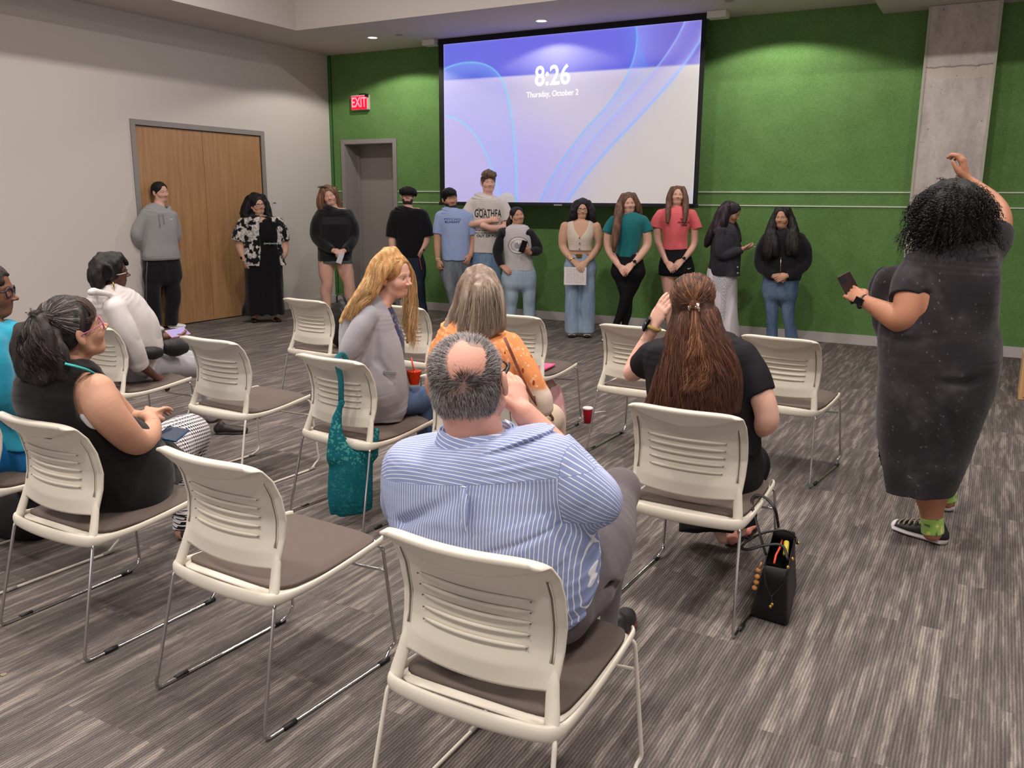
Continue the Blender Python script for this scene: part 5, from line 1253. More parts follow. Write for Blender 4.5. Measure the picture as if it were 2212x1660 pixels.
g = top_garment(s, 'printed_tee', R_, [[(1020, 444, 0, 14), (1012, 458, .02, 13.5), (1009, 471, .04, 13)], [(1085, 444, 0, 14), (1093, 460, .02, 13), (1096, 478, .04, 12.5)]], (204, 196, 192), folds=.005, ncr=.066)
for t_, (x_, y_), z_, b_ in ((' 22-24', (1038, 452), .035, .0005), ('GOATHEA', (1054, 462), .080, .0012), ('HOLY DAZE', (1050, 470), .026, .0005), ('FROM FRIENDS  MISSING', (1050, 498), .024, .0005), ('MANY SONGS  WISH YOU', (1050, 504), .024, .0005), ('OUT OF BOU', (1054, 510), .046, .0018)):
    V_, F_ = text_mesh(t_, z_, 0, b_, spacing=1.05); s.decal('shirt_lettering', V_[:, :2]*np.array([.88 if z_ > .07 else 1.0, 1.75 if z_ > .07 else 1]), F_, (x_, y_), .1, mat('print_black', (28, 26, 28), .8), g)
trousers(s, 'blue_jeans', [(540, 1020, 1074, .12), (560, 1015, 1080, .14), (592, 1016, 1080, .135)], [l1, l2], (122, 148, 176), folds=.006, colf=wash((96, 122, 156), (160, 184, 204)))
F = s.cap(.04, fore=.09, back=-.12); s.lock(F, [(1046, 378, .04, 6), (1055, 375, .06, 7), (1067, 378, .05, 6)], .9); s.hair(F, amp=.006, freq=(60, 60, 40), tint=(130, 104, 84))
hq = s.q; mb = MB()
for g_ in (-1, 1): mb.tube([hq(g_*.14+.12*math.cos(t), .27-.03*math.sin(t), .36+.055*math.sin(t)) for t in np.linspace(0, 6.28, 17)[:-1]], .006, 6, closed=True); mb.add([hq(g_*.14+.11*math.cos(t), .275, .36+.05*math.sin(t)) for t in np.linspace(0, 6.28, 13)[:-1]], [tuple(range(12))])
mb.tube([hq(-.05, .27, .37), hq(.05, .27, .37)], .004, 6)
for g_ in (-1, 1): mb.tube([hq(g_*.26, .24, .37), hq(g_*.37, .0, .25), hq(g_*.36, -.08, .15)], .004, 6)
sg = mb.build('sunglasses', mat('sunglass_black', (20, 22, 26), .15), None, smooth=False); tag(sg, 'black sunglasses pushed up on the hair of the tall man', 'sunglasses')
for hx, tx in ((1036, 1032), (1084, 1088)): s.shoe(s.pp(hx, 706, -.03), s.pp(tx, 720, .18), w_=.05, h=.06, col=(70, 68, 70), name='sneaker')

# 7 --- raglan woman
s = Person((1123, 716), 'woman in a white shirt with black sleeves and light jeans, phone at her chest', 'tan', (26, 20, 24))
s.head((1115, 449), (1120, 484), yaw=24, pitch=6, wide=1.06, jaw=1.1, fem=1, hh=.212)
neck(s, 1113, 492, r=.052)
R_ = [(491, 1098, 1131, .085), (496, 1087, 1143, .11), (510, 1085, 1149, .135), (530, 1087, 1150, .145), (560, 1090, 1151, .145), (584, 1087, 1155, .15)]
torso_core(s, R_)
aL = [(1088, 508, 0, 12), (1080, 525, .01, 11.5), (1075, 543, .02, 11), (1078, 560, .05, 9), (1084, 574, .08, 7)]; aR = [(1145, 507, 0, 11.5), (1157, 525, .01, 11), (1162, 539, .02, 10.5), (1154, 544, .11, 9), (1145, 546, .16, 7)]
for a in (aL, aR): s.limb(s.body, thin(a, .68))
s.hand(s.pp(1085, 576, .09), s.pp(1104, 589, .15), s.T+s.U*.5, False, curl=.3); s.hand(s.pp(1144, 546, .17), s.pp(1126, 537, .22), s.T*.8-s.U*.5, True, curl=.9)
l1 = [(1103, 603, 0, 18.5), (1105, 640, .02, 15.5), (1103, 660, 0, 14), (1102, 684, 0, 13), (1102, 708, 0, 12)]; l2 = [(1139, 603, 0, 18), (1143, 640, .02, 14.5), (1143, 665, 0, 13), (1143, 708, 0, 12)]
for l in (l1, l2): s.limb(s.body, thin(l, .7))
s.build_body(.008, .0045)
g = top_garment(s, 'raglan_shirt', R_, [], (186, 180, 184), folds=.005, ncr=.058, nc=True)
F = Field()
for a, sd_ in ((aL, -1), (aR, 1)): s.limb(F, a, .003, k=.03, flat=(0, 1)); s.limb(F, [(1112+sd_*14, 495, 0, 5), (1112+sd_*25, 503, 0, 11.5, 20)], .003, k=.03)
neckcut(s, F, .058); s.garment('raglan_sleeves', F, (30, 28, 33), M_cloth, .006, .005)
th = np.linspace(0, 6.28, 33)[:-1]
ring = lambda r0, r1: (np.array([(r*math.cos(t), r*math.sin(t)*.8) for r in (r0, r1) for t in th]), [(i, (i+1) % 32, 32+(i+1) % 32, 32+i) for i in range(32)])
for r0, r1, c_ in ((0, .125, (212, 208, 210)), (.120, .128, (96, 92, 100)), (.085, .090, (120, 116, 122)), (.0, .05, (142, 140, 146))):
    V_, F_ = ring(r0, r1); s.decal('chest_emblem', V_, F_, (1120, 530), .1, mat('emblem_%d' % c_[0], c_, .8), g, off=.003+.0005*(c_[0] < 200))
trousers(s, 'light_jeans', [(572, 1092, 1150, .125), (592, 1084, 1158, .15), (608, 1084, 1158, .15)], [l1, l2], (158, 176, 194), folds=.005, colf=wash((140, 160, 182), (182, 196, 208)))
s.watch(s.pp(1083, 572, .08), s.pp(1085, 576, .09)-s.pp(1078, 560, .05), .031, face=False, m=mat('band_pink', (236, 150, 180), .6), name='wristband')
s.watch(s.pp(1147, 546, .155), s.pp(1144, 546, .17)-s.pp(1154, 544, .11), .031, face=False, m=mat('band_white', (220, 216, 214), .6), name='wristband')
phone('smartphone', s.pp(1130, 533, .235), s.R*.35+s.U, s.T*.8+s.R*.2, 'black phone in the hand of the woman in the raglan shirt', (20, 20, 24))
F = s.cap(.028, fore=.12, back=-.25); s.lock(F, [(1107, 470, -.1, 8), (1101, 483, -.09, 8), (1100, 492, -.05, 5)], .9); s.hair(F, amp=.002)

# 8 --- cream vest, wide jeans
s = Person((1253, 728), 'woman in a cropped cream vest and wide pale jeans holding sheets of paper', 'olive', (22, 18, 26))
s.head((1258, 434), (1257, 473), yaw=6, pitch=2, fem=1)
neck(s, 1255, 481, r=.050)
R_ = [(480, 1240, 1270, .08), (484, 1226, 1282, .10), (495, 1224, 1284, .12), (512, 1225, 1282, .14), (530, 1228, 1279, .125), (541, 1228, 1279, .12), (552, 1230, 1277, .115), (560, 1224, 1283, .13)]
torso_core(s, R_, -.008)
aL = [(1221, 490, 0, 10.5), (1217, 510, .01, 10.5), (1216, 533, .02, 8.5), (1226, 550, .08, 7.5), (1238, 565, .14, 5)]; aR = [(1287, 490, 0, 10.5), (1292, 510, .01, 10.5), (1293, 531, .02, 8.5), (1280, 552, .08, 7.5), (1267, 566, .15, 5)]
for a in (aL, aR): s.limb(s.body, a)
s.hand(s.pp(1238, 565, .15), s.pp(1257, 580, .18), s.T+s.U*.5, False, curl=.4); s.hand(s.pp(1267, 566, .16), s.pp(1250, 588, .20), s.T+s.U*.4+s.R*.2, True, curl=.35)
for hx in (1237, 1269): s.limb(s.body, [(1254+(hx-1254)*.8, 575, 0, 12), (hx, 640, 0, 9), (hx, 690, 0, 7), (hx, 718, 0, 5)])
s.build_body(.0075, .0042)
F = Field(); s.rows(F, R_[1:6], .003, flat=(0, 1)); 
F.tube([s.pp(1240, 474, .15), s.pp(1247, 495, .16), s.pp(1254, 510, .17)], [.03, .03, .012], [.12, .12, .12], s.R, .01, 2, op='s'); F.tube([s.pp(1270, 474, .15), s.pp(1262, 495, .16), s.pp(1254, 510, .17)], [.03, .03, .012], [.12, .12, .12], s.R, .01, 2, op='s'); F.tube([s.pp(1255, 474, .12), s.pp(1254, 505, .17)], [.07, .01], [.14, .1], s.R, .01, 1, op='s'); neckcut(s, F, .085, .0)
vest = s.garment('button_vest', F, (218, 204, 190), M_knit, .0055, .003)
for y_ in (514, 526, 538): MB().obox(s.pp(1250.5, y_, .142), s.R*.007, s.U*.007, s.T*.004).build('button', mat('button_brown', (96, 76, 60), .5), vest, world=False) if False else MB().tube([s.pp(1252, y_, .125), s.pp(1252, y_, .150)], .008, 10).build('button', mat('button_brown', (96, 76, 60), .5), s.o, world=True)
l1 = [(1238, 580, 0, 17.5), (1237, 630, .01, 16.5), (1236, 680, 0, 16), (1237, 719, 0, 16)]; l2 = [(1270, 580, 0, 17), (1270, 630, .01, 17), (1269, 680, 0, 17), (1268, 719, 0, 16.5)]
trousers(s, 'wide_jeans', [(549, 1230, 1278, .12), (560, 1224, 1284, .135), (580, 1220, 1288, .14)], [l1, l2], (150, 170, 192), folds=.006, colf=wash((128, 150, 176), (170, 188, 206)))
F = Field(); s.rows(F, [(549, 1230, 1278, .122), (557, 1227, 1281, .126)], .006, flat=(1, 1)); bt = s.garment('leather_belt', F, (88, 52, 36), M_shoe, .005)
MB().obox(s.pp(1251, 553, .137), s.R*.033, s.U*.022, s.T*.004).build('belt_buckle', mat('brass_dark', (122, 96, 42), .4, metal=.8), s.o, bevel=.003, world=True)
po = empty('paper_sheets', tuple(s.pp(1243, 597, .2)), 0, 'white handwritten sheets held against pale jeans by the woman in the cream vest', 'paper')
pa = [s.pp(1219, 577, .17), s.pp(1267, 578, .19), s.pp(1266, 616, .18), s.pp(1218, 615.5, .17)]
MB().add(pa+[p-s.T*.002 for p in pa], [(0, 3, 2, 1), (4, 5, 6, 7), (0, 1, 5, 4), (1, 2, 6, 5), (2, 3, 7, 6), (3, 0, 4, 7)]).build('sheet', mat('paper_white', (222, 214, 216), .8), po, world=True)
mb = MB()
for k in range(9):
    y0 = .12+.09*k
    for j in range(8):
        x0 = .1+.1*j+rng.random()*.02; a = pa[0]+(pa[1]-pa[0])*x0+(pa[3]-pa[0])*y0+s.T*.0012; b = a+(pa[1]-pa[0])*(.04+.03*rng.random()); mb.tube([a, b], .0012, 4)
mb.build('handwriting', mat('ink_grey', (150, 146, 160), .8), po, world=True)
s.glasses(); s.watch(s.pp(1236, 562, .14), s.pp(1238, 565, .15)-s.pp(1226, 550, .08), .029, face=False, m=M_gold, name='bangle', w_=.014)
F = s.cap(.04, fore=.16, back=-.3)
for L in ([(1246, 440, -.02, 8), (1240, 455, -.01, 9), (1237, 468, 0, 9), (1233, 478, 0, 5)], [(1270, 440, -.02, 8), (1277, 455, -.01, 8.5), (1279, 468, 0, 8.5), (1284, 478, 0, 5)], [(1258, 445, -.11, 17), (1257, 465, -.11, 20), (1257, 478, -.08, 17)]): s.lock(F, L, .8)
s.hair(F, amp=.006, freq=(45, 45, 24))
for hx in (1236, 1268): s.shoe(s.pp(hx, 716, -.03), s.pp(hx-(1 if hx < 1250 else -1), 729, .13), w_=.047, h=.038, col=(206, 196, 188), sole=(24, 22, 24), name='flat_shoe', low=True, soleh=.010, colf=lambda V, c, q, u, L: np.where(((V-q(0, 0, 0)) @ u > L*.78)[:, None], np.array(s2l((24, 22, 26))), c))

# 9 --- teal tee, leggings
s = Person((1345, 738), 'woman in a teal T-shirt and black leggings with long brown hair over one shoulder', 'fair', (92, 66, 54))
s.head((1358, 420), (1359, 460), yaw=12, pitch=0, fem=1, wide=1.06, jaw=1.1)
neck(s, 1358, 469, r=.052)
R_ = [(467, 1343, 1374, .085), (472, 1328, 1390, .11), (483, 1325, 1393, .135), (502, 1329, 1387, .145), (528, 1331, 1382, .135), (554, 1330, 1374, .13)]
R2_ = [(548, 1331, 1378, .12), (562, 1326, 1388, .13), (585, 1320, 1393, .145)]
torso_core(s, R_+R2_[1:])
aL = [(1325, 478, 0, 10), (1315, 505, .01, 10), (1315, 535, .02, 9), (1325, 556, .09, 8), (1337, 575, .15, 5.5)]; aR = [(1391, 478, 0, 10), (1397, 505, .01, 10), (1397, 531, .02, 9.5), (1383, 553, .09, 8), (1368, 570, .15, 5.5)]
for a in (aL, aR): s.limb(s.body, a)
s.hand(s.pp(1337, 575, .16), s.pp(1351, 592, .19), s.T+s.U*.3, False, curl=.6); s.hand(s.pp(1367, 571, .16), s.pp(1350, 588, .21), s.T+s.U*.5, True, curl=.5)
l1 = [(1341, 588, 0, 18.5), (1347, 615, .03, 15), (1350, 642, .04, 11.5), (1342, 675, .01, 10), (1330, 702, 0, 7), (1320, 727, 0, 6)]; l2 = [(1373, 588, 0, 19), (1366, 615, .0, 15.5), (1356, 642, -.03, 12), (1355, 675, -.05, 10), (1350, 702, -.05, 7), (1350, 727, -.05, 6)]
for l in (l1, l2): s.limb(s.body, thin(l, .8))
s.build_body(.0075, .0042)
top_garment(s, 'teal_tee', R_, [[(1327, 478, 0, 12.5), (1318, 490, .01, 12.5), (1311, 504, .02, 12.5)], [(1389, 478, 0, 12.5), (1396, 490, .01, 12), (1401, 502, .02, 11.5)]], (34, 108, 114), folds=.005, ncr=.062)
trousers(s, 'black_leggings', R2_, [l1, l2], (18, 17, 20), M_fine, folds=.0015)
s.watch(s.pp(1370, 568, .15), s.pp(1367, 571, .16)-s.pp(1383, 553, .09), .031, up=s.T+s.U*.4)
necklace(s, .035, M_silver, .05, .0014, pend=.007, fwd=.085)
F = s.cap(.035, fore=.17, back=-.3)
for L in ([(1347, 425, 0, 8), (1339, 445, .03, 9), (1335, 470, .10, 9.5), (1331, 500, .15, 9), (1327, 525, .16, 7.5), (1326, 542, .16, 4)], [(1368, 424, -.02, 8), (1375, 440, -.03, 8), (1379, 455, -.05, 8), (1383, 466, -.06, 5)], [(1358, 430, -.1, 15), (1358, 455, -.12, 19), (1358, 485, -.14, 18)]): s.lock(F, L, .75)
s.hair(F, tint=(128, 94, 74))
s.shoe(s.pp(1322, 730, -.04), s.pp(1303, 740, .12), w_=.045, h=.05, col=(216, 214, 214), sole=(30, 30, 32), name='sneaker'); s.shoe(s.pp(1350, 729, -.06), s.pp(1353, 742, .12), w_=.045, h=.05, col=(216, 214, 214), sole=(30, 30, 32), name='sneaker')

# 10 --- coral tee
s = Person((1462, 731), 'woman in a coral pink T-shirt and black shorts with long straight hair', 'fair', (98, 70, 58))
s.head((1465, 403), (1462, 444), yaw=4, pitch=8, fem=1, face=.95)
neck(s, 1462, 454, r=.050)
R_ = [(452, 1447, 1477, .08), (457, 1432, 1492, .105), (468, 1428, 1494, .13), (500, 1431, 1487, .14), (520, 1432, 1485, .13), (539, 1431, 1485, .13)]
R2_ = [(535, 1434, 1482, .12), (555, 1427, 1492, .135), (575, 1424, 1497, .14)]
torso_core(s, R_+R2_[1:])
aL = [(1426, 465, 0, 9), (1420, 490, .01, 8.5), (1421, 518, .02, 7.5), (1430, 545, .08, 6.5), (1440, 567, .14, 4.8)]; aR = [(1495, 465, 0, 9), (1500, 492, .01, 8.5), (1499, 528, .02, 7.5), (1487, 548, .08, 6.5), (1475, 563, .14, 4.8)]
for a in (aL, aR): s.limb(s.body, a)
s.hand(s.pp(1440, 567, .14), s.pp(1455, 586, .19), s.T+s.U*.3, False, curl=.5); s.hand(s.pp(1475, 563, .15), s.pp(1454, 582, .20), s.T+s.U*.5, True, curl=.4)
legs_skin(s, [[(1442, 590, 0, 15.5), (1444, 620, .01, 13), (1446, 648, .02, 9.5), (1445, 670, -.01, 10), (1447, 700, 0, 6.5), (1447, 726, 0, 5)], [(1479, 590, 0, 15.5), (1478, 620, .01, 13), (1477, 648, .02, 9.5), (1477, 670, -.01, 10), (1476, 700, 0, 6.5), (1476, 726, 0, 5)]])
s.build_body(.0075, .0042)
g = top_garment(s, 'coral_tee', R_, [[(1428, 465, 0, 12.5), (1419, 478, .01, 12.5), (1415, 493, .02, 12)], [(1493, 465, 0, 12.5), (1501, 480, .01, 12), (1506, 496, .02, 11.5)]], (226, 106, 112), folds=.005, ncr=.058)
for i_ in range(3):
    V_, F_ = text_mesh(('TEXAS', 'PINK RUN', 'TEAM')[i_], .030, 0, .0012); s.decal('chest_print', V_[:, :2], F_, (1477, 475+i_*6), .1, mat('print_maroon', (112, 38, 44), .8), g)
F = Field(); s.rows(F, R2_+[(588, 1424, 1498, .145)], 0, flat=(1, 0)); s.limb(F, [(1442, 580, 0, 17.5), (1440, 596, 0, 18)], k=.02, flat=(0, 1)); s.limb(F, [(1480, 580, 0, 17.5), (1482, 596, 0, 18)], k=.02, flat=(0, 1)); F.cut(s.pp(1461, 597, 0), -s.U)
g = s.garment('running_shorts', F, (20, 19, 23), M_fine, .0065, .005)
V_ = np.array([(-.022, -.004), (-.010, -.010), (.004, -.006), (.026, .008), (.004, .000), (-.010, -.002), (-.016, .004)]); s.decal('shorts_swoosh', V_, [(0, 1, 2, 3, 4, 5, 6)], (1489, 580), .1, mat('print_white', (230, 230, 232), .7), g)
s.watch(s.pp(1477, 561, .14), s.pp(1475, 563, .15)-s.pp(1487, 548, .08), .028, up=s.T+s.U*.4)
F = s.cap(.03, fore=.18, back=-.3)
for L in ([(1453, 408, 0, 6), (1446, 425, .02, 6.5), (1444, 445, .06, 6.5), (1443, 465, .12, 6), (1442, 480, .15, 3.5)], [(1475, 408, 0, 6), (1480, 425, .02, 6.5), (1481, 445, .06, 7), (1481, 462, .12, 6), (1479, 480, .15, 3.5)], [(1464, 415, -.09, 14), (1464, 445, -.11, 17), (1464, 470, -.12, 16)]): s.lock(F, L, .75)
s.hair(F, tint=(126, 92, 76))
for hx in (1447, 1476): s.shoe(s.pp(hx, 730, -.04), s.pp(hx+(-2 if hx < 1460 else 2), 745, .15), w_=.044, h=.05, col=(60, 60, 64), name='sneaker')

# 11 --- profile, denim jacket
s = Person((1580, 742), 'woman in profile with a charcoal denim jacket and white patterned skirt reading a phone', 'tan', (36, 26, 34))
s.head((1577, 439), (1585, 484), yaw=76, pitch=-22, fem=1, eyes='shut', roll=8)
neck(s, 1568, 490, r=.050)
R_ = [(486, 1552, 1582, .09), (492, 1545, 1590, .15), (505, 1541, 1595, .19), (530, 1536, 1599, .20), (560, 1534, 1599, .19), (584, 1531, 1598, .19), (595, 1534, 1598, .19)]
torso_core(s, R_)
aN = [(1558, 500, .15, 13), (1556, 525, .17, 13), (1560, 551, .18, 12), (1582, 548, .18, 10), (1601, 540, .16, 8)]; aF = [(1562, 500, -.15, 12), (1566, 548, -.14, 11), (1603, 538, -.05, 8)]
for a in (aN, aF): s.limb(s.body, thin(a, .65))
s.hand(s.pp(1602, 540, .16), s.pp(1626, 534, .10), s.T*.5-s.U, False, curl=.4, thumb=0); s.hand(s.pp(1604, 538, -.05), s.pp(1622, 535, .02), -s.T*.5-s.U, True, curl=.6)
for hx in (1572, 1584): s.limb(s.body, [(1566, 590, (hx-1578)*.006, 10), (hx-5, 650, (hx-1578)*.008, 7), (hx, 700, (hx-1578)*.015, 7), (hx, 734, (hx-1578)*.015, 5)])
s.build_body(.0075, .0042)
g = top_garment(s, 'denim_jacket', R_, [aN, aF], (58, 56, 62), M_denim, folds=.006, ncr=.058, colf=wash((46, 44, 50), (76, 74, 82)), extra=lambda F: F.tube([s.pp(1556, 490, .10), s.pp(1572, 492, .13), s.pp(1584, 502, .10), s.pp(1592, 512, .08)], [.022, .022, .025, .015], None, s.R, .01, 2))
F = Field(); s.rows(F, [(580, 1530, 1592, .16), (600, 1527, 1591, .17), (640, 1533, 1591, .18), (690, 1545, 1593, .19), (725, 1556, 1597, .20), (737, 1560, 1598, .20)], 0, flat=(1, 1))
def leaf(V, c):
    P_ = V-s.P0; a = P_ @ s.R; z = V[:, 2]; n = vnoise(a*9+3, z*3.2+(P_ @ s.T)*4, z*0+2); n2 = np.sin((z+np.abs(a*3 % .36-.18)*1.6)*150)
    k = (np.clip((n-.42)*12, 0, 1)*np.clip(n2*2, 0, 1))[:, None]*.75; return c*(1-k)+np.array(s2l((96, 104, 126)))*k
F.disp.append((lambda x, y, z: .008*np.sin((x*s.R[0]+y*s.R[1])*60+(x*s.T[0]+y*s.T[1])*40)*np.clip((1.0-z)/.6, 0, 1), .03)); s.garment('white_skirt', F, (214, 208, 214), M_fine, .006, .004, colf=leaf)
for k_ in range(2): MB().tube([s.pp(1593.5, 577+k_*13, .165), s.pp(1593.5, 577+k_*13, .20)], .009, 10).build('button', M_silver, s.o, world=True)
phone('smartphone', s.pp(1621, 535, .07), s.R+s.U*.25, s.U-s.R*.3, 'phone held flat by the woman in the charcoal denim jacket', (206, 190, 186))
F = s.cap(.04, fore=.12, back=-.3)
for L in ([(1572, 443, 0, 10), (1560, 458, 0, 12), (1552, 478, 0, 13), (1541, 500, 0, 12), (1532, 518, 0, 10), (1526, 530, 0, 5)], [(1570, 450, .08, 8), (1566, 468, .11, 10), (1560, 486, .12, 10), (1548, 500, .10, 8)], [(1583, 480, -.12, 7), (1592, 500, -.12, 7), (1598, 520, -.1, 4)]): s.lock(F, L, .9)
s.hair(F, amp=.005, tint=(74, 58, 72))
for hx in (1570, 1584): s.shoe(s.pp(hx, 738, (hx-1577)*.015), s.pp(hx+32, 742, (hx-1577)*.015), w_=.043, h=.045, col=(190, 180, 172), name='shoe')

# 12 --- bomber, long black hair
s = Person((1690, 753), 'woman in a black zipped jacket and blue jeans, farthest right along the green wall', 'tan', (22, 18, 20))
s.head((1691, 449), (1687, 494), yaw=-14, pitch=2, fem=1, hh=.222, face=1.02)
neck(s, 1691, 503, r=.050)
R_ = [(501, 1674, 1708, .09), (507, 1660, 1724, .13), (522, 1654, 1732, .155), (550, 1653, 1734, .17), (580, 1652, 1732, .17), (598, 1650, 1728, .165), (605, 1652, 1724, .155)]
torso_core(s, R_, -.02)
aL = [(1656, 517, 0, 14), (1646, 540, .01, 15), (1643, 568, .03, 14), (1656, 588, .11, 12), (1671, 597, .17, 9)]; aR = [(1728, 517, 0, 14), (1738, 540, .01, 15), (1739, 566, .03, 14), (1722, 587, .11, 12), (1701, 596, .17, 9)]
for a in (aL, aR): s.limb(s.body, thin(a, .58))
s.hand(s.pp(1672, 597, .18), s.pp(1693, 604, .2), s.T+s.U*.2, False, curl=.6, size=.175); s.hand(s.pp(1700, 596, .19), s.pp(1680, 603, .22), s.T+s.U*.2, True, curl=.6, size=.175)
l1 = [(1665, 625, 0, 17.5), (1667, 660, .02, 14.5), (1667.5, 688, .02, 12), (1668, 715, 0, 12), (1667, 745, 0, 14)]; l2 = [(1703, 625, 0, 18.5), (1702, 660, .02, 15), (1703, 688, .02, 12.5), (1708, 715, 0, 13), (1711, 745, 0, 15)]
for l in (l1, l2): s.limb(s.body, thin(l, .65))
s.build_body(.0075, .0042)
g = top_garment(s, 'zip_jacket', R_, [aL, aR], (30, 28, 33), M_cloth, folds=.007, ncr=.05)
MB().tube([s.pp(1687, 556, .175), s.pp(1686.5, 575, .178), s.pp(1686, 588, .176)], .0035, 6).build('zip', M_silver, s.o, smooth=True, world=True)
V_ = np.array([(-.012, -.006), (.012, -.006), (.012, .006), (-.012, .006)]); s.decal('chest_badge', V_, [(0, 1, 2, 3)], (1722, 525), .1, mat('badge_blue', (120, 150, 176), .6), g)
trousers(s, 'blue_jeans', [(598, 1652, 1726, .14), (615, 1648, 1723, .15), (630, 1648, 1722, .145)], [l1, l2], (84, 106, 140), folds=.005, colf=wash((66, 88, 124), (132, 150, 172)))
F = s.cap(.035, fore=.17, back=-.3)
for L in ([(1680, 455, 0, 8), (1671, 475, .02, 8), (1666, 495, .06, 11), (1662, 520, .14, 13), (1659, 545, .18, 12), (1658, 556, .18, 8)], [(1702, 455, -.02, 8), (1710, 475, 0, 8), (1714, 495, .06, 11), (1716, 520, .13, 12), (1718, 540, .17, 10), (1718, 550, .17, 6)], [(1672, 505, .13, 7), (1675, 530, .17, 9), (1676, 550, .18, 7)], [(1705, 505, .12, 8), (1703, 530, .16, 9), (1704, 548, .17, 7)], [(1692, 465, -.1, 17), (1691, 495, -.11, 24), (1690, 540, -.14, 26)]): s.lock(F, L, .6)
s.hair(F, amp=.005, tint=(44, 34, 34))
for hx in (1668, 1711): s.shoe(s.pp(hx, 744, -.04), s.pp(hx+(-2 if hx < 1690 else 2), 760, .14), w_=.045, h=.05, col=(40, 40, 44), name='sneaker')

# ------------------------------------------------------------------ the speaker on the right
s = Person((2012, 1172), 'standing woman in a long speckled dark dress with black curly hair, one arm raised', 'brown', (20, 18, 20), tone=1.12)
s.head((2058, 408), (2040, 522), d=0, yaw=205, pitch=0, fem=1)
neck(s, 2052, 545, r=.060)
R_ = [(533, 2015, 2095, .11), (545, 1985, 2122, .15), (560, 1966, 2146, .17), (590, 1950, 2152, .20), (640, 1938, 2149, .22), (690, 1915, 2142, .235), (730, 1904, 2143, .25), (775, 1905, 2149, .26), (820, 1904, 2138, .26), (900, 1899, 2110, .24), (980, 1900, 2086, .22), (1040, 1904, 2060, .21), (1052, 1906, 2052, .21)]
s.rows(s.body, R_[2:9], -.03)
aL = [(1990, 585, .06, 34), (1972, 630, .12, 36), (1962, 675, .17, 33), (1946, 690, .17, 30), (1915, 676, .13, 24), (1885, 660, .10, 17), (1866, 650, .08, 13)]
aR = [(2125, 545, -.05, 32), (2150, 505, -.12, 30), (2157, 470, -.20, 26), (2144, 440, -.26, 22), (2115, 412, -.28, 17), (2088, 390, -.28, 12)]
s.limb(s.body, aL, k=.02); s.limb(s.body, aR, k=.02)
s.hand(s.pp(1866, 650, .08), s.pp(1838, 632, .02), s.T+s.U*.4, True, curl=.55, thumb=.4); 
hq_ = s.hand(s.pp(2088, 390, -.28), s.pp(2080, 350, -.28), s.R*.9+s.U*.2+s.T*.25, False, spread=.05, thumb=.2, size=.20, curls=[.75, .8, .85, .9])
s.limb(s.body, [(2010, 960, .02, 46), (2012, 1060, .03, 35), (2012, 1090, .03, 27), (2013, 1125, .03, 21), (2014, 1150, .03, 20)], k=.02)
s.limb(s.body, [(2040, 960, -.2, 40), (2042, 1040, -.28, 26), (2044, 1070, -.3, 16), (2046, 1084, -.3, 15)], k=.02)
s.build_body(.008, .006, .0038)
F = Field(); s.rows(F, R_, 0, flat=(0, 1), k=.03)
s.limb(F, [(1996, 575, .05, 40), (1975, 605, .09, 44), (1963, 648, .145, 42)], k=.03, flat=(0, 1))
s.limb(F, [(2120, 555, -.03, 40), (2146, 520, -.10, 37), (2156, 496, -.15, 34)], k=.03, flat=(0, 1))
s.limb(F, [(1925, 610, -.06, 34), (1922, 640, -.08, 38), (1925, 690, -.06, 36)], k=.06)
neckcut(s, F, .085)
F.tube([s.pp(1885, 960, .12), s.pp(1896, 1010, .10), s.pp(1900, 1065, .10)], [.012, .03, .05], [.25, .25, .25], s.R+s.T*.2, .005, 1, op='s')
for a, b, r_ in (((1985, 735, .27), (2120, 700, .26), .012), ((1915, 728, .2), (1990, 735, .27), .014), ((2030, 830, .27), (2140, 815, .2), .012), ((2005, 560, .19), (2050, 680, .24), .010), ((2035, 850, .27), (2065, 960, .23), .012), ((2000, 640, .2), (2000, 710, .24), .013)):
    pa_, pb_ = s.pp(*a), s.pp(*b); F.tube(catmull([pa_, (pa_+pb_)/2-s.U*.015, pb_], 3), r_, None, s.T, .03, 1, op='s')
def speck(V, c):
    n = vnoise(V[:, 0]*150, V[:, 1]*150, V[:, 2]*150); n2 = vnoise(V[:, 0]*9+4, V[:, 1]*9, V[:, 2]*9); n3 = vnoise(V[:, 0]*36+4, V[:, 1]*36, V[:, 2]*36)
    c = c*(1+.28*n2)[:, None]+np.clip(n2+n3*.7-.25, 0, 1)[:, None]*.022
    k = np.clip((n-.80)*12, 0, 1)[:, None]*.5; return c*(1-k)+np.array(s2l((142, 140, 144)))*k
s.garment('long_tee_dress', F, (43, 39, 43), M_cloth, .0055, .007, fscale=(6, 6, 3), colf=speck)
F = Field(); s.limb(F, [(1912, 600, -.14, 24), (1907, 625, -.16, 30), (1912, 660, -.14, 28)], k=.03); s.garment('black_bag_strap_top', F, (22, 20, 24), M_cloth, .007)
MB().tube(catmull([s.pp(*q) for q in ((1936, 588, -.05), (1922, 592, -.12), (1910, 606, -.16), (1908, 618, -.17))], 5), .004, 6).build('cord_strap', M_black, s.o, smooth=True, world=True)
s.watch(s.pp(1863, 652, .078), s.pp(1866, 650, .08)-s.pp(1885, 660, .10), .033, up=s.T+s.R*.2-s.U*.1, w_=.012, m=mat('strap_grey', (70, 68, 74), .4), facem=mat('watch_face', (16, 16, 20), .15))
phone('smartphone', s.pp(1837, 622, .0), s.U*.9-s.R*.55, s.T*-.6-s.R*.5, 'dark brown phone in the left hand of the woman in the speckled dress', (48, 32, 32), L=.15)
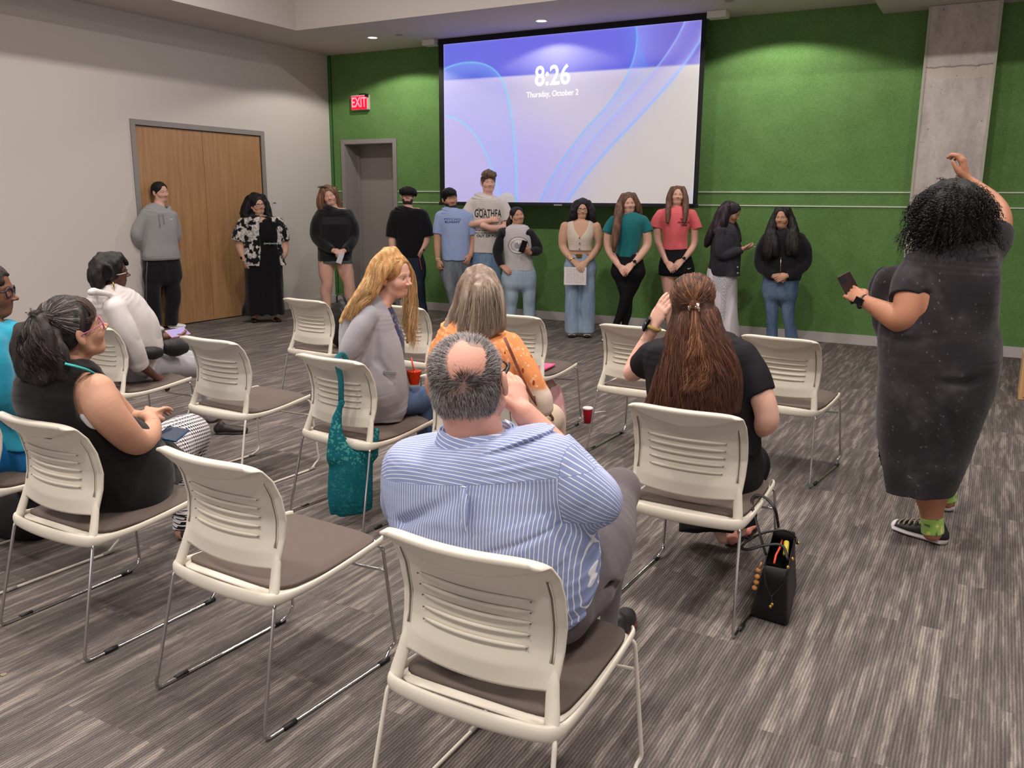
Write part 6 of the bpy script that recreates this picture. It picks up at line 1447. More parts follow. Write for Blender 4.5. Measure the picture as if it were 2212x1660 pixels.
# curly hair: a soft core with many corkscrew curls
F = Field(); hc = s.pp(2056, 462, 0); F.ell(hc, (.155, .15, .135), k=0); F.ell(s.pp(2058, 500, .02), (.15, .13, .10), k=.04); F.ell(s.pp(2058, 430, -.02), (.12, .12, .085), k=.04)
s.hair(F, (16, 14, 16), .008, amp=.012, freq=(26, 26, 26), name='hair_core')
nc_ = 1500; Pn = rng.normal(0, 1, (nc_, 3)); Pn /= np.linalg.norm(Pn, axis=1, keepdims=True)
root = hc+Pn*np.array([.145, .14, .13]); K = 30; t = np.linspace(0, 1, K)[None, :, None]
dirv = Pn*np.array([1, 1, .7])+np.array([0, 0, -.55]); dirv /= np.linalg.norm(dirv, axis=1, keepdims=True)
ln = (.035+.05*rng.random((nc_, 1, 1)))*(1+.5*(Pn[:, 2:3, None] < -.2)); base_ = root[:, None, :]+dirv[:, None, :]*ln*t-np.array([0, 0, 1.0])*.028*t*t
e1 = np.cross(dirv, [.3, .8, .5]); e1 /= np.linalg.norm(e1, axis=1, keepdims=True); e2 = np.cross(dirv, e1); ph = rng.random((nc_, 1, 1))*6.28; tw = 20+10*rng.random((nc_, 1, 1)); rad_ = .0065*(.5+.5*rng.random((nc_, 1, 1)))
crl = base_+rad_*(np.cos(ph+tw*t)*e1[:, None, :]+np.sin(ph+tw*t)*e2[:, None, :])*np.minimum(1, t*4)
V, Q, ix = strands(crl, .0021, .0012); raw('curls', V, Q, M_strand, s.o, True, attrs={'Col': hair_colors(ix, (24, 21, 23), .35)}, world=True)
def sockc(V, c):
    n = vnoise(V[:, 0]*55+2, V[:, 1]*55, V[:, 2]*55); k = np.clip((n-.35)*10, 0, 1)[:, None]; c = c*(1-k)+np.array(s2l((222, 214, 120)))*k; k = np.clip((-n-.45)*10, 0, 1)[:, None]; return c*(1-k)+np.array(s2l((84, 96, 72)))*k
for L in ([(2013, 1117, .03, 23), (2014, 1136, .03, 22), (2015, 1152, .03, 22)], [(2044, 1052, -.29, 19), (2046, 1070, -.3, 17.5), (2047, 1084, -.3, 17)]):
    F = Field(); s.limb(F, L, .002, flat=(1, 1)); s.garment('green_sock', F, (150, 190, 92), M_knit, .005, colf=sockc)
def stitch(V, c, q, u, L):
    toe = ((V-q(0, 0, 0)) @ u > L*.86)[:, None]; return np.where(toe, np.array(s2l((224, 216, 218))), c)
H1, T1 = fl(2042, 1178), fl(1934, 1144); u = norm(T1-H1); T1 = H1+u*.285
sh = s.shoe(H1-u*.01, T1, w_=.054, h=.078, col=(20, 18, 22), sole=(222, 214, 218), name='canvas_sneaker', soleh=.030, vox=.004, colf=stitch)
lace = MB()
for k in range(5):
    p0 = H1+u*(.120+.026*k)+s.U*(.092-.009*k); sd = np.cross(u, s.U); lace.tube(catmull([p0+sd*.034-s.U*.012, p0+sd*.02+s.U*.003, p0-sd*.02+s.U*.003, p0-sd*.034-s.U*.012], 3), .0045, 6)
lace.build('laces', mat('lace_cream', (214, 202, 184), .8), s.o, smooth=True, world=True)
H2 = fl(2047, 1108); s.shoe(H2, H2+np.array([-.08, .26, 0]), w_=.050, h=.085, col=(20, 18, 22), sole=(222, 214, 218), name='canvas_sneaker', soleh=.030, colf=stitch)

# ------------------------------------------------------------------ seated people
# man in the striped shirt
s = Person(None, 'balding grey-haired man in a blue and white striped shirt, seated in front', (206, 152, 134), (70, 64, 64), world=(-1.0, 1.85), plane='front')
s.head((1006, 716), (1020, 922), d=.03, yaw=191, pitch=9, earo=.03, jaw=1.2, face=1.12, wide=1.03, hh=.243)
s.body.tube([s.q(0, -.12, -.05), s.q(0, -.14, -.30), s.pp(1025, 935, .02), s.pp(1028, 980, .03)], [.066, .068, .074, .08], None, s.R, .03, 3)
s.nb = s.pp(1026, 945, .02); s.nr = .07
R_ = [(958, 940, 1120, .10, .0), (966, 892, 1172, .125, .0), (976, 858, 1212, .145, .0), (998, 842, 1234, .165, .0), (1040, 834, 1240, .175, .0), (1090, 838, 1244, .18, 0), (1130, 848, 1256, .185, 0), (1165, 862, 1280, .19, -.02), (1205, 880, 1290, .195, -.03), (1250, 900, 1284, .20, -.04), (1300, 925, 1252, .19, -.05), (1330, 950, 1225, .17, -.05)]
s.rows(s.body, [(q[0]+24, q[1]+26, q[2]-26, q[3]-.04, q[4]) for q in R_[1:-1]], -.01)
arm = [(1200, 1010, .02, 62), (1250, 1060, .0, 62), (1288, 1082, -.05, 54), (1270, 1040, -.14, 42), (1222, 985, -.17, 36), (1170, 935, -.17, 31), (1132, 893, -.15, 26)]
s.limb(s.body, [(a, b, c, r-6) for a, b, c, r in arm[:5]]+arm[5:], k=.015)
s.hand(s.pp(1132, 893, -.15), s.pp(1104, 812, -.20), s.R*.9+s.T*.35, False, curl=.35, thumb=.2, size=.19)
armL = [(880, 1010, .02, 48), (866, 1070, .01, 42), (880, 1110, -.08, 38), (930, 1100, -.22, 32), (980, 1080, -.30, 26)]
s.limb(s.body, [(a, b, c, r-8) for a, b, c, r in armL], k=.02); s.hand(s.pp(980, 1080, -.30), s.pp(1030, 1075, -.38), s.U, True, curl=.5)
l1 = [(1205, 1300, -.05, 88), (1245, 1245, -.16, 92), (1295, 1165, -.34, 78), (1325, 1095, -.52, 52), (1335, 1056, -.60, 44)]
l1b = [(1335, 1060, -.60, 43), (1332, 1150, -.63, 34), (1322, 1250, -.62, 27), (1316, 1330, -.58, 22), (1312, 1380, -.54, 20)]
l2 = [(1020, 1290, -.05, 85), (1060, 1240, -.2, 82), (1110, 1170, -.4, 66), (1150, 1115, -.58, 50)]; l2b = [(1150, 1115, -.58, 46), (1200, 1230, -.62, 32), (1245, 1330, -.60, 24), (1262, 1400, -.52, 20)]
for l in (l1, l1b, l2, l2b): s.limb(s.body, [(a, b, c, r*.66) for a, b, c, r in l], k=.03)
bald = s.loc(1002, 775); whorl = s.loc(1000, 838); tuft = s.loc(1018, 828)
R3 = np.array([.325, .405, .345]); C3 = np.array([0, -.08, .155])
def ell_ang(P, q): a = (P-C3)/R3; b = (q-C3)/R3; a = a/(np.linalg.norm(a, axis=-1, keepdims=True)+1e-9); b = b/np.linalg.norm(b); return np.arccos(np.clip(a @ b, -1, 1))
low = s.loc(1010, 893)
hl = lambda P: (P[:, 2] > -.13-.0*P[:, 1]) & (P[:, 1] < .16) | (P[:, 2] > .22) & (P[:, 1] < .22)
bx = lambda P: ((ell_ang(P, bald) < .56+.10*np.sin(P[:, 0]*30)) | ((P[:, 1] > .0) & (P[:, 2] > .30) & (np.abs(P[:, 0]) < .12)))
def scalp(V, col):
    L_ = (V-s.hc) @ s.A.T/s.H; P = L_.copy(); P[:, 0] /= s.wide; k = (hl(P) & ~bx(P) & (P[:, 1] < .16) & (np.linalg.norm((P-C3)/R3, axis=1) > .9) & (np.linalg.norm((P-C3)/R3, axis=1) < 1.12)).astype(float)[:, None]*.75
    return col*(1-k)+np.array(s2l((122, 106, 102)))*k
s.body.ell(s.q(0, -.15, -.08), np.array([.325, .325, .35])*s.H, s.A, .05*s.H)
s.skinf.append(scalp); s.build_body(.008, .0032, .0036)
def flow(P): d = P-whorl; nrm = np.linalg.norm(d, axis=1, keepdims=True)+.02; sw = np.cross((P-C3)/R3**2, d); return d/nrm+np.array([0, 0, -.55])+.25*sw/(np.linalg.norm(sw, axis=1, keepdims=True)+1e-6)
def greyc(P, n):
    a = ell_ang(P, whorl); k = np.clip(.30+a*.42+(.10-P[:, 2])*.8, .12, .85); g = rng.random(n) < k
    c = np.where(g[:, None], np.array(s2l((184, 178, 178)))*(.5+.55*rng.random((n, 1))), np.array(s2l((70, 60, 60)))*(.6+.9*rng.random((n, 1)))); return c
s.skull(21000, .024, flow, lambda P: hl(P) & ~bx(P), .00050, 6, .16, greyc, name='hair', jit=.30)
s.skull(9000, .020, lambda P: np.stack([P[:, 0]*.5, P[:, 1]*0, -np.ones(len(P))], 1), lambda P: (P[:, 2] < .10) & (P[:, 2] > -.33+.5*np.maximum(P[:, 1]+.1, 0)) & (P[:, 1] < .0), .0005, 6, .14, greyc, name='nape_hair', jit=.30, rad=(.32, .33, .352), c0=(0, -.15, -.08))
s.skull(700, .030, flow, lambda P: (ell_ang(P, tuft) < .30), .0006, 6, .3, lambda P, n: np.tile(np.array(s2l((52, 42, 42))), (n, 1))*(.6+.9*rng.random((n, 1))), name='crown_tuft', jit=.5)
s.skull(500, .016, lambda P: P*0+np.array([0, .4, -1.0]), lambda P: (P[:, 0] > .22) & (P[:, 2] < -.14) & (P[:, 1] > .02), .0006, 5, .9, lambda P, n: np.tile(np.array(s2l((206, 202, 200))), (n, 1))*(.6+.6*rng.random((n, 1))), name='beard', jit=.5, rad=(.275, .30, .36), c0=(0, .04, -.10))
gl = MB(); gl.tube([s.q(.36, -.10, -.03), s.q(.365, -.03, .05), s.q(.345, .2, .06), s.q(.30, .36, .05)], .0032, 6, flat=(1, 1.6)); gl.tube([s.q(-.36, -.10, -.03), s.q(-.365, -.03, .05), s.q(-.345, .2, .06), s.q(-.30, .36, .05)], .0032, 6)
for g_ in (-1, 1): gl.tube([s.q(g_*.15+.12*math.cos(t), .37, .02+.075*math.sin(t)) for t in np.linspace(0, 6.28, 21)[:-1]], .0025, 6, closed=True)
gl.tube([s.q(-.03, .38, .03), s.q(.03, .38, .03)], .0025, 6); gl.build('spectacles', mat('dark_frame', (44, 42, 48), .35), s.o, smooth=True, world=True)
# striped shirt cloth
def stripe_mat():
    m = vcmat('striped_shirt_cloth', .85, .12, bump=.06, bscale=500); g = NG(m); b = g.N['Principled BSDF']
    def at(n_): a = g.N.new('ShaderNodeAttribute'); a.attribute_name = n_; p_ = g.N.new('ShaderNodeSeparateXYZ'); g.L.new(a.outputs['Vector'], p_.inputs[0]); return p_.outputs
    p_, r_ = at('pat'), at('reg')
    yoke = g.m('GREATER_THAN', r_[0], 0.0); slv = g.m('GREATER_THAN', r_[1], 0.0)
    c = g.m('ADD', g.m('MULTIPLY', p_[0], g.m('SUBTRACT', 1.0, yoke)), g.m('MULTIPLY', p_[1], yoke))
    c = g.m('ADD', g.m('MULTIPLY', c, g.m('SUBTRACT', 1.0, slv)), g.m('MULTIPLY', p_[2], slv))
    per = g.m('ADD', .0086, g.m('MULTIPLY', yoke, .0026))
    ln = g.m('ABSOLUTE', g.m('SUBTRACT', g.m('FRACT', g.m('DIVIDE', c, per)), .5)); k = g.m('SMOOTH_MIN', g.m('MULTIPLY', g.m('MAXIMUM', g.m('SUBTRACT', .12, ln), 0.0), 20.0), 1.0, .1)
    seam = g.m('LESS_THAN', g.m('MINIMUM', g.m('ABSOLUTE', r_[0]), g.m('ABSOLUTE', r_[1])), .0009)
    base = g.mix(k, s2l((138, 150, 190)), s2l((226, 226, 234))); base = g.mix(g.m('MULTIPLY', seam, .5), base, s2l((96, 106, 146)))
    g.L.new(base, b.inputs['Base Color']); return m
M_stripe = stripe_mat()
y1_, y2_ = s.pp(862, 1036, .13)-s.P0, s.pp(1215, 1050, .15)-s.P0; seamR = s.pp(1221, 1040, .05); zp_ = s.pp(1222, 1148, .10)[2]
A0_ = s.pp(1215, 1040, .0); ax0 = norm(s.pp(1290, 1084, -.05)-A0_); e1_ = norm(np.cross(ax0, s.T)); e2_ = np.cross(ax0, e1_)
def pats(V):
    D = V-s.P0; r = D @ s.R; z = D[:, 2]; t = D @ s.T; rs = (V-seamR) @ s.R; zl = y1_[2]+(y2_[2]-y1_[2])*(r-y1_ @ s.R)/((y2_-y1_) @ s.R)
    W = V-A0_; sl = np.arctan2(W @ e1_, -(W @ e2_)*np.sign(-(e2_ @ s.T))+.0)*.066
    return {'pat': np.stack([r, z-.75*t, sl], 1), 'reg': np.stack([z-zl, np.minimum(rs, V[:, 2]-zp_), np.zeros(len(V))], 1)}
F = Field(); s.rows(F, R_, .004, flat=(0, 1), k=.03, ex=2.4, capr=.022)
s.limb(F, arm[:4]+[(1225, 988, -.17, 38), (1200, 962, -.172, 37)], .006, k=.035, flat=(0, 1)); s.limb(F, armL[:4], .006, k=.03, flat=(0, 1))
neckcut(s, F, .078, tw=0)
for a, b, w_ in (((1025, 1062, .19), (1210, 1145, .17), .005), ((1005, 1060, .19), (870, 1130, .15), .005), ((900, 1182, .20), (1240, 1185, .18), .006), ((900, 1150, .19), (1180, 1160, .19), .004), ((1255, 1120, .08), (1200, 1150, .15), .008), ((1200, 1215, .16), (1290, 1200, .03), .006)):
    pa_, pb_ = s.pp(*a), s.pp(*b); F.tube(catmull([pa_, (pa_+pb_)/2+s.T*.006-s.U*.008, pb_], 4), w_, None, s.T, .03, 1, op='s')
F.tube([s.pp(1001, 1052, .188), s.pp(1002, 1100, .20), s.pp(1004, 1155, .20)], [.017, .019, .016], [.006, .009, .004], s.R, .006, 3)
shirt = s.garment('striped_shirt', F, (150, 162, 200), M_stripe, .0045, .005, fscale=(7, 7, 4), attrs=pats)
# collar
mb = MB(); ring = []
for rr, yy in ((0, 0), (1, 1)):
    pass
Cc = s.pp(1030, 968, .01); ts = np.linspace(-2.75, 2.75, 60)
def colr(t, h):   # around the neck from the front, h 0 bottom..1 top
    ra = .094-.006*h; return Cc+s.R*ra*1.0*np.sin(t)*(1.08)+s.T*ra*.92*np.cos(t)+s.U*(-.006+.062*h-.004*np.cos(t)+.006*np.sin(t))
V = []; 
for (h, o) in ((0, .012), (.25, .008), (.6, .003), (1, .0), (.97, -.004), (.5, -.004), (0, -.004)):
    for t in ts: p = colr(t, h); rdir = norm((p-Cc)*np.array([1, 1, 0])); V.append(p+rdir*o)
V = np.array(V); n_ = len(ts); Q = [(r*n_+i, r*n_+i+1, (r+1)*n_+i+1, (r+1)*n_+i) for r in range(6) for i in range(n_-1)]
def pc(V): D = V-s.P0; return {'pat': np.stack([D @ s.R, D[:, 2]+.12*(D @ s.R), D @ s.R], 1), 'reg': np.stack([np.ones(len(V)), -np.ones(len(V)), np.zeros(len(V))], 1), 'Col': np.tile([.4, .4, .6], (len(V), 1))}
raw('collar', V, Q, M_stripe, s.o, True, attrs=pc(V), world=True)
V = []
for (h, o) in ((.98, .003), (1.03, .006), (.9, .010), (.5, .014), (.16, .019), (.08, .017), (.3, .010)):
    for t in ts: p = colr(t, h); rdir = norm((p-Cc)*np.array([1, 1, 0])); V.append(p+rdir*o)
V = np.array(V); raw('collar_fold', V, Q, M_stripe, s.o, True, attrs=pc(V), world=True)
F = Field(); l1s = [l1[0], l1[1], l1[2], l1[3], l1[4]]
s.limb(F, l1s, 0, k=.04); s.limb(F, l2, 0, k=.04); s.limb(F, l1b, 0, k=.03, flat=(0, 1)); s.limb(F, l2b, 0, k=.03, flat=(0, 1))
s.rows(F, [(1255, 960, 1262, .165, -.05), (1300, 950, 1268, .19, -.05), (1350, 960, 1262, .17, -.04)], 0, k=.03, flat=(1, 0))
F.cut(s.pp(1100, 1, 0)*np.array([1, 1, 0])+np.array([0, 0, .458]), -s.U, lo=s.P0+np.array([-.5, -.5, 0]), hi=s.P0+np.array([.5, .38, .47]))
for a, b, w_ in (((1262, 1345, .05), (1320, 1230, -.22), .007), ((1240, 1290, .08), (1300, 1180, -.15), .007), ((1330, 1120, -.45), (1345, 1200, -.35), .008), ((1290, 1250, -.05), (1335, 1270, -.2), .006)):
    pa_, pb_ = s.pp(*a), s.pp(*b); F.tube([pa_, (pa_+pb_)/2+s.R*.015, pb_], w_, None, s.T, .02, 3, op='s')
s.garment('grey_trousers', F, (92, 84, 88), M_cloth, .006, .006, fscale=(8, 8, 6))
F = Field(); s.rows(F, [(1285, 935, 1262, .185, -.05), (1318, 935, 1264, .19, -.05)], .004, flat=(1, 1)); s.garment('belt', F, (44, 38, 40), M_shoe, .006)
for hx, hy in ((1285, 1452), (1328, 1404)):
    hp = fl(hx, hy); s.shoe(hp, hp+np.array([-.06, .27, 0]), w_=.052, h=.075, col=(34, 32, 36), sole=(122, 66, 48), name='ankle_boot', soleh=.030)

# brunette woman, back view
s = Person(None, 'seated woman in a black blouse with long wavy brown hair clipped back', 'pink', (92, 54, 40), world=(-.98, 3.42), plane='front')
s.head((1497, 592), (1499, 714), d=0, yaw=191, pitch=-2, fem=1, hh=.222)
neck(s, 1500, 738, r=.052)
R_ = [(731, 1462, 1545, .09, 0), (740, 1425, 1582, .12, 0), (752, 1400, 1610, .14, 0), (775, 1388, 1624, .15, 0), (820, 1392, 1630, .155, -.01), (870, 1400, 1632, .16, -.02), (920, 1408, 1632, .165, -.03), (960, 1412, 1634, .17, -.03)]
s.rows(s.body, [(q[0], q[1]+8, q[2]-8, q[3]-.01, q[4]) for q in R_[1:]], -.01)
aL = [(1404, 768, 0, 24), (1382, 795, -.06, 21), (1364, 806, -.12, 18), (1374, 778, -.15, 16.5), (1393, 742, -.16, 14), (1412, 708, -.16, 11)]
aR = [(1612, 790, 0, 24), (1638, 840, .02, 27), (1654, 885, .02, 26), (1654, 915, 0, 25), (1630, 925, -.12, 20), (1590, 920, -.25, 13)]
s.limb(s.body, aL, k=.012); s.limb(s.body, aR, k=.015)
s.hand(s.pp(1412, 708, -.16), s.pp(1446, 634, -.16), s.R*-.5+s.T*.9, False, curl=.25, thumb=.1, size=.19); s.hand(s.pp(1590, 920, -.25), s.pp(1560, 925, -.32), s.U, True)
legs = [[(1470, 1010, -.1, 52), (1500, 1010, -.28, 46), (1520, 1010, -.46, 38), (1532, 1060, -.48, 30), (1545, 1120, -.42, 22), (1560, 1165, -.36, 14)], [(1560, 1010, -.1, 52), (1590, 1005, -.28, 46), (1612, 1000, -.46, 38), (1610, 1050, -.48, 30), (1606, 1105, -.46, 20), (1602, 1150, -.44, 13)]]
for l in legs: s.limb(s.body, [(a, b, c, r*.75) for a, b, c, r in l])
s.build_body(.008, .005, .0038)
F = Field(); s.rows(F, R_, .003, flat=(0, 1), k=.03)
s.limb(F, [(1415, 762, 0, 30), (1398, 778, -.01, 30), (1384, 790, -.04, 28)], k=.03, flat=(0, 1)); s.limb(F, [(1602, 772, 0, 38), (1627, 810, .01, 39), (1643, 852, .02, 36)], k=.03, flat=(0, 1)); neckcut(s, F, .062)
s.garment('black_blouse', F, (26, 24, 29), M_fine, .006, .008, fscale=(8, 8, 4))
F = Field(); s.rows(F, [(950, 1415, 1632, .15, -.03), (1000, 1412, 1640, .18, -.06), (1040, 1420, 1642, .17, -.08)], 0, flat=(1, 0), k=.03)
for l in legs: s.limb(F, [(l[0][0], l[0][1], l[0][2], 56), (l[1][0], l[1][1], l[1][2], 54), (l[2][0], l[2][1], l[2][2], 50)], 0, k=.04)
s.limb(F, [(1520, 1030, -.45, 46), (1522, 1090, -.43, 48), (1524, 1150, -.38, 58)], 0, k=.05, flat=(0, 1)); s.limb(F, [(1608, 1010, -.45, 44), (1600, 1070, -.45, 40), (1590, 1128, -.44, 44)], 0, k=.05, flat=(0, 1))
s.garment('wide_black_trousers', F, (24, 22, 27), M_fine, .007, .010, fscale=(7, 7, 3))
ax_ = s.pp(1412, 708, -.16)-s.pp(1393, 742, -.16)
s.watch(s.pp(1411, 706, -.158), ax_, .031, up=-s.R*.9+s.T*.4, m=mat('strap_mustard', (150, 124, 64), .6), w_=.018, facem=mat('watch_face', (16, 16, 20), .15))
F = s.cap(.035, fore=.14, back=-.5); clip = s.pp(1500, 664, .138)
G_ = [[(1462, 668, .07), (1454, 705, .10), (1440, 760, .13), (1418, 830, .16), (1402, 885, .17)], [(1474, 670, .10), (1468, 705, .13), (1460, 755, .15), (1448, 820, .18), (1440, 890, .19)], [(1492, 674, .12), (1492, 705, .14), (1488, 755, .17), (1486, 820, .20), (1486, 890, .20)], [(1508, 674, .12), (1512, 705, .14), (1520, 755, .17), (1528, 820, .19), (1530, 892, .20)], [(1530, 670, .10), (1536, 705, .13), (1552, 760, .15), (1568, 820, .17), (1566, 890, .18)], [(1544, 668, .07), (1552, 705, .09), (1576, 760, .12), (1596, 830, .14), (1590, 885, .15)]]
for gg, rr in zip(G_, (10, 13, 14, 14, 13, 10)): s.lock(F, [(q[0], q[1], q[2]-.035, rr*(.8 if i < 1 else 1.15)) for i, q in enumerate(gg)], .7)
s.hair(F, (62, 38, 30), .007, amp=.006, freq=(45, 45, 12), name='hair')
# upper hair pulled to the clip
def arc(px, py): a = s.loc(px, py); b = (clip-s.hc) @ s.A.T/s.H; out = []
GW = []
for ang in np.linspace(-200, 20, 16):
    e_ = np.array([math.cos(math.radians(ang)), 0, -math.sin(math.radians(ang))]); st_ = np.array([.345*1.08*e_[0], .06, .16+.36*e_[2]]) if True else 0
    cl = (clip-s.hc) @ s.A.T/s.H; pts = []
    for t in np.linspace(0, 1, 8):
        p = st_*(1-t)+cl*t; d_ = (p-C3)/np.array([.36*1.08, .43, .37]); nn = np.linalg.norm(d_); p = C3+(p-C3)/nn*1.0 if t < .9 else p; pts.append(s.hc+(p @ s.A)*s.H)
    GW.append(pts)
s.strands_w(np.array(GW), 3600, .0010, .006, .0015, 3, 8, (98, 62, 46), 'hair_pulled_back', tint=(166, 116, 80), tf=.35, var=.3)
s.strands_px([[(x, y, d+.0) for x, y, d in g] for g in G_], 6500, .0010, .0055, .004, 5, 22, (78, 48, 38), 'hair_lengths', tint=(142, 92, 66), tf=.35, var=.35, ends=.25, wig=70)
s.strands_px([[(1497, 672, .14), (1494, 720, .175), (1482, 780, .20), (1476, 840, .215)], [(1504, 672, .14), (1514, 730, .18), (1532, 790, .20), (1524, 850, .215)]], 600, .0010, .008, .012, 5, 18, (104, 66, 48), 'hair_tail', tint=(166, 116, 82), tf=.5, var=.3)
cb = MB(); cb.tube([clip+s.R*.012+s.U*.016, clip+s.R*.020-s.U*.018], .007, 8); cb.tube([clip-s.R*.022+s.U*.004, clip-s.R*.018-s.U*.014], .006, 8); cb.tube([clip-s.R*.02, clip+s.R*.014], .008, 8)
cb.build('hair_clip', mat('clip_chrome', (226, 200, 180), .15, metal=1), s.o, smooth=True, world=True)
for hx, hy in ((1578, 1186), (1606, 1168)):
    hp = fl(hx, hy); s.shoe(hp, hp+np.array([-.02, .24, 0]), w_=.043, h=.032, col=(214, 140, 126), sole=(34, 24, 26), name='sandal', low=True, soleh=.012)

# grey-haired woman in orange florals
s = Person(None, 'seated woman with shoulder-length grey-blonde hair in an orange floral blouse', 'pink', (138, 118, 104), world=(-2.0, 3.52), plane='front')
s.head((1036, 592), (1036, 694), d=0, yaw=198, pitch=-4, fem=1, hh=.222)
neck(s, 1036, 712, r=.052)
R_ = [(703, 1005, 1068, .09, 0), (712, 978, 1092, .12, 0), (724, 952, 1110, .14, 0), (745, 938, 1122, .15, 0), (790, 930, 1130, .16, 0), (850, 932, 1140, .165, -.02), (910, 940, 1148, .17, -.03), (960, 945, 1150, .17, -.03)]
s.rows(s.body, [(q[0], q[1]+6, q[2]-6, q[3]-.01, q[4]) for q in R_[1:]], -.01)
aR = [(1105, 745, 0, 22), (1135, 790, .0, 21), (1160, 840, -.02, 19), (1150, 870, -.12, 17), (1120, 880, -.22, 13)]; aL = [(950, 750, 0, 21), (938, 800, 0, 20), (945, 850, -.05, 18), (980, 870, -.2, 14)]
for a in (aL, aR): s.limb(s.body, [(x, y, d, r*.8) for x, y, d, r in a])
legs = [[(1000, 930, -.08, 42), (1030, 925, -.25, 38), (1060, 920, -.45, 32), (1062, 1000, -.45, 24), (1060, 1080, -.4, 18)], [(1120, 930, -.08, 44), (1165, 915, -.22, 42), (1192, 905, -.36, 30), (1196, 965, -.38, 25), (1190, 1030, -.36, 20)]]
for l in legs: s.limb(s.body, [(a, b, c, r*.75) for a, b, c, r in l])
s.build_body(.009, .006)
def floral_mat():
    m = vcmat('orange_floral_cloth', .85, .12, bump=.1, bscale=400); g = NG(m); b = g.N['Principled BSDF']; x, y, z, v = g.xyz()
    vo = g.N.new('ShaderNodeTexVoronoi'); vo.inputs['Scale'].default_value = 46; g.L.new(v, vo.inputs['Vector']); d = vo.outputs['Distance']
    ring = g.m('MULTIPLY', g.m('GREATER_THAN', d, .20), g.m('LESS_THAN', d, .34)); pick = g.m('GREATER_THAN', g.white(vo.outputs['Position']), .12)
    vo2 = g.N.new('ShaderNodeTexVoronoi'); vo2.inputs['Scale'].default_value = 22; mp = g.N.new('ShaderNodeMapping'); mp.inputs['Scale'].default_value = (1, 1, .45); mp.inputs['Rotation'].default_value = (0, .7, .5); g.L.new(v, mp.inputs[0]); g.L.new(mp.outputs[0], vo2.inputs['Vector'])
    dark = g.m('LESS_THAN', vo2.outputs['Distance'], .14)
    a = g.N.new('ShaderNodeVertexColor'); a.layer_name = 'Col'
    c = g.mix(g.m('MULTIPLY', g.m('MULTIPLY', ring, pick), .75), a.outputs[0], s2l((238, 206, 176))); c = g.mix(g.m('MULTIPLY', dark, .9), c, s2l((140, 54, 40))); g.L.new(c, b.inputs['Base Color']); return m
F = Field(); s.rows(F, R_, .003, flat=(0, 1), k=.03); s.limb(F, aR[:4], .006, k=.03, flat=(0, 1)); s.limb(F, aL, .004, k=.03); neckcut(s, F, .060)
s.limb(F, [(1158, 838, -.02, 24), (1168, 858, -.03, 27), (1176, 880, -.04, 22)], 0, k=.02)
zc_ = s.pp(1160, 832, 0)[2]
def oc(V, c):
    k = (np.clip((zc_-V[:, 2]+.02*vnoise(V[:, 0]*30, V[:, 1]*30, V[:, 2]*30))*40, 0, 1)*(((V-s.P0) @ s.R) > .12))[:, None]; return c*(1-k)+np.array(s2l((222, 204, 190)))*k
s.garment('orange_floral_blouse', F, (234, 152, 98), floral_mat(), .0065, .007, colf=oc)
F = Field(); s.rows(F, [(930, 945, 1150, .15, -.03), (965, 945, 1152, .17, -.05)], 0, flat=(1, 0))
for l in legs: s.limb(F, l, 0, k=.03, flat=(0, 1))
s.garment('beige_trousers', F, (206, 182, 160), M_cloth, .007, .006)
for l in legs:
    p = s.pp(*l[-1][:3]); p[2] = 0; s.shoe(p-np.array([0, .03, 0]), p+np.array([-.02, .21, 0]), w_=.045, h=.05, col=(120, 84, 64), name='shoe')
F = s.cap(.04, fore=.16, back=-.4)
G_ = [[(1018, 596, .06), (1003, 620, .08), (994, 655, .08), (985, 685, .08), (974, 706, .09)], [(1024, 592, .05), (1015, 630, .12), (1010, 670, .13), (1004, 712, .13)], [(1038, 588, .05), (1036, 630, .14), (1034, 675, .15), (1030, 720, .15)], [(1050, 592, .05), (1054, 630, .12), (1056, 675, .13), (1058, 716, .13)], [(1058, 598, .06), (1070, 625, .08), (1076, 660, .08), (1077, 705, .08)]]
G_[0] = [G_[0][0], G_[0][1], G_[0][2], G_[0][4]]; G_[4] = G_[4][:4]
for gg in G_: s.lock(F, [(q[0], q[1], q[2]-.03, 15) for q in gg], .8)
s.hair(F, (128, 108, 94), .007, amp=.004, tint=(176, 160, 146))
s.strands_px(G_, 2600, .0011, .011, .004, 3, 12, (134, 114, 100), 'hair_strands', tint=(206, 192, 178), tf=.45, var=.3, ends=.15)
s.skull(2800, .11, lambda P: np.stack([P[:, 0]*.9, P[:, 1]*0-.35, -np.ones(len(P))*.9], 1), lambda P: (P[:, 2] > .0) & (P[:, 1] < .2), .0009, 8, .015, lambda P, n: np.where(rng.random((n, 1)) < .45, np.array(s2l((186, 170, 156))), np.array(s2l((126, 106, 92))))*np.exp(rng.normal(0, .2, (n, 1))), name='crown_hair', jit=.04, rad=(.372, .452, .392), follow=True)
MB().tube(catmull([s.pp(*q) for q in ((1090, 730, .12), (1150, 860, .05), (1195, 905, -.2), (1188, 950, -.25))], 5), .012, 8, flat=(1, .3)).build('bag_strap', mat('brown_leather', (112, 58, 42), .5), s.o, smooth=True, world=True)

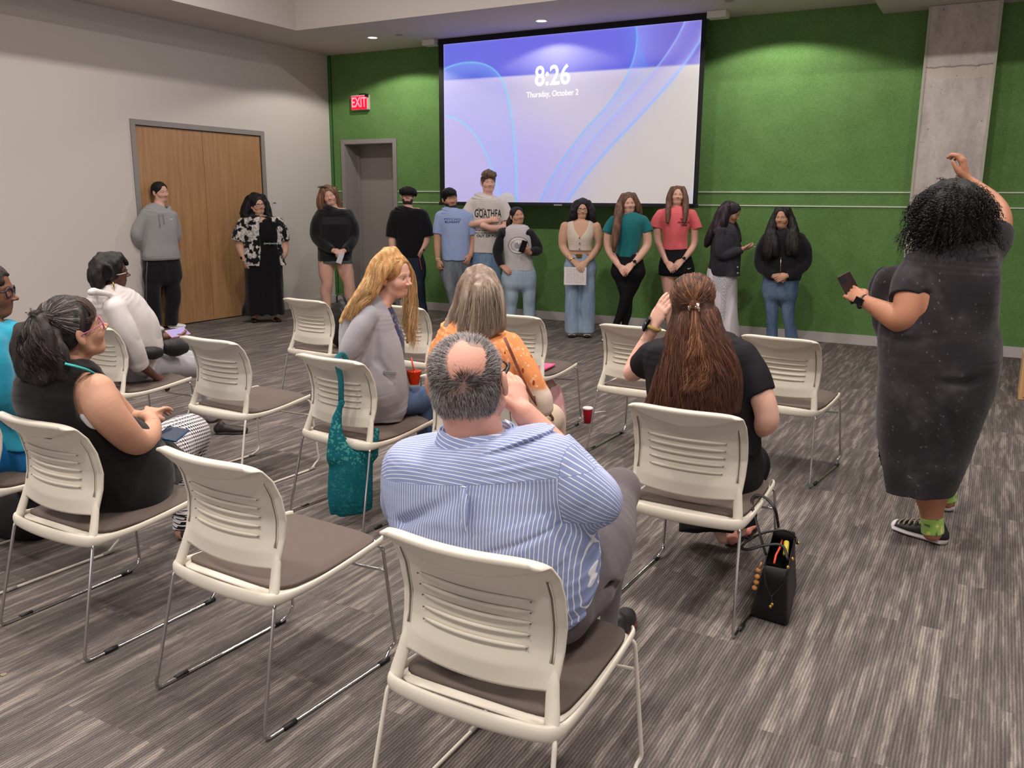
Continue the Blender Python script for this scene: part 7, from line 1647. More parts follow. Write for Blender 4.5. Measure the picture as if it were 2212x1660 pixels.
# blonde woman turned sideways
s = Person(None, 'smiling blonde woman in a light grey cardigan and jeans turning sideways on her chair', 'pink', (196, 150, 96), world=(-2.86, 3.56))
s.head((836, 548), (868, 643), d=0, yaw=58, pitch=-6, fem=1, hh=.228, smile=.55, roll=-14, lips=(206, 110, 108), brow=(150, 108, 76), eyec=(60, 44, 34))
s.body.tube([s.q(0, -.10, -.05), s.q(0, -.10, -.28), s.pp(822, 655, .0), s.pp(812, 690, .0)], [.052, .052, .058, .07], None, s.R, .03, 3)
s.nb = s.pp(820, 660, 0); s.nr = .055
R_ = [(646, 784, 834, .09, 0), (656, 764, 842, .12, 0), (675, 746, 850, .15, 0), (705, 736, 856, .17, 0), (745, 732, 866, .18, 0), (790, 738, 874, .18, 0), (835, 752, 880, .18, -.0), (875, 768, 882, .17, -.02), (900, 785, 872, .16, -.02)]
s.rows(s.body, R_[1:-1], -.022)
aN = [(795, 682, .14, 22), (775, 715, .18, 22), (758, 752, .18, 21), (756, 785, .12, 18), (780, 812, -.02, 13)]
s.limb(s.body, [(x, y, d, r*.75) for x, y, d, r in aN]); s.hand(s.pp(780, 812, -.02), s.pp(800, 826, -.06), s.U, True)
legs = [[(830, 872, .0, 34), (880, 866, -.04, 32), (922, 868, -.08, 26), (924, 910, -.08, 22), (916, 970, -.06, 18), (912, 1018, -.04, 15)], [(840, 872, -.16, 33), (890, 868, -.2, 31), (930, 872, -.22, 26), (936, 920, -.22, 21), (934, 990, -.2, 16)]]
for l in legs: s.limb(s.body, [(a, b, c, r*.75) for a, b, c, r in l])
s.build_body(.008, .0030)
F = Field(); s.rows(F, R_, .004, flat=(0, 1), k=.03); s.limb(F, aN[:4], .008, k=.012)
F.tube([s.pp(838, 646, -.05), s.pp(858, 690, -.05), s.pp(876, 740, -.06), s.pp(884, 775, -.06)], [.02, .03, .03, .01], [.16, .14, .12, .08], s.R, .01, 3, op='s'); neckcut(s, F, .064)
for a, b, w_ in (((812, 718, .18), (816, 780, .18), .012), ((816, 780, .18), (848, 820, .17), .010), ((800, 740, .19), (790, 800, .17), .010), ((752, 775, .19), (780, 770, .19), .008)):
    pa_, pb_ = s.pp(*a), s.pp(*b); F.tube([pa_, (pa_+pb_)/2, pb_], w_, None, s.T, .02, 2, op='s')
s.garment('grey_cardigan', F, (158, 156, 164), M_knit, .0055, .006, fscale=(8, 8, 5))
MB().obox(s.pp(842, 806, .178), s.R*.033+s.U*-.004, s.U*.010, s.T*.004).build('cardigan_pocket', mat('pocket_grey', (124, 122, 130), .95), s.o, bevel=.003, world=True)
F = Field(); s.rows(F, [(660, 800, 842, .10, -.04), (690, 800, 858, .12, -.04), (730, 800, 872, .13, -.04), (770, 800, 874, .13, -.04), (800, 800, 868, .12, -.04)], 0, flat=(1, 0)); s.garment('navy_print_top', F, (52, 56, 88), M_cloth, .007, .002, colf=lambda V, c: np.where((vnoise(V[:, 0]*70, V[:, 1]*70, V[:, 2]*70) > .4)[:, None], np.array(s2l((150, 130, 140))), c))
F = Field(); s.rows(F, [(850, 785, 868, .15, -.04), (880, 785, 868, .15, -.05)], 0)
for l in legs: s.limb(F, l, 0, k=.03, flat=(0, 1))
s.garment('blue_jeans', F, (70, 92, 126), M_denim, .0065, .006, colf=wash((58, 76, 108), (104, 126, 158)))
for l in legs:
    p = s.pp(*l[-1][:3]); p[2] = 0; s.shoe(p, p+s.R*.22, w_=.045, h=.05, col=(50, 46, 48), name='shoe')
F = s.cap(.035, fore=.15, back=-.3)
GB = [[(838, 546, .04), (812, 566, .10), (800, 600, .13), (780, 630, .16), (756, 660, .17), (742, 684, .16)], [(846, 543, .02), (826, 572, .10), (816, 610, .13), (800, 640, .15), (778, 662, .18), (760, 690, .18)], [(832, 548, .0), (806, 575, .02), (790, 612, .04), (768, 645, .06), (750, 672, .08), (738, 694, .08)], [(855, 546, .0), (840, 572, .09), (828, 600, .115), (812, 632, .13), (796, 652, .15), (780, 672, .17)]]
GR = [[(858, 545, -.04), (886, 580, -.10), (890, 620, -.12), (888, 660, -.12), (884, 700, -.10), (880, 740, -.1)], [(862, 548, -.06), (890, 590, -.12), (896, 640, -.13), (896, 690, -.13), (896, 730, -.12), (898, 758, -.1)], [(860, 560, -.08), (880, 600, -.13), (872, 650, -.14), (870, 690, -.13), (876, 720, -.12), (884, 745, -.1)]]
for gg, rr in zip(GB+GR[:1], (10, 9, 12, 8, 5)): s.lock(F, [(q[0], q[1], q[2]-.02*(q[2] > 0), max(3, rr*(1-.10*i))) for i, q in enumerate(gg)], .8)
s.hair(F, (176, 130, 80), .006, amp=.003, tint=(214, 178, 128), freq=(60, 60, 14))
s.strands_px(GB, 4200, .0009, .006, .004, 5, 18, (184, 138, 88), 'hair_lengths', tint=(236, 206, 158), tf=.5, var=.25, ends=.3, wig=46); s.strands_px(GR, 800, .0010, .011, .010, 6, 16, (198, 160, 112), 'front_lengths', tint=(236, 210, 166), tf=.5, var=.25, ends=.35)
C3s = C3
def bflow(P): return np.stack([P[:, 0]*.6, -np.ones(len(P))*.8, -np.ones(len(P))*.55], 1)
s.skull(2600, .075, bflow, lambda P: (P[:, 2] > .05) & (P[:, 1] < .22), .0008, 8, .02, lambda P, n: np.tile(np.array(s2l((186, 136, 82))), (n, 1))*np.exp(rng.normal(0, .25, (n, 1))), name='crown_hair', jit=.04, wave=.002, rad=(.366, .446, .386), follow=True)

# woman in the black sleeveless top
s = Person(None, 'seated woman in a black sleeveless top and houndstooth trousers with a silver hair clip', 'tan', (44, 38, 38), world=(-2.93, 2.12), plane='side', tone=1.02)
s.head((126, 650), (197, 765), d=0, yaw=70, pitch=17, fem=1, hh=.245, wide=1.05, face=1.04, jaw=1.1, lips=(170, 84, 84), eyec=(50, 36, 30))
s.body.tube([s.q(0, -.10, -.02), s.q(0, -.10, -.30), s.pp(142, 800, .0), s.pp(138, 840, .0)], [.054, .056, .062, .08], None, s.R, .03, 3)
s.nb = s.pp(146, 802, 0); s.nr = .06
R_ = [(792, 105, 190, .10, 0), (802, 78, 214, .13, 0), (818, 56, 226, .155, 0), (850, 42, 232, .17, 0), (885, 56, 240, .18, 0), (905, 82, 255, .185, 0), (930, 112, 272, .185, 0), (965, 134, 320, .185, 0), (1010, 154, 356, .185, 0), (1050, 174, 366, .18, 0), (1085, 198, 345, .17, 0)]
s.rows(s.body, [(q[0], q[1]+8, q[2]-8, q[3]-.015, q[4]) for q in R_[1:]], -.01)
aN = [(205, 850, .15, 44), (226, 885, .19, 40), (256, 922, .20, 36), (292, 954, .17, 30), (318, 946, .10, 26), (330, 920, .02, 18), (326, 902, -.04, 12)]
s.limb(s.body, aN, k=.02); aF = [(215, 850, -.15, 34), (270, 905, -.18, 28), (300, 905, -.12, 18), (318, 900, -.06, 12)]; s.limb(s.body, aF, k=.02)
s.hand(s.pp(327, 903, -.04), s.pp(322, 868, -.12)*.5+s.pp(345, 892, -.12)*.5, s.T*.6+s.U, True, curl=.6, thumb=.2, size=.175); s.hand(s.pp(318, 898, -.06), s.pp(352, 884, -.10), s.U*.8-s.T*.4, False, curl=.35, size=.175)
legs = [[(262, 1045, -.02, 78), (320, 1010, -.14, 66), (372, 965, -.28, 50), (410, 938, -.38, 42), (402, 1000, -.44, 34), (398, 1090, -.42, 25), (394, 1150, -.38, 20)], [(270, 1020, -.24, 62), (330, 985, -.34, 54), (392, 950, -.46, 42), (400, 1020, -.5, 30), (398, 1100, -.5, 22)]]
for l in legs: s.limb(s.body, [(a, b, c, r*.78) for a, b, c, r in l])
s.build_body(.008, .0028, .0034)
F = Field(); s.rows(F, R_, .004, flat=(0, 0), k=.03, ex=2.4); neckcut(s, F, .070, k=.02)
s.limb(F, [(210, 822, .16, 30), (214, 850, .18, 46), (214, 880, .2, 40), (205, 905, .22, 26)], .004, k=.012, op='s')
s.limb(F, [(262, 1045, -.02, 80), (320, 1010, -.14, 66), (356, 985, -.25, 50)], .01, k=.04)
s.garment('black_sleeveless_top', F, (26, 23, 25), M_cloth, .006, .006, fscale=(7, 7, 4))
F = Field(); s.limb(F, [(180, 900, .155, 8), (202, 922, .160, 11), (232, 926, .150, 8)], 0, k=.02); s.garment('white_undershirt', F, (206, 202, 204), M_fine, .006)
def hound():
    m = vcmat('houndstooth_cloth', .85, .12, bump=.06, bscale=500); g = NG(m); b = g.N['Principled BSDF']
    a = g.N.new('ShaderNodeAttribute'); a.attribute_name = 'pat'; p_ = g.N.new('ShaderNodeSeparateXYZ'); g.L.new(a.outputs['Vector'], p_.inputs[0])
    u = g.m('MULTIPLY', p_.outputs[0], 58.0); v = g.m('MULTIPLY', p_.outputs[1], 58.0)
    fu, fv = g.m('FRACT', u), g.m('FRACT', v)
    diag = g.m('LESS_THAN', g.m('FRACT', g.m('MULTIPLY', g.m('ADD', u, v), 2.0)), .5)
    A_ = g.m('LESS_THAN', fu, .5); B_ = g.m('LESS_THAN', fv, .5)
    both = g.m('MULTIPLY', A_, B_); none = g.m('MULTIPLY', g.m('SUBTRACT', 1.0, A_), g.m('SUBTRACT', 1.0, B_)); mid = g.m('SUBTRACT', g.m('SUBTRACT', 1.0, both), none)
    k = g.m('ADD', both, g.m('MULTIPLY', mid, diag)); g.L.new(g.mix(k, s2l((222, 216, 220)), s2l((26, 24, 28))), b.inputs['Base Color']); return m
F = Field()
for l in legs: s.limb(F, l, .004, k=.03, flat=(0, 1))
pa0 = s.pp(320, 1010, -.14); axl = norm(s.pp(410, 938, -.38)-pa0); sdl = norm(np.cross(axl, s.T)); upl = np.cross(sdl, axl)
def hp_(V): D = V-pa0; dn = (V[:, 2] < s.pp(402, 1000, -.44)[2])[:, None]; a = np.arctan2(D @ s.T+.02, (D @ sdl))*.075; return {'pat': np.where(dn, np.stack([D[:, 2], a, a*0], 1), np.stack([D @ axl, (D @ sdl)*1.0+(D @ s.T)*.35, a*0], 1))}
s.garment('houndstooth_trousers', F, (120, 118, 120), hound(), .0055, .007, attrs=hp_)
for l in legs:
    p = s.pp(*l[-1][:3]); p[2] = 0; s.shoe(p-np.array([0, .03, 0]), p+np.array([.02, .20, 0]), w_=.043, h=.05, col=(60, 40, 34), name='shoe')
s.glasses(mat('pink_frame', (172, 96, 130), .35), w_=.115, hgt=.085, r=.011)
MB().tube(catmull([s.pp(*q) for q in ((140, 786, .15), (165, 792, .17), (190, 800, .16), (212, 812, .12))], 5), .012, 8, flat=(1, .35)).build('turquoise_lanyard', mat('lanyard_turquoise', (40, 150, 150), .7), s.o, smooth=True, world=True)
F = s.cap(.022, fore=.16, back=-.12, oy=.40)
PK = [[(68, 684, .03), (50, 712, .03), (45, 745, .03), (52, 780, .04), (60, 805, .05)], [(72, 690, .06), (66, 722, .08), (72, 760, .09), (84, 795, .09), (92, 818, .10)], [(80, 700, .08), (92, 735, .11), (104, 765, .12), (116, 795, .12), (122, 815, .12)], [(118, 722, .09), (126, 750, .11), (132, 772, .12), (140, 790, .12), (148, 800, .12)]]
for gg, rr in zip([PK[0][1:], PK[1][1:], PK[2], PK[3]], (17, 20, 19, 12)): s.lock(F, [(q[0], q[1], q[2]-.035, rr) for q in gg], 1.0)
s.hair(F, (34, 29, 30), .006, amp=.006, tint=(66, 56, 54), freq=(40, 40, 16))
s.strands_px(PK, 3600, .0010, .006, .004, 5, 16, (40, 34, 35), 'hair_lengths', tint=(112, 98, 94), tf=.25, var=.4, ends=.3, wig=40)
cl2 = s.pp(67, 680, .055); clL = (cl2-s.hc) @ s.A.T/s.H; GW = []
for px_, py_ in ((96, 652), (120, 645), (148, 643), (162, 650), (168, 668), (172, 690), (170, 708), (158, 720), (140, 722)):
    a0 = s.loc(px_, py_, (.35, .43, .37)); pts = []
    for t in np.linspace(0, 1, 8):
        p = a0*(1-t)+clL*t; d_ = (p-C3)/np.array([.352*s.wide, .432, .372]); nn = np.linalg.norm(d_); p = C3+(p-C3)/nn if t < .85 else p; pts.append(s.hc+(p @ s.A)*s.H)
    GW.append(pts)
s.strands_w(np.array(GW), 2400, .0009, .0035, .0012, 3, 8, (52, 44, 44), 'hair_pulled_back', tint=(160, 150, 150), tf=.38, var=.3)
bang = [[s.loc(150, 648, (.35, .43, .37)), s.loc(178, 655, (.36, .45, .37)), s.loc(196, 672, (.36, .47, .37)), s.loc(200, 688, (.36, .47, .37)), s.loc(186, 694, (.36, .45, .37))], [s.loc(156, 642, (.35, .43, .37)), s.loc(182, 646, (.36, .46, .38)), s.loc(200, 662, (.36, .48, .38)), s.loc(205, 680, (.36, .48, .37)), s.loc(200, 690, (.36, .47, .37))]]
s.strands_w(np.array([catmull([s.hc+(p @ s.A)*s.H for p in b_], 3) for b_ in bang]), 320, .0009, .004, .002, 3, 13, (66, 48, 44), 'fringe', tint=(104, 84, 78), tf=.4, var=.3)
mb = MB(); 
for k in range(14): p = cl2+rng.normal(0, 1, 3)*np.array([.006, .006, .012]); mb.lathe([(0, -.005), (.005, 0), (0, .005)], tuple(p), 6, cap=False)
mb.build('hair_clip', mat('clip_silver', (222, 220, 216), .2, metal=.9), s.o, world=True)

# woman in the white blouse
s = Person(None, 'seated woman in a white blouse and light grey trousers with short black hair', 'dark', (22, 18, 18), world=(-4.84, 3.72), plane='side')
s.head((224, 550), (262, 622), d=0, yaw=54, pitch=2, fem=1, hh=.222, lips=(120, 70, 66))
s.body.tube([s.q(0, -.10, -.02), s.q(0, -.12, -.28), s.pp(232, 640, 0)], [.052, .054, .06], None, s.R, .03, 3); s.nb = s.pp(232, 636, 0); s.nr = .056
R_ = [(627, 204, 258, .09, 0), (636, 194, 272, .13, 0), (655, 190, 292, .16, 0), (690, 202, 324, .18, 0), (720, 218, 340, .185, 0), (750, 232, 346, .18, 0), (775, 244, 338, .17, 0), (795, 250, 325, .16, 0)]
s.rows(s.body, R_[1:-1], -.025)
aN = [(250, 668, .15, 19), (268, 705, .19, 18), (288, 750, .20, 16), (300, 782, .18, 14), (322, 803, .17, 9), (342, 818, .16, 6.5)]; s.limb(s.body, [(x, y, d, r*(.8 if i < 4 else 1)) for i, (x, y, d, r) in enumerate(aN)], k=.015)
s.hand(s.pp(342, 818, .16), s.pp(376, 836, .14), s.T*.7+s.U*.6, False, curl=.7)
aF = [(300, 700, -.15, 15), (325, 735, -.12, 13), (358, 728, -.05, 9)]; s.limb(s.body, aF, k=.015); s.hand(s.pp(356, 728, -.05), s.pp(392, 722, -.03), -s.U, True, curl=.2, thumb=.0)
legs = [[(285, 795, 0, 34), (340, 790, -.05, 30), (400, 792, -.1, 25), (448, 800, -.14, 23), (452, 840, -.14, 19), (455, 890, -.1, 15), (462, 905, -.1, 12)], [(290, 785, -.2, 32), (350, 775, -.25, 28), (410, 780, -.28, 24), (452, 790, -.3, 22), (468, 840, -.28, 17), (482, 880, -.25, 13)]]
for l in legs: s.limb(s.body, [(a, b, c, r*.7) for a, b, c, r in l])
s.limb(s.body, [(462, 890, -.1, 9), (472, 910, -.1, 8), (484, 920, -.1, 9)]); s.limb(s.body, [(482, 870, -.25, 8), (492, 890, -.25, 7.5)])
s.build_body(.008, .0036)
F = Field(); s.rows(F, R_, .004, flat=(0, 0), k=.03); s.limb(F, [aN[0][:3]+(23,), aN[1][:3]+(23,), aN[2][:3]+(22,), (304, 788, .18, 19)], .004, k=.03, flat=(0, 1)); s.limb(F, [(300, 785, .18, 21), (306, 794, .178, 19)], .004, k=.005, flat=(0, 1)); s.limb(F, aF[:2], .012, k=.02); neckcut(s, F, .062)
F.tube([s.pp(196, 632, .10), s.pp(204, 628, .02), s.pp(196, 630, -.08)], [.02, .022, .02], None, s.R, .02, 2); F.tube([s.pp(204, 630, .10), s.pp(235, 636, .12), s.pp(262, 648, .08)], [.018, .018, .012], None, s.R, .015, 3)
s.garment('white_blouse', F, (202, 194, 193), M_fine, .0055, .008, fscale=(9, 9, 5))
F = Field(); s.rows(F, [(785, 245, 330, .15, -.05), (810, 245, 330, .15, -.06)], 0, k=.03)
for l in legs: s.limb(F, l, 0, k=.03, flat=(0, 1))
s.garment('light_grey_trousers', F, (168, 166, 172), M_cloth, .0065, .006)
F = s.cap(.07, fore=.10, back=-.42, oy=.44); s.lock(F, [(212, 575, .0, 13), (207, 595, .0, 14), (210, 614, .0, 12)], .9); s.lock(F, [(258, 552, .05, 6), (268, 562, .05, 5), (273, 570, .05, 3)], .9); s.lock(F, [(236, 575, .09, 5), (243, 590, .10, 4), (243, 604, .10, 2)], .8)
s.hair(F, (26, 22, 22), .006, amp=.009, freq=(38, 38, 30))
s.glasses(mat('tortoise_frame', (70, 48, 40), .35), arm=mat('cream_arm', (216, 204, 188), .4), r=.012)
MB().tube([s.pp(244, 606, .10), s.pp(245, 617, .105), s.pp(248, 627, .105)], [.0015, .006, .002], 6, flat=(1, .3)).build('earring', M_gold, s.o, smooth=True, world=True)
MB().tube(catmull([s.pp(*q) for q in ((268, 640, .06), (285, 660, .05), (302, 674, .02))], 5), .006, 6, flat=(1, .3)).build('lanyard', mat('lanyard_maroon', (90, 36, 48), .7), s.o, smooth=True, world=True)
s.watch(s.pp(350, 729, -.06), s.pp(358, 728, -.05)-s.pp(325, 735, -.12), .034, face=False, m=mat('watch_strap', (32, 30, 34), .5), name='wristband', w_=.03)
for (hx, hy), d_ in (((462, 938), .0), ((492, 908), .0)):
    hp = fl(hx, hy); s.shoe(hp, hp+norm(fl(534, 936 if hx < 480 else 905)-hp)*.25, w_=.043, h=.05, col=(34, 26, 26), sole=(26, 20, 20), name='loafer')
phone('smartphone', s.pp(384, 719, -.03), s.R+s.U*.02, s.U*.8+s.T*.5, 'phone in a clear case held flat by the woman in the white blouse', (206, 160, 150), scr=mat('lit_screen', (150, 140, 190), .2), L=.16, W=.08)
for nm, pts, lab in (('belt_bag', [(318, 762, .2, 12), (330, 763, .21, 14), (342, 762, .2, 11)], 'round black belt bag at the waist of the white-blouse woman'), ('black_pouch', [(360, 750, .05, 15), (378, 752, .05, 18), (396, 752, .04, 12)], 'larger black pouch on the lap of the white-blouse woman')):
    F = Field(); P, rx, ry = s.nodes(pts); F.tube(P, rx, rx*1.05, s.T, 0, 3); V, Q = F.mesh(.006); o = empty(nm, tuple(P.mean(0)), 0, lab, 'bag')
    raw('pouch', V, Q, mat('black_nylon', (24, 22, 25), .55, bump=.2, bscale=60), o, True, world=True)
    MB().tube(catmull([p+np.array([0, 0, r*.95])+s.T*.012 for p, r in zip(P, rx)], 4), .0022, 5).build('zip', mat('zip_grey', (150, 146, 140), .4), o, smooth=True, world=True)

# person at the left edge
s = Person(None, 'person with dark glasses in a turquoise blouse, cut off by the left edge', 'deep', (40, 30, 28), world=(-3.75, 2.16), plane='side')
s.head((-30, 575), (-8, 684), d=0, yaw=44, pitch=-1, fem=1, hh=.228, lips=(150, 90, 84)); s.body.tube([s.q(0, -.1, -.02), s.q(0, -.1, -.28), s.pp(-36, 712, 0)], [.052, .054, .062], None, s.R, .03, 3); s.nb = s.pp(-34, 706, 0); s.nr = .06
R_ = [(700, -78, 2, .1, 0), (710, -105, 18, .14, 0), (728, -118, 34, .16, 0), (760, -100, 46, .18, 0), (830, -62, 50, .185, 0), (900, -45, 54, .19, 0), (962, -40, 58, .19, -.0)]
s.rows(s.body, R_[1:-1], -.02); aN = [(-20, 745, .15, 30), (-5, 800, .18, 28), (5, 870, .16, 26), (35, 900, .0, 20)]; s.limb(s.body, [(x, y, d, r*.75) for x, y, d, r in aN])
legs = [[(-10, 985, 0, 55), (60, 960, -.15, 48), (120, 940, -.35, 38), (125, 1040, -.35, 28), (122, 1120, -.3, 20)], [(-10, 970, -.2, 50), (60, 945, -.3, 44), (130, 925, -.45, 36), (135, 1020, -.45, 26), (134, 1080, -.4, 20)]]
for l in legs: s.limb(s.body, [(a, b, c, r*.75) for a, b, c, r in l])
s.build_body(.009, .0036)
F = Field(); s.rows(F, R_, .004, flat=(0, 1)); s.limb(F, aN, .004, k=.03); neckcut(s, F, .07); s.garment('turquoise_blouse', F, (40, 142, 170), M_cloth, .007, .007)
F = Field(); s.rows(F, [(950, -38, 50, .18, -.0), (1000, -30, 50, .18, -.0)], 0)
for l in legs: s.limb(F, l, 0, k=.03, flat=(0, 1))
s.garment('blue_trousers', F, (22, 98, 156), M_cloth, .008, .006, colf=lambda V, c: c*(1+.35*vnoise(V[:, 0]*14, V[:, 1]*14, V[:, 2]*14))[:, None])
for l in legs:
    p = s.pp(*l[-1][:3]); p[2] = 0; s.shoe(p-np.array([0, .03, 0]), p+np.array([.02, .20, 0]), w_=.043, h=.05, col=(30, 28, 30), name='shoe')
s.cap(.03, fore=.1, back=-.2); s.hair(amp=.006, freq=(40, 40, 40)); s.glasses(mat('dark_violet_frame', (40, 32, 50), .3), hgt=.085, r=.016)

# ------------------------------------------------------------------ bags, cups and papers
def solid(name, F, vox, m, label=None, cat=None, parent=None, attrs=None, col=None, colf=None, loc=None):
    V, Q = F.mesh(vox)
    if parent is None:
        c = V.mean(0) if loc is None else np.asarray(loc); c = np.array([c[0], c[1], V[:, 2].min()])
        o = empty(name, tuple(c), 0, label, cat); child = name+'_body'
    else: o = parent; child = name
    at = {'Col': np.tile(np.array(s2l(col or (128, 128, 128))), (len(V), 1))}
    if colf: at['Col'] = np.clip(colf(V, at['Col']), 0, 1)
    raw(child, V, Q, m, o, True, attrs=at, world=True); return o
class Frame(Person):
    def __init__(s, x, y):
        s.P0 = np.array([x, y, 0.0]); n = norm(s.P0); s.sf = 0; s.T = -n; s.R = np.array([-s.T[1], s.T[0], 0]); s.cf = 1
        if s.R @ CM[0] < 0: s.R = -s.R
        s.U = np.array([0, 0, 1.0])
# teal cloth bag on the chair back
c7 = CHAIRS['C7']; s = Frame(c7[0]+.02, c7[1]-.035)
F = Field(); P = [(752, 925, 0, 20), (756, 950, 0, 34), (758, 985, 0, 44), (757, 1030, 0, 48), (756, 1075, 0, 49), (758, 1100, 0, 44)]
N_ = [s.pp(*q[:3]) for q in P]; F.tube(N_, [q[3]/430 for q in P], [.02, .034, .045, .052, .05, .035], s.R, 0, 3)
F.tube([s.pp(738, 868, .0), s.pp(730, 905, 0), s.pp(726, 945, 0), s.pp(728, 985, 0)], [.018, .028, .036, .05], [.014, .02, .03, .04], s.R, .03, 3)
F.tube([s.pp(812, 930, .0), s.pp(806, 950, 0), s.pp(795, 975, 0)], [.018, .026, .05], [.012, .02, .035], s.R, .03, 3)
F.tube([s.pp(756, 890, .02), s.pp(760, 935, .02), s.pp(768, 962, .02), s.pp(782, 958, .02), s.pp(800, 935, .02)], [.035, .045, .028, .026, .02], [.12, .12, .12, .12, .12], s.R, .01, 3, op='s')
F.disp.append((lambda x, y, z: .006*vnoise((x*s.R[0]+y*s.R[1])*45, (x*s.T[0]+y*s.T[1])*20, z*5), .02))
tb = solid('cloth_shoulder_bag', F, .005, vcmat('teal_batik_cloth', .8, .15, bump=.2, bscale=200), 'teal patterned cloth shoulder bag hanging by its strap from a chair back', 'bag', col=(16, 92, 104),
    colf=lambda V, c: (lambda n, n2, b: c*(1-(k := (np.clip((n-.28)*9, 0, 1)*b)[:, None]*.6))+np.array(s2l((88, 168, 150)))*k)(vnoise(V[:, 0]*130, V[:, 1]*130, V[:, 2]*130), 0, np.where(V[:, 2] > s.pp(755, 1000, 0)[2], 1.0, .32)))
top = s.pp(737, 777, 0); ty = c7[1]+.075; th7 = math.radians(c7[2]); vv = np.array([-math.sin(th7), math.cos(th7), 0])
tpx = onY(737, 777, ty); tp_ = np.array([tpx[0], ty, .868])
st1 = [s.pp(737, 870, .0), s.pp(736, 820, .012), tp_-vv*.030+np.array([0, 0, -.02]), tp_-vv*.004+np.array([0, 0, .006]), tp_+vv*.022+np.array([0, 0, -.004]), tp_+vv*.05+np.array([0, 0, -.06])]
MB().tube(catmull(st1, 5), .014, 10, flat=(1, .25), up=tuple(s.T)).build('strap', mat('teal_strap', (20, 98, 108), .8, bump=.2, bscale=200, var=.25), tb, smooth=True, world=True)
# black handbag on the floor
A_, B_, C_ = fl(1617, 1332), fl(1703, 1357), fl(1722, 1262); D_ = A_+(C_-B_); cen = (A_+B_+C_+D_)/4
ho = empty('handbag', tuple(cen), 0, 'black leather handbag with open top standing on the carpet beside a chair', 'handbag')
hgt = .30; topc = [fl(1652, 1216, hgt-.03), fl(1702, 1226, hgt-.035), fl(1719, 1150, hgt+.01)]; topc.append(topc[0]+(topc[2]-topc[1])); 
M_leather = mat('black_leather', (20, 19, 21), .5, bump=.12, bscale=400, spec=.4)
def quadring(base, k=.0, n=8, r=.25):
    out = []; m_ = len(base)
    for i in range(m_):
        a, b, c_ = base[i-1], base[i], base[(i+1) % m_]
        for t in np.linspace(0, 1, n): p1 = b+(a-b)*r; p2 = b+(c_-b)*r; out.append((1-t)**2*p1+2*t*(1-t)*b+t*t*p2)
    return np.array(out)
rings = []; bq = [A_, B_, C_, D_]
cb_ = np.mean(bq, 0); ct_ = np.mean(topc, 0)
for t, sc_, r in ((0.0, .93, .12), (.02, .99, .12), (.06, 1.0, .10), (.35, .99, .10), (.7, .98, .10), (1.0, 1.0, .08), (1.0, .955, .08), (.75, .94, .08), (.3, .93, .08)):
    q_ = [(1-t)*b+t*c_ for b, c_ in zip(bq, topc)]; m_ = np.mean(q_, 0); q_ = [m_+(p-m_)*np.array([sc_, sc_, 1]) for p in q_]
    if t == 1.0: q_ = [p-np.array([0, 0, .012*(i in (0, 1))]) for i, p in enumerate(q_)]
    R__ = quadring(q_, r=r)
    if t == 0: R__[:, 2] = .001
    if t == 1.0:   # the rim dips between the corners
        e1 = topc[0]-topc[3]; R__[:, 2] -= 0
    rings.append(R__)
V = np.concatenate(rings); n_ = len(rings[0]); Q = [(r*n_+i, r*n_+(i+1) % n_, (r+1)*n_+(i+1) % n_, (r+1)*n_+i) for r in range(len(rings)-1) for i in range(n_)]+[tuple(range(n_))[::-1], tuple((len(rings)-1)*n_+i for i in range(n_))]
raw('bag_body', V, Q, M_leather, ho, True, world=True)
P2 = lambda x, y, z: fl(x, y, z)
for L in ([P2(1702, 1210, .29), P2(1690, 1180, .33), P2(1655, 1178, .33), P2(1615, 1188, .31), P2(1603, 1180, .30), P2(1640, 1155, .34), P2(1690, 1146, .36), P2(1716, 1160, .32), P2(1722, 1175, .30)], ):
    MB().tube(catmull(L, 6), .0065, 8, flat=(1, .7)).build('handle', M_leather, ho, smooth=True, world=True)
MB().tube(catmull([P2(1655, 1200, .28), P2(1640, 1150, .36), P2(1625, 1090, .44), P2(1632, 1072, .455), P2(1652, 1075, .45), P2(1674, 1100, .42), P2(1682, 1140, .32)], 6), .007, 8, flat=(1, .4)).build('long_strap', M_leather, ho, smooth=True, world=True)
MB().tube(catmull([P2(1650, 1222, .262), P2(1654, 1262, .19), P2(1665, 1288, .135), P2(1668, 1302, .11)], 5), .0028, 6).tube(catmull([P2(1702, 1232, .262), P2(1694, 1258, .20), P2(1672, 1284, .14), P2(1665, 1290, .13)], 5), .0028, 6).build('drawstring', mat('cord_black', (34, 34, 36), .4), ho, smooth=True, world=True)
mb = MB()
for q_ in (P2(1668, 1306, .10), P2(1664, 1311, .09), P2(1702, 1226, .272), P2(1712, 1208, .29), P2(1725, 1174, .30)): mb.lathe([(0, -.008), (.006, -.004), (.006, .004), (0, .008)], tuple(q_), 10, cap=False)
mb.build('gold_fittings', M_gold, ho, smooth=True, world=True)
MB().tube([P2(1690, 1165, .26), P2(1684, 1185, .27), P2(1676, 1200, .265), P2(1672, 1218, .25)], .0045, 6).build('red_cord', mat('cord_red', (214, 70, 50), .6), ho, smooth=True, world=True)
MB().tube([P2(1699, 1172, .27), P2(1697, 1200, .24)], .011, 8).build('yellow_highlighter', mat('highlighter', (196, 178, 60), .5), ho, smooth=True, world=True)
mb = MB().tube([P2(1645, 1215, .26), P2(1640, 1228, .235)], .004, 6)
for k, q_ in enumerate((P2(1638, 1232, .225), P2(1636, 1246, .20), P2(1634, 1258, .175), P2(1630, 1270, .15))): mb.lathe([(0, -.012), (.010, -.006), (.011, .004), (0, .012)], tuple(q_), 8, cap=False)
mb.build('bead_charm', mat('wood_beads', (190, 130, 74), .6), ho, smooth=True, world=True)
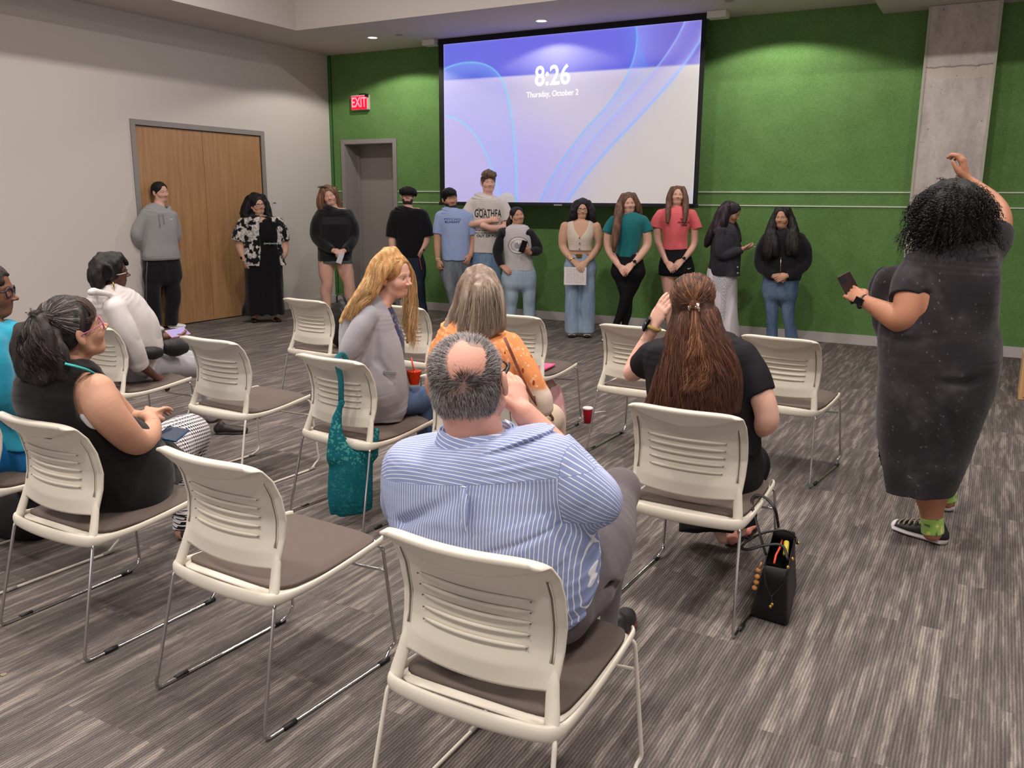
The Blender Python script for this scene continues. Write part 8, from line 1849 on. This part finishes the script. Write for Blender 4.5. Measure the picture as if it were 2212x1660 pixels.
# red cup with white lid
c = fl(1269, 914); o = empty('paper_cup', tuple(c), 0, 'red paper cup with a white lid standing on the carpet', 'cup')
MB().lathe([(.024, 0), (.026, .001), (.0365, .110), (.0365, .112)], n=32).build('cup', mat('cup_red', (170, 16, 34), .45), o, smooth=True)
MB().lathe([(.039, .108), (.040, .112), (.0385, .118), (.034, .121), (.030, .119), (.001, .119)], n=32, cap=False).build('lid', mat('lid_white', (232, 226, 224), .4), o, smooth=True)
# plastic spoon-like stick on the floor
a, b = fl(1284, 893), fl(1308, 890); t = tag(MB().tube([a+np.array([0, 0, .004]), b+np.array([0, 0, .004])], .004, 8).build('plastic_straw', mat('straw_white', (224, 216, 212), .4), None, smooth=True), 'short white straw lying on the carpet beside the red paper cup', 'straw')
# tumbler on the thigh
s = Frame(-2.86, 3.56); c = s.pp(895, 830, .0); o = empty('tumbler', tuple(c), 0, 'orange-red textured tumbler with a straw on the lap of the blonde woman', 'tumbler')
S_ = s.sc(c); prof = [(.026, 0)]+[(.026+.013*k/12+(.0012 if k % 2 else 0), .003+.062*k/12) for k in range(13)]+[(.041, .068), (.041, .074), (.036, .076), (.001, .076)]
MB().lathe(prof, n=24).build('cup', mat('metallic_orange', (214, 66, 30), .25, metal=.75, bump=.6, bscale=160), o, smooth=True)
MB().tube([(0.0, 0, .07), (-.018, 0, .145)], .0045, 8).build('straw', mat('straw_coral', (212, 90, 74), .4), o, smooth=True)
# far chairs' belongings
cx, cy, cd = CHAIRS['C11']; th = math.radians(cd); loc11 = lambda x, y, z: np.array([cx+x*math.cos(th)-y*math.sin(th), cy+x*math.sin(th)+y*math.cos(th), z])
o = empty('folder', tuple(loc11(.02, .27, .452)), th+.15, 'bright pink folder lying on the seat of a far-row chair', 'folder')
MB().box(-.14, .16, -.12, .12, .012, .026).build('folder_cover', mat('folder_pink', (236, 92, 140), .5), o, bevel=.003)
F = Field(); F.tube([loc11(.02, .42, .36), loc11(.08, .42, .24), loc11(.14, .40, .10), loc11(.14, .40, .06)], [.07, .10, .11, .09], [.08, .11, .11, .09], (0, 1, 0), 0, 3); F.cut((0, 0, .003), (0, 0, -1))
F.disp.append((lambda x, y, z: .010*np.sin(x*70+y*40+z*10)+.006*vnoise(x*25, y*25, z*10), .02))
pk = solid('tote_bag', F, .007, vcmat('pink_cotton', .85, .1, bump=.2, bscale=120), 'pale pink floral cloth bag slumped under the far-row chair with the pink folder', 'bag', col=(206, 158, 158), colf=lambda V, c: c*(1-(k := np.clip((vnoise(V[:, 0]*22, V[:, 1]*22, V[:, 2]*22)-.25)*4, 0, .8)[:, None]))+np.array(s2l((224, 204, 196)))*k)
F = Field(); F.ell(loc11(-.08, .30, .10), (.10, .07, .09), k=0); F.cut((0, 0, .003), (0, 0, -1)); solid('floral_pouch', F, .006, vcmat('black_floral', .7, .2), 'small black floral pouch under the far-row chair with the pink folder', 'bag', col=(22, 20, 24), colf=lambda V, c: np.where((vnoise(V[:, 0]*60, V[:, 1]*60, V[:, 2]*60) > .45)[:, None], np.array(s2l((206, 170, 130))), c))
cx, cy, cd = CHAIRS['C8']; th8 = math.radians(cd); loc8 = lambda x, y, z: np.array([cx+x*math.cos(th8)-y*math.sin(th8), cy+x*math.sin(th8)+y*math.cos(th8), z])
F = Field(); F.tube([loc8(.15, .34, .53), loc8(.15, .35, .62), loc8(.15, .36, .74), loc8(.15, .37, .80)], [.12, .14, .13, .08], [.08, .09, .08, .05], (1, 0, 0), 0, 3); F.cut((0, 0, .468), (0, 0, -1)); F.disp.append((lambda x, y, z: .006*vnoise(x*25, y*25, z*12), .02))
bp_ = solid('backpack', F, .007, mat('black_nylon', (24, 22, 25), .55, bump=.2, bscale=60), 'black backpack sitting on the farthest-left chair by the green wall', 'backpack')
MB().tube(catmull([loc8(.10, .33, .80), loc8(.12, .31, .87), loc8(.18, .31, .88), loc8(.21, .33, .80)], 5), .010, 8, flat=(1, .4)).build('carry_handle', M_black, bp_, smooth=True, world=True)
MB().tube(catmull([loc8(.20, .27, .78), loc8(.26, .25, .66), loc8(.24, .26, .54)], 5), .014, 8, flat=(1, .3)).build('shoulder_strap', M_black, bp_, smooth=True, world=True)
# brown-handled bag at the left edge
F = Field(); a = fl(40, 1160); F.tube([a+np.array([-.12, .0, .12]), a+np.array([.06, .03, .13]), a+np.array([.10, .04, .12])], [.11, .12, .09], [.14, .15, .12], (0, 1, 0), 0, 3); F.cut((0, 0, .003), (0, 0, -1))
lb = solid('leather_bag', F, .008, M_leather, 'dark leather bag with brown handles under the chairs at the left edge', 'bag')
MB().tube(catmull([a+np.array([-.16, -.06, .26]), a+np.array([-.06, -.06, .33]), a+np.array([.05, -.04, .32]), a+np.array([.11, -.02, .25])], 6), .008, 8).build('handle', mat('brown_leather', (112, 58, 42), .5), lb, smooth=True, world=True)
# phone holder on the lap, box at right edge, coin
s = Frame(-2.93, 2.12); phone('smartphone', s.pp(372, 938, -.10), norm(s.pp(392, 925, -.2)-s.pp(355, 955, -.02)), s.U+s.T*.5, 'dark blue phone case on the houndstooth lap of the seated woman', (24, 70, 110), scr=mat('case_navy', (28, 44, 66), .4), L=.16, W=.09)
b0 = fl(2199, 864); o = empty('wooden_box', (b0[0], b0[1], 0), 0, 'pale wooden cabinet whose corner shows at the right edge', 'cabinet')
MB().box(0, .6, 0, .4, .002, .38).build('cabinet_body', mat('maple_veneer', (204, 164, 118), .5, var=.06, bscale=10, stretch=(20, 20, 1)), o, bevel=.003)
MB().box(.03, .57, -.018, -.001, .03, .35).build('cabinet_door', mat('maple_veneer', (204, 164, 118), .5), o, bevel=.002)
c = fl(8, 1459); o = tag(MB().lathe([(.001, .001), (.010, .001), (.010, .003), (.001, .003)], (c[0], c[1], 0), 20, cap=False).build('coin', mat('coin_dull', (170, 150, 130), .4, metal=.6), None, smooth=False), 'small coin lying on the carpet at the left edge', 'coin')
print('vertices', sum(len(m.vertices) for m in bpy.data.meshes))
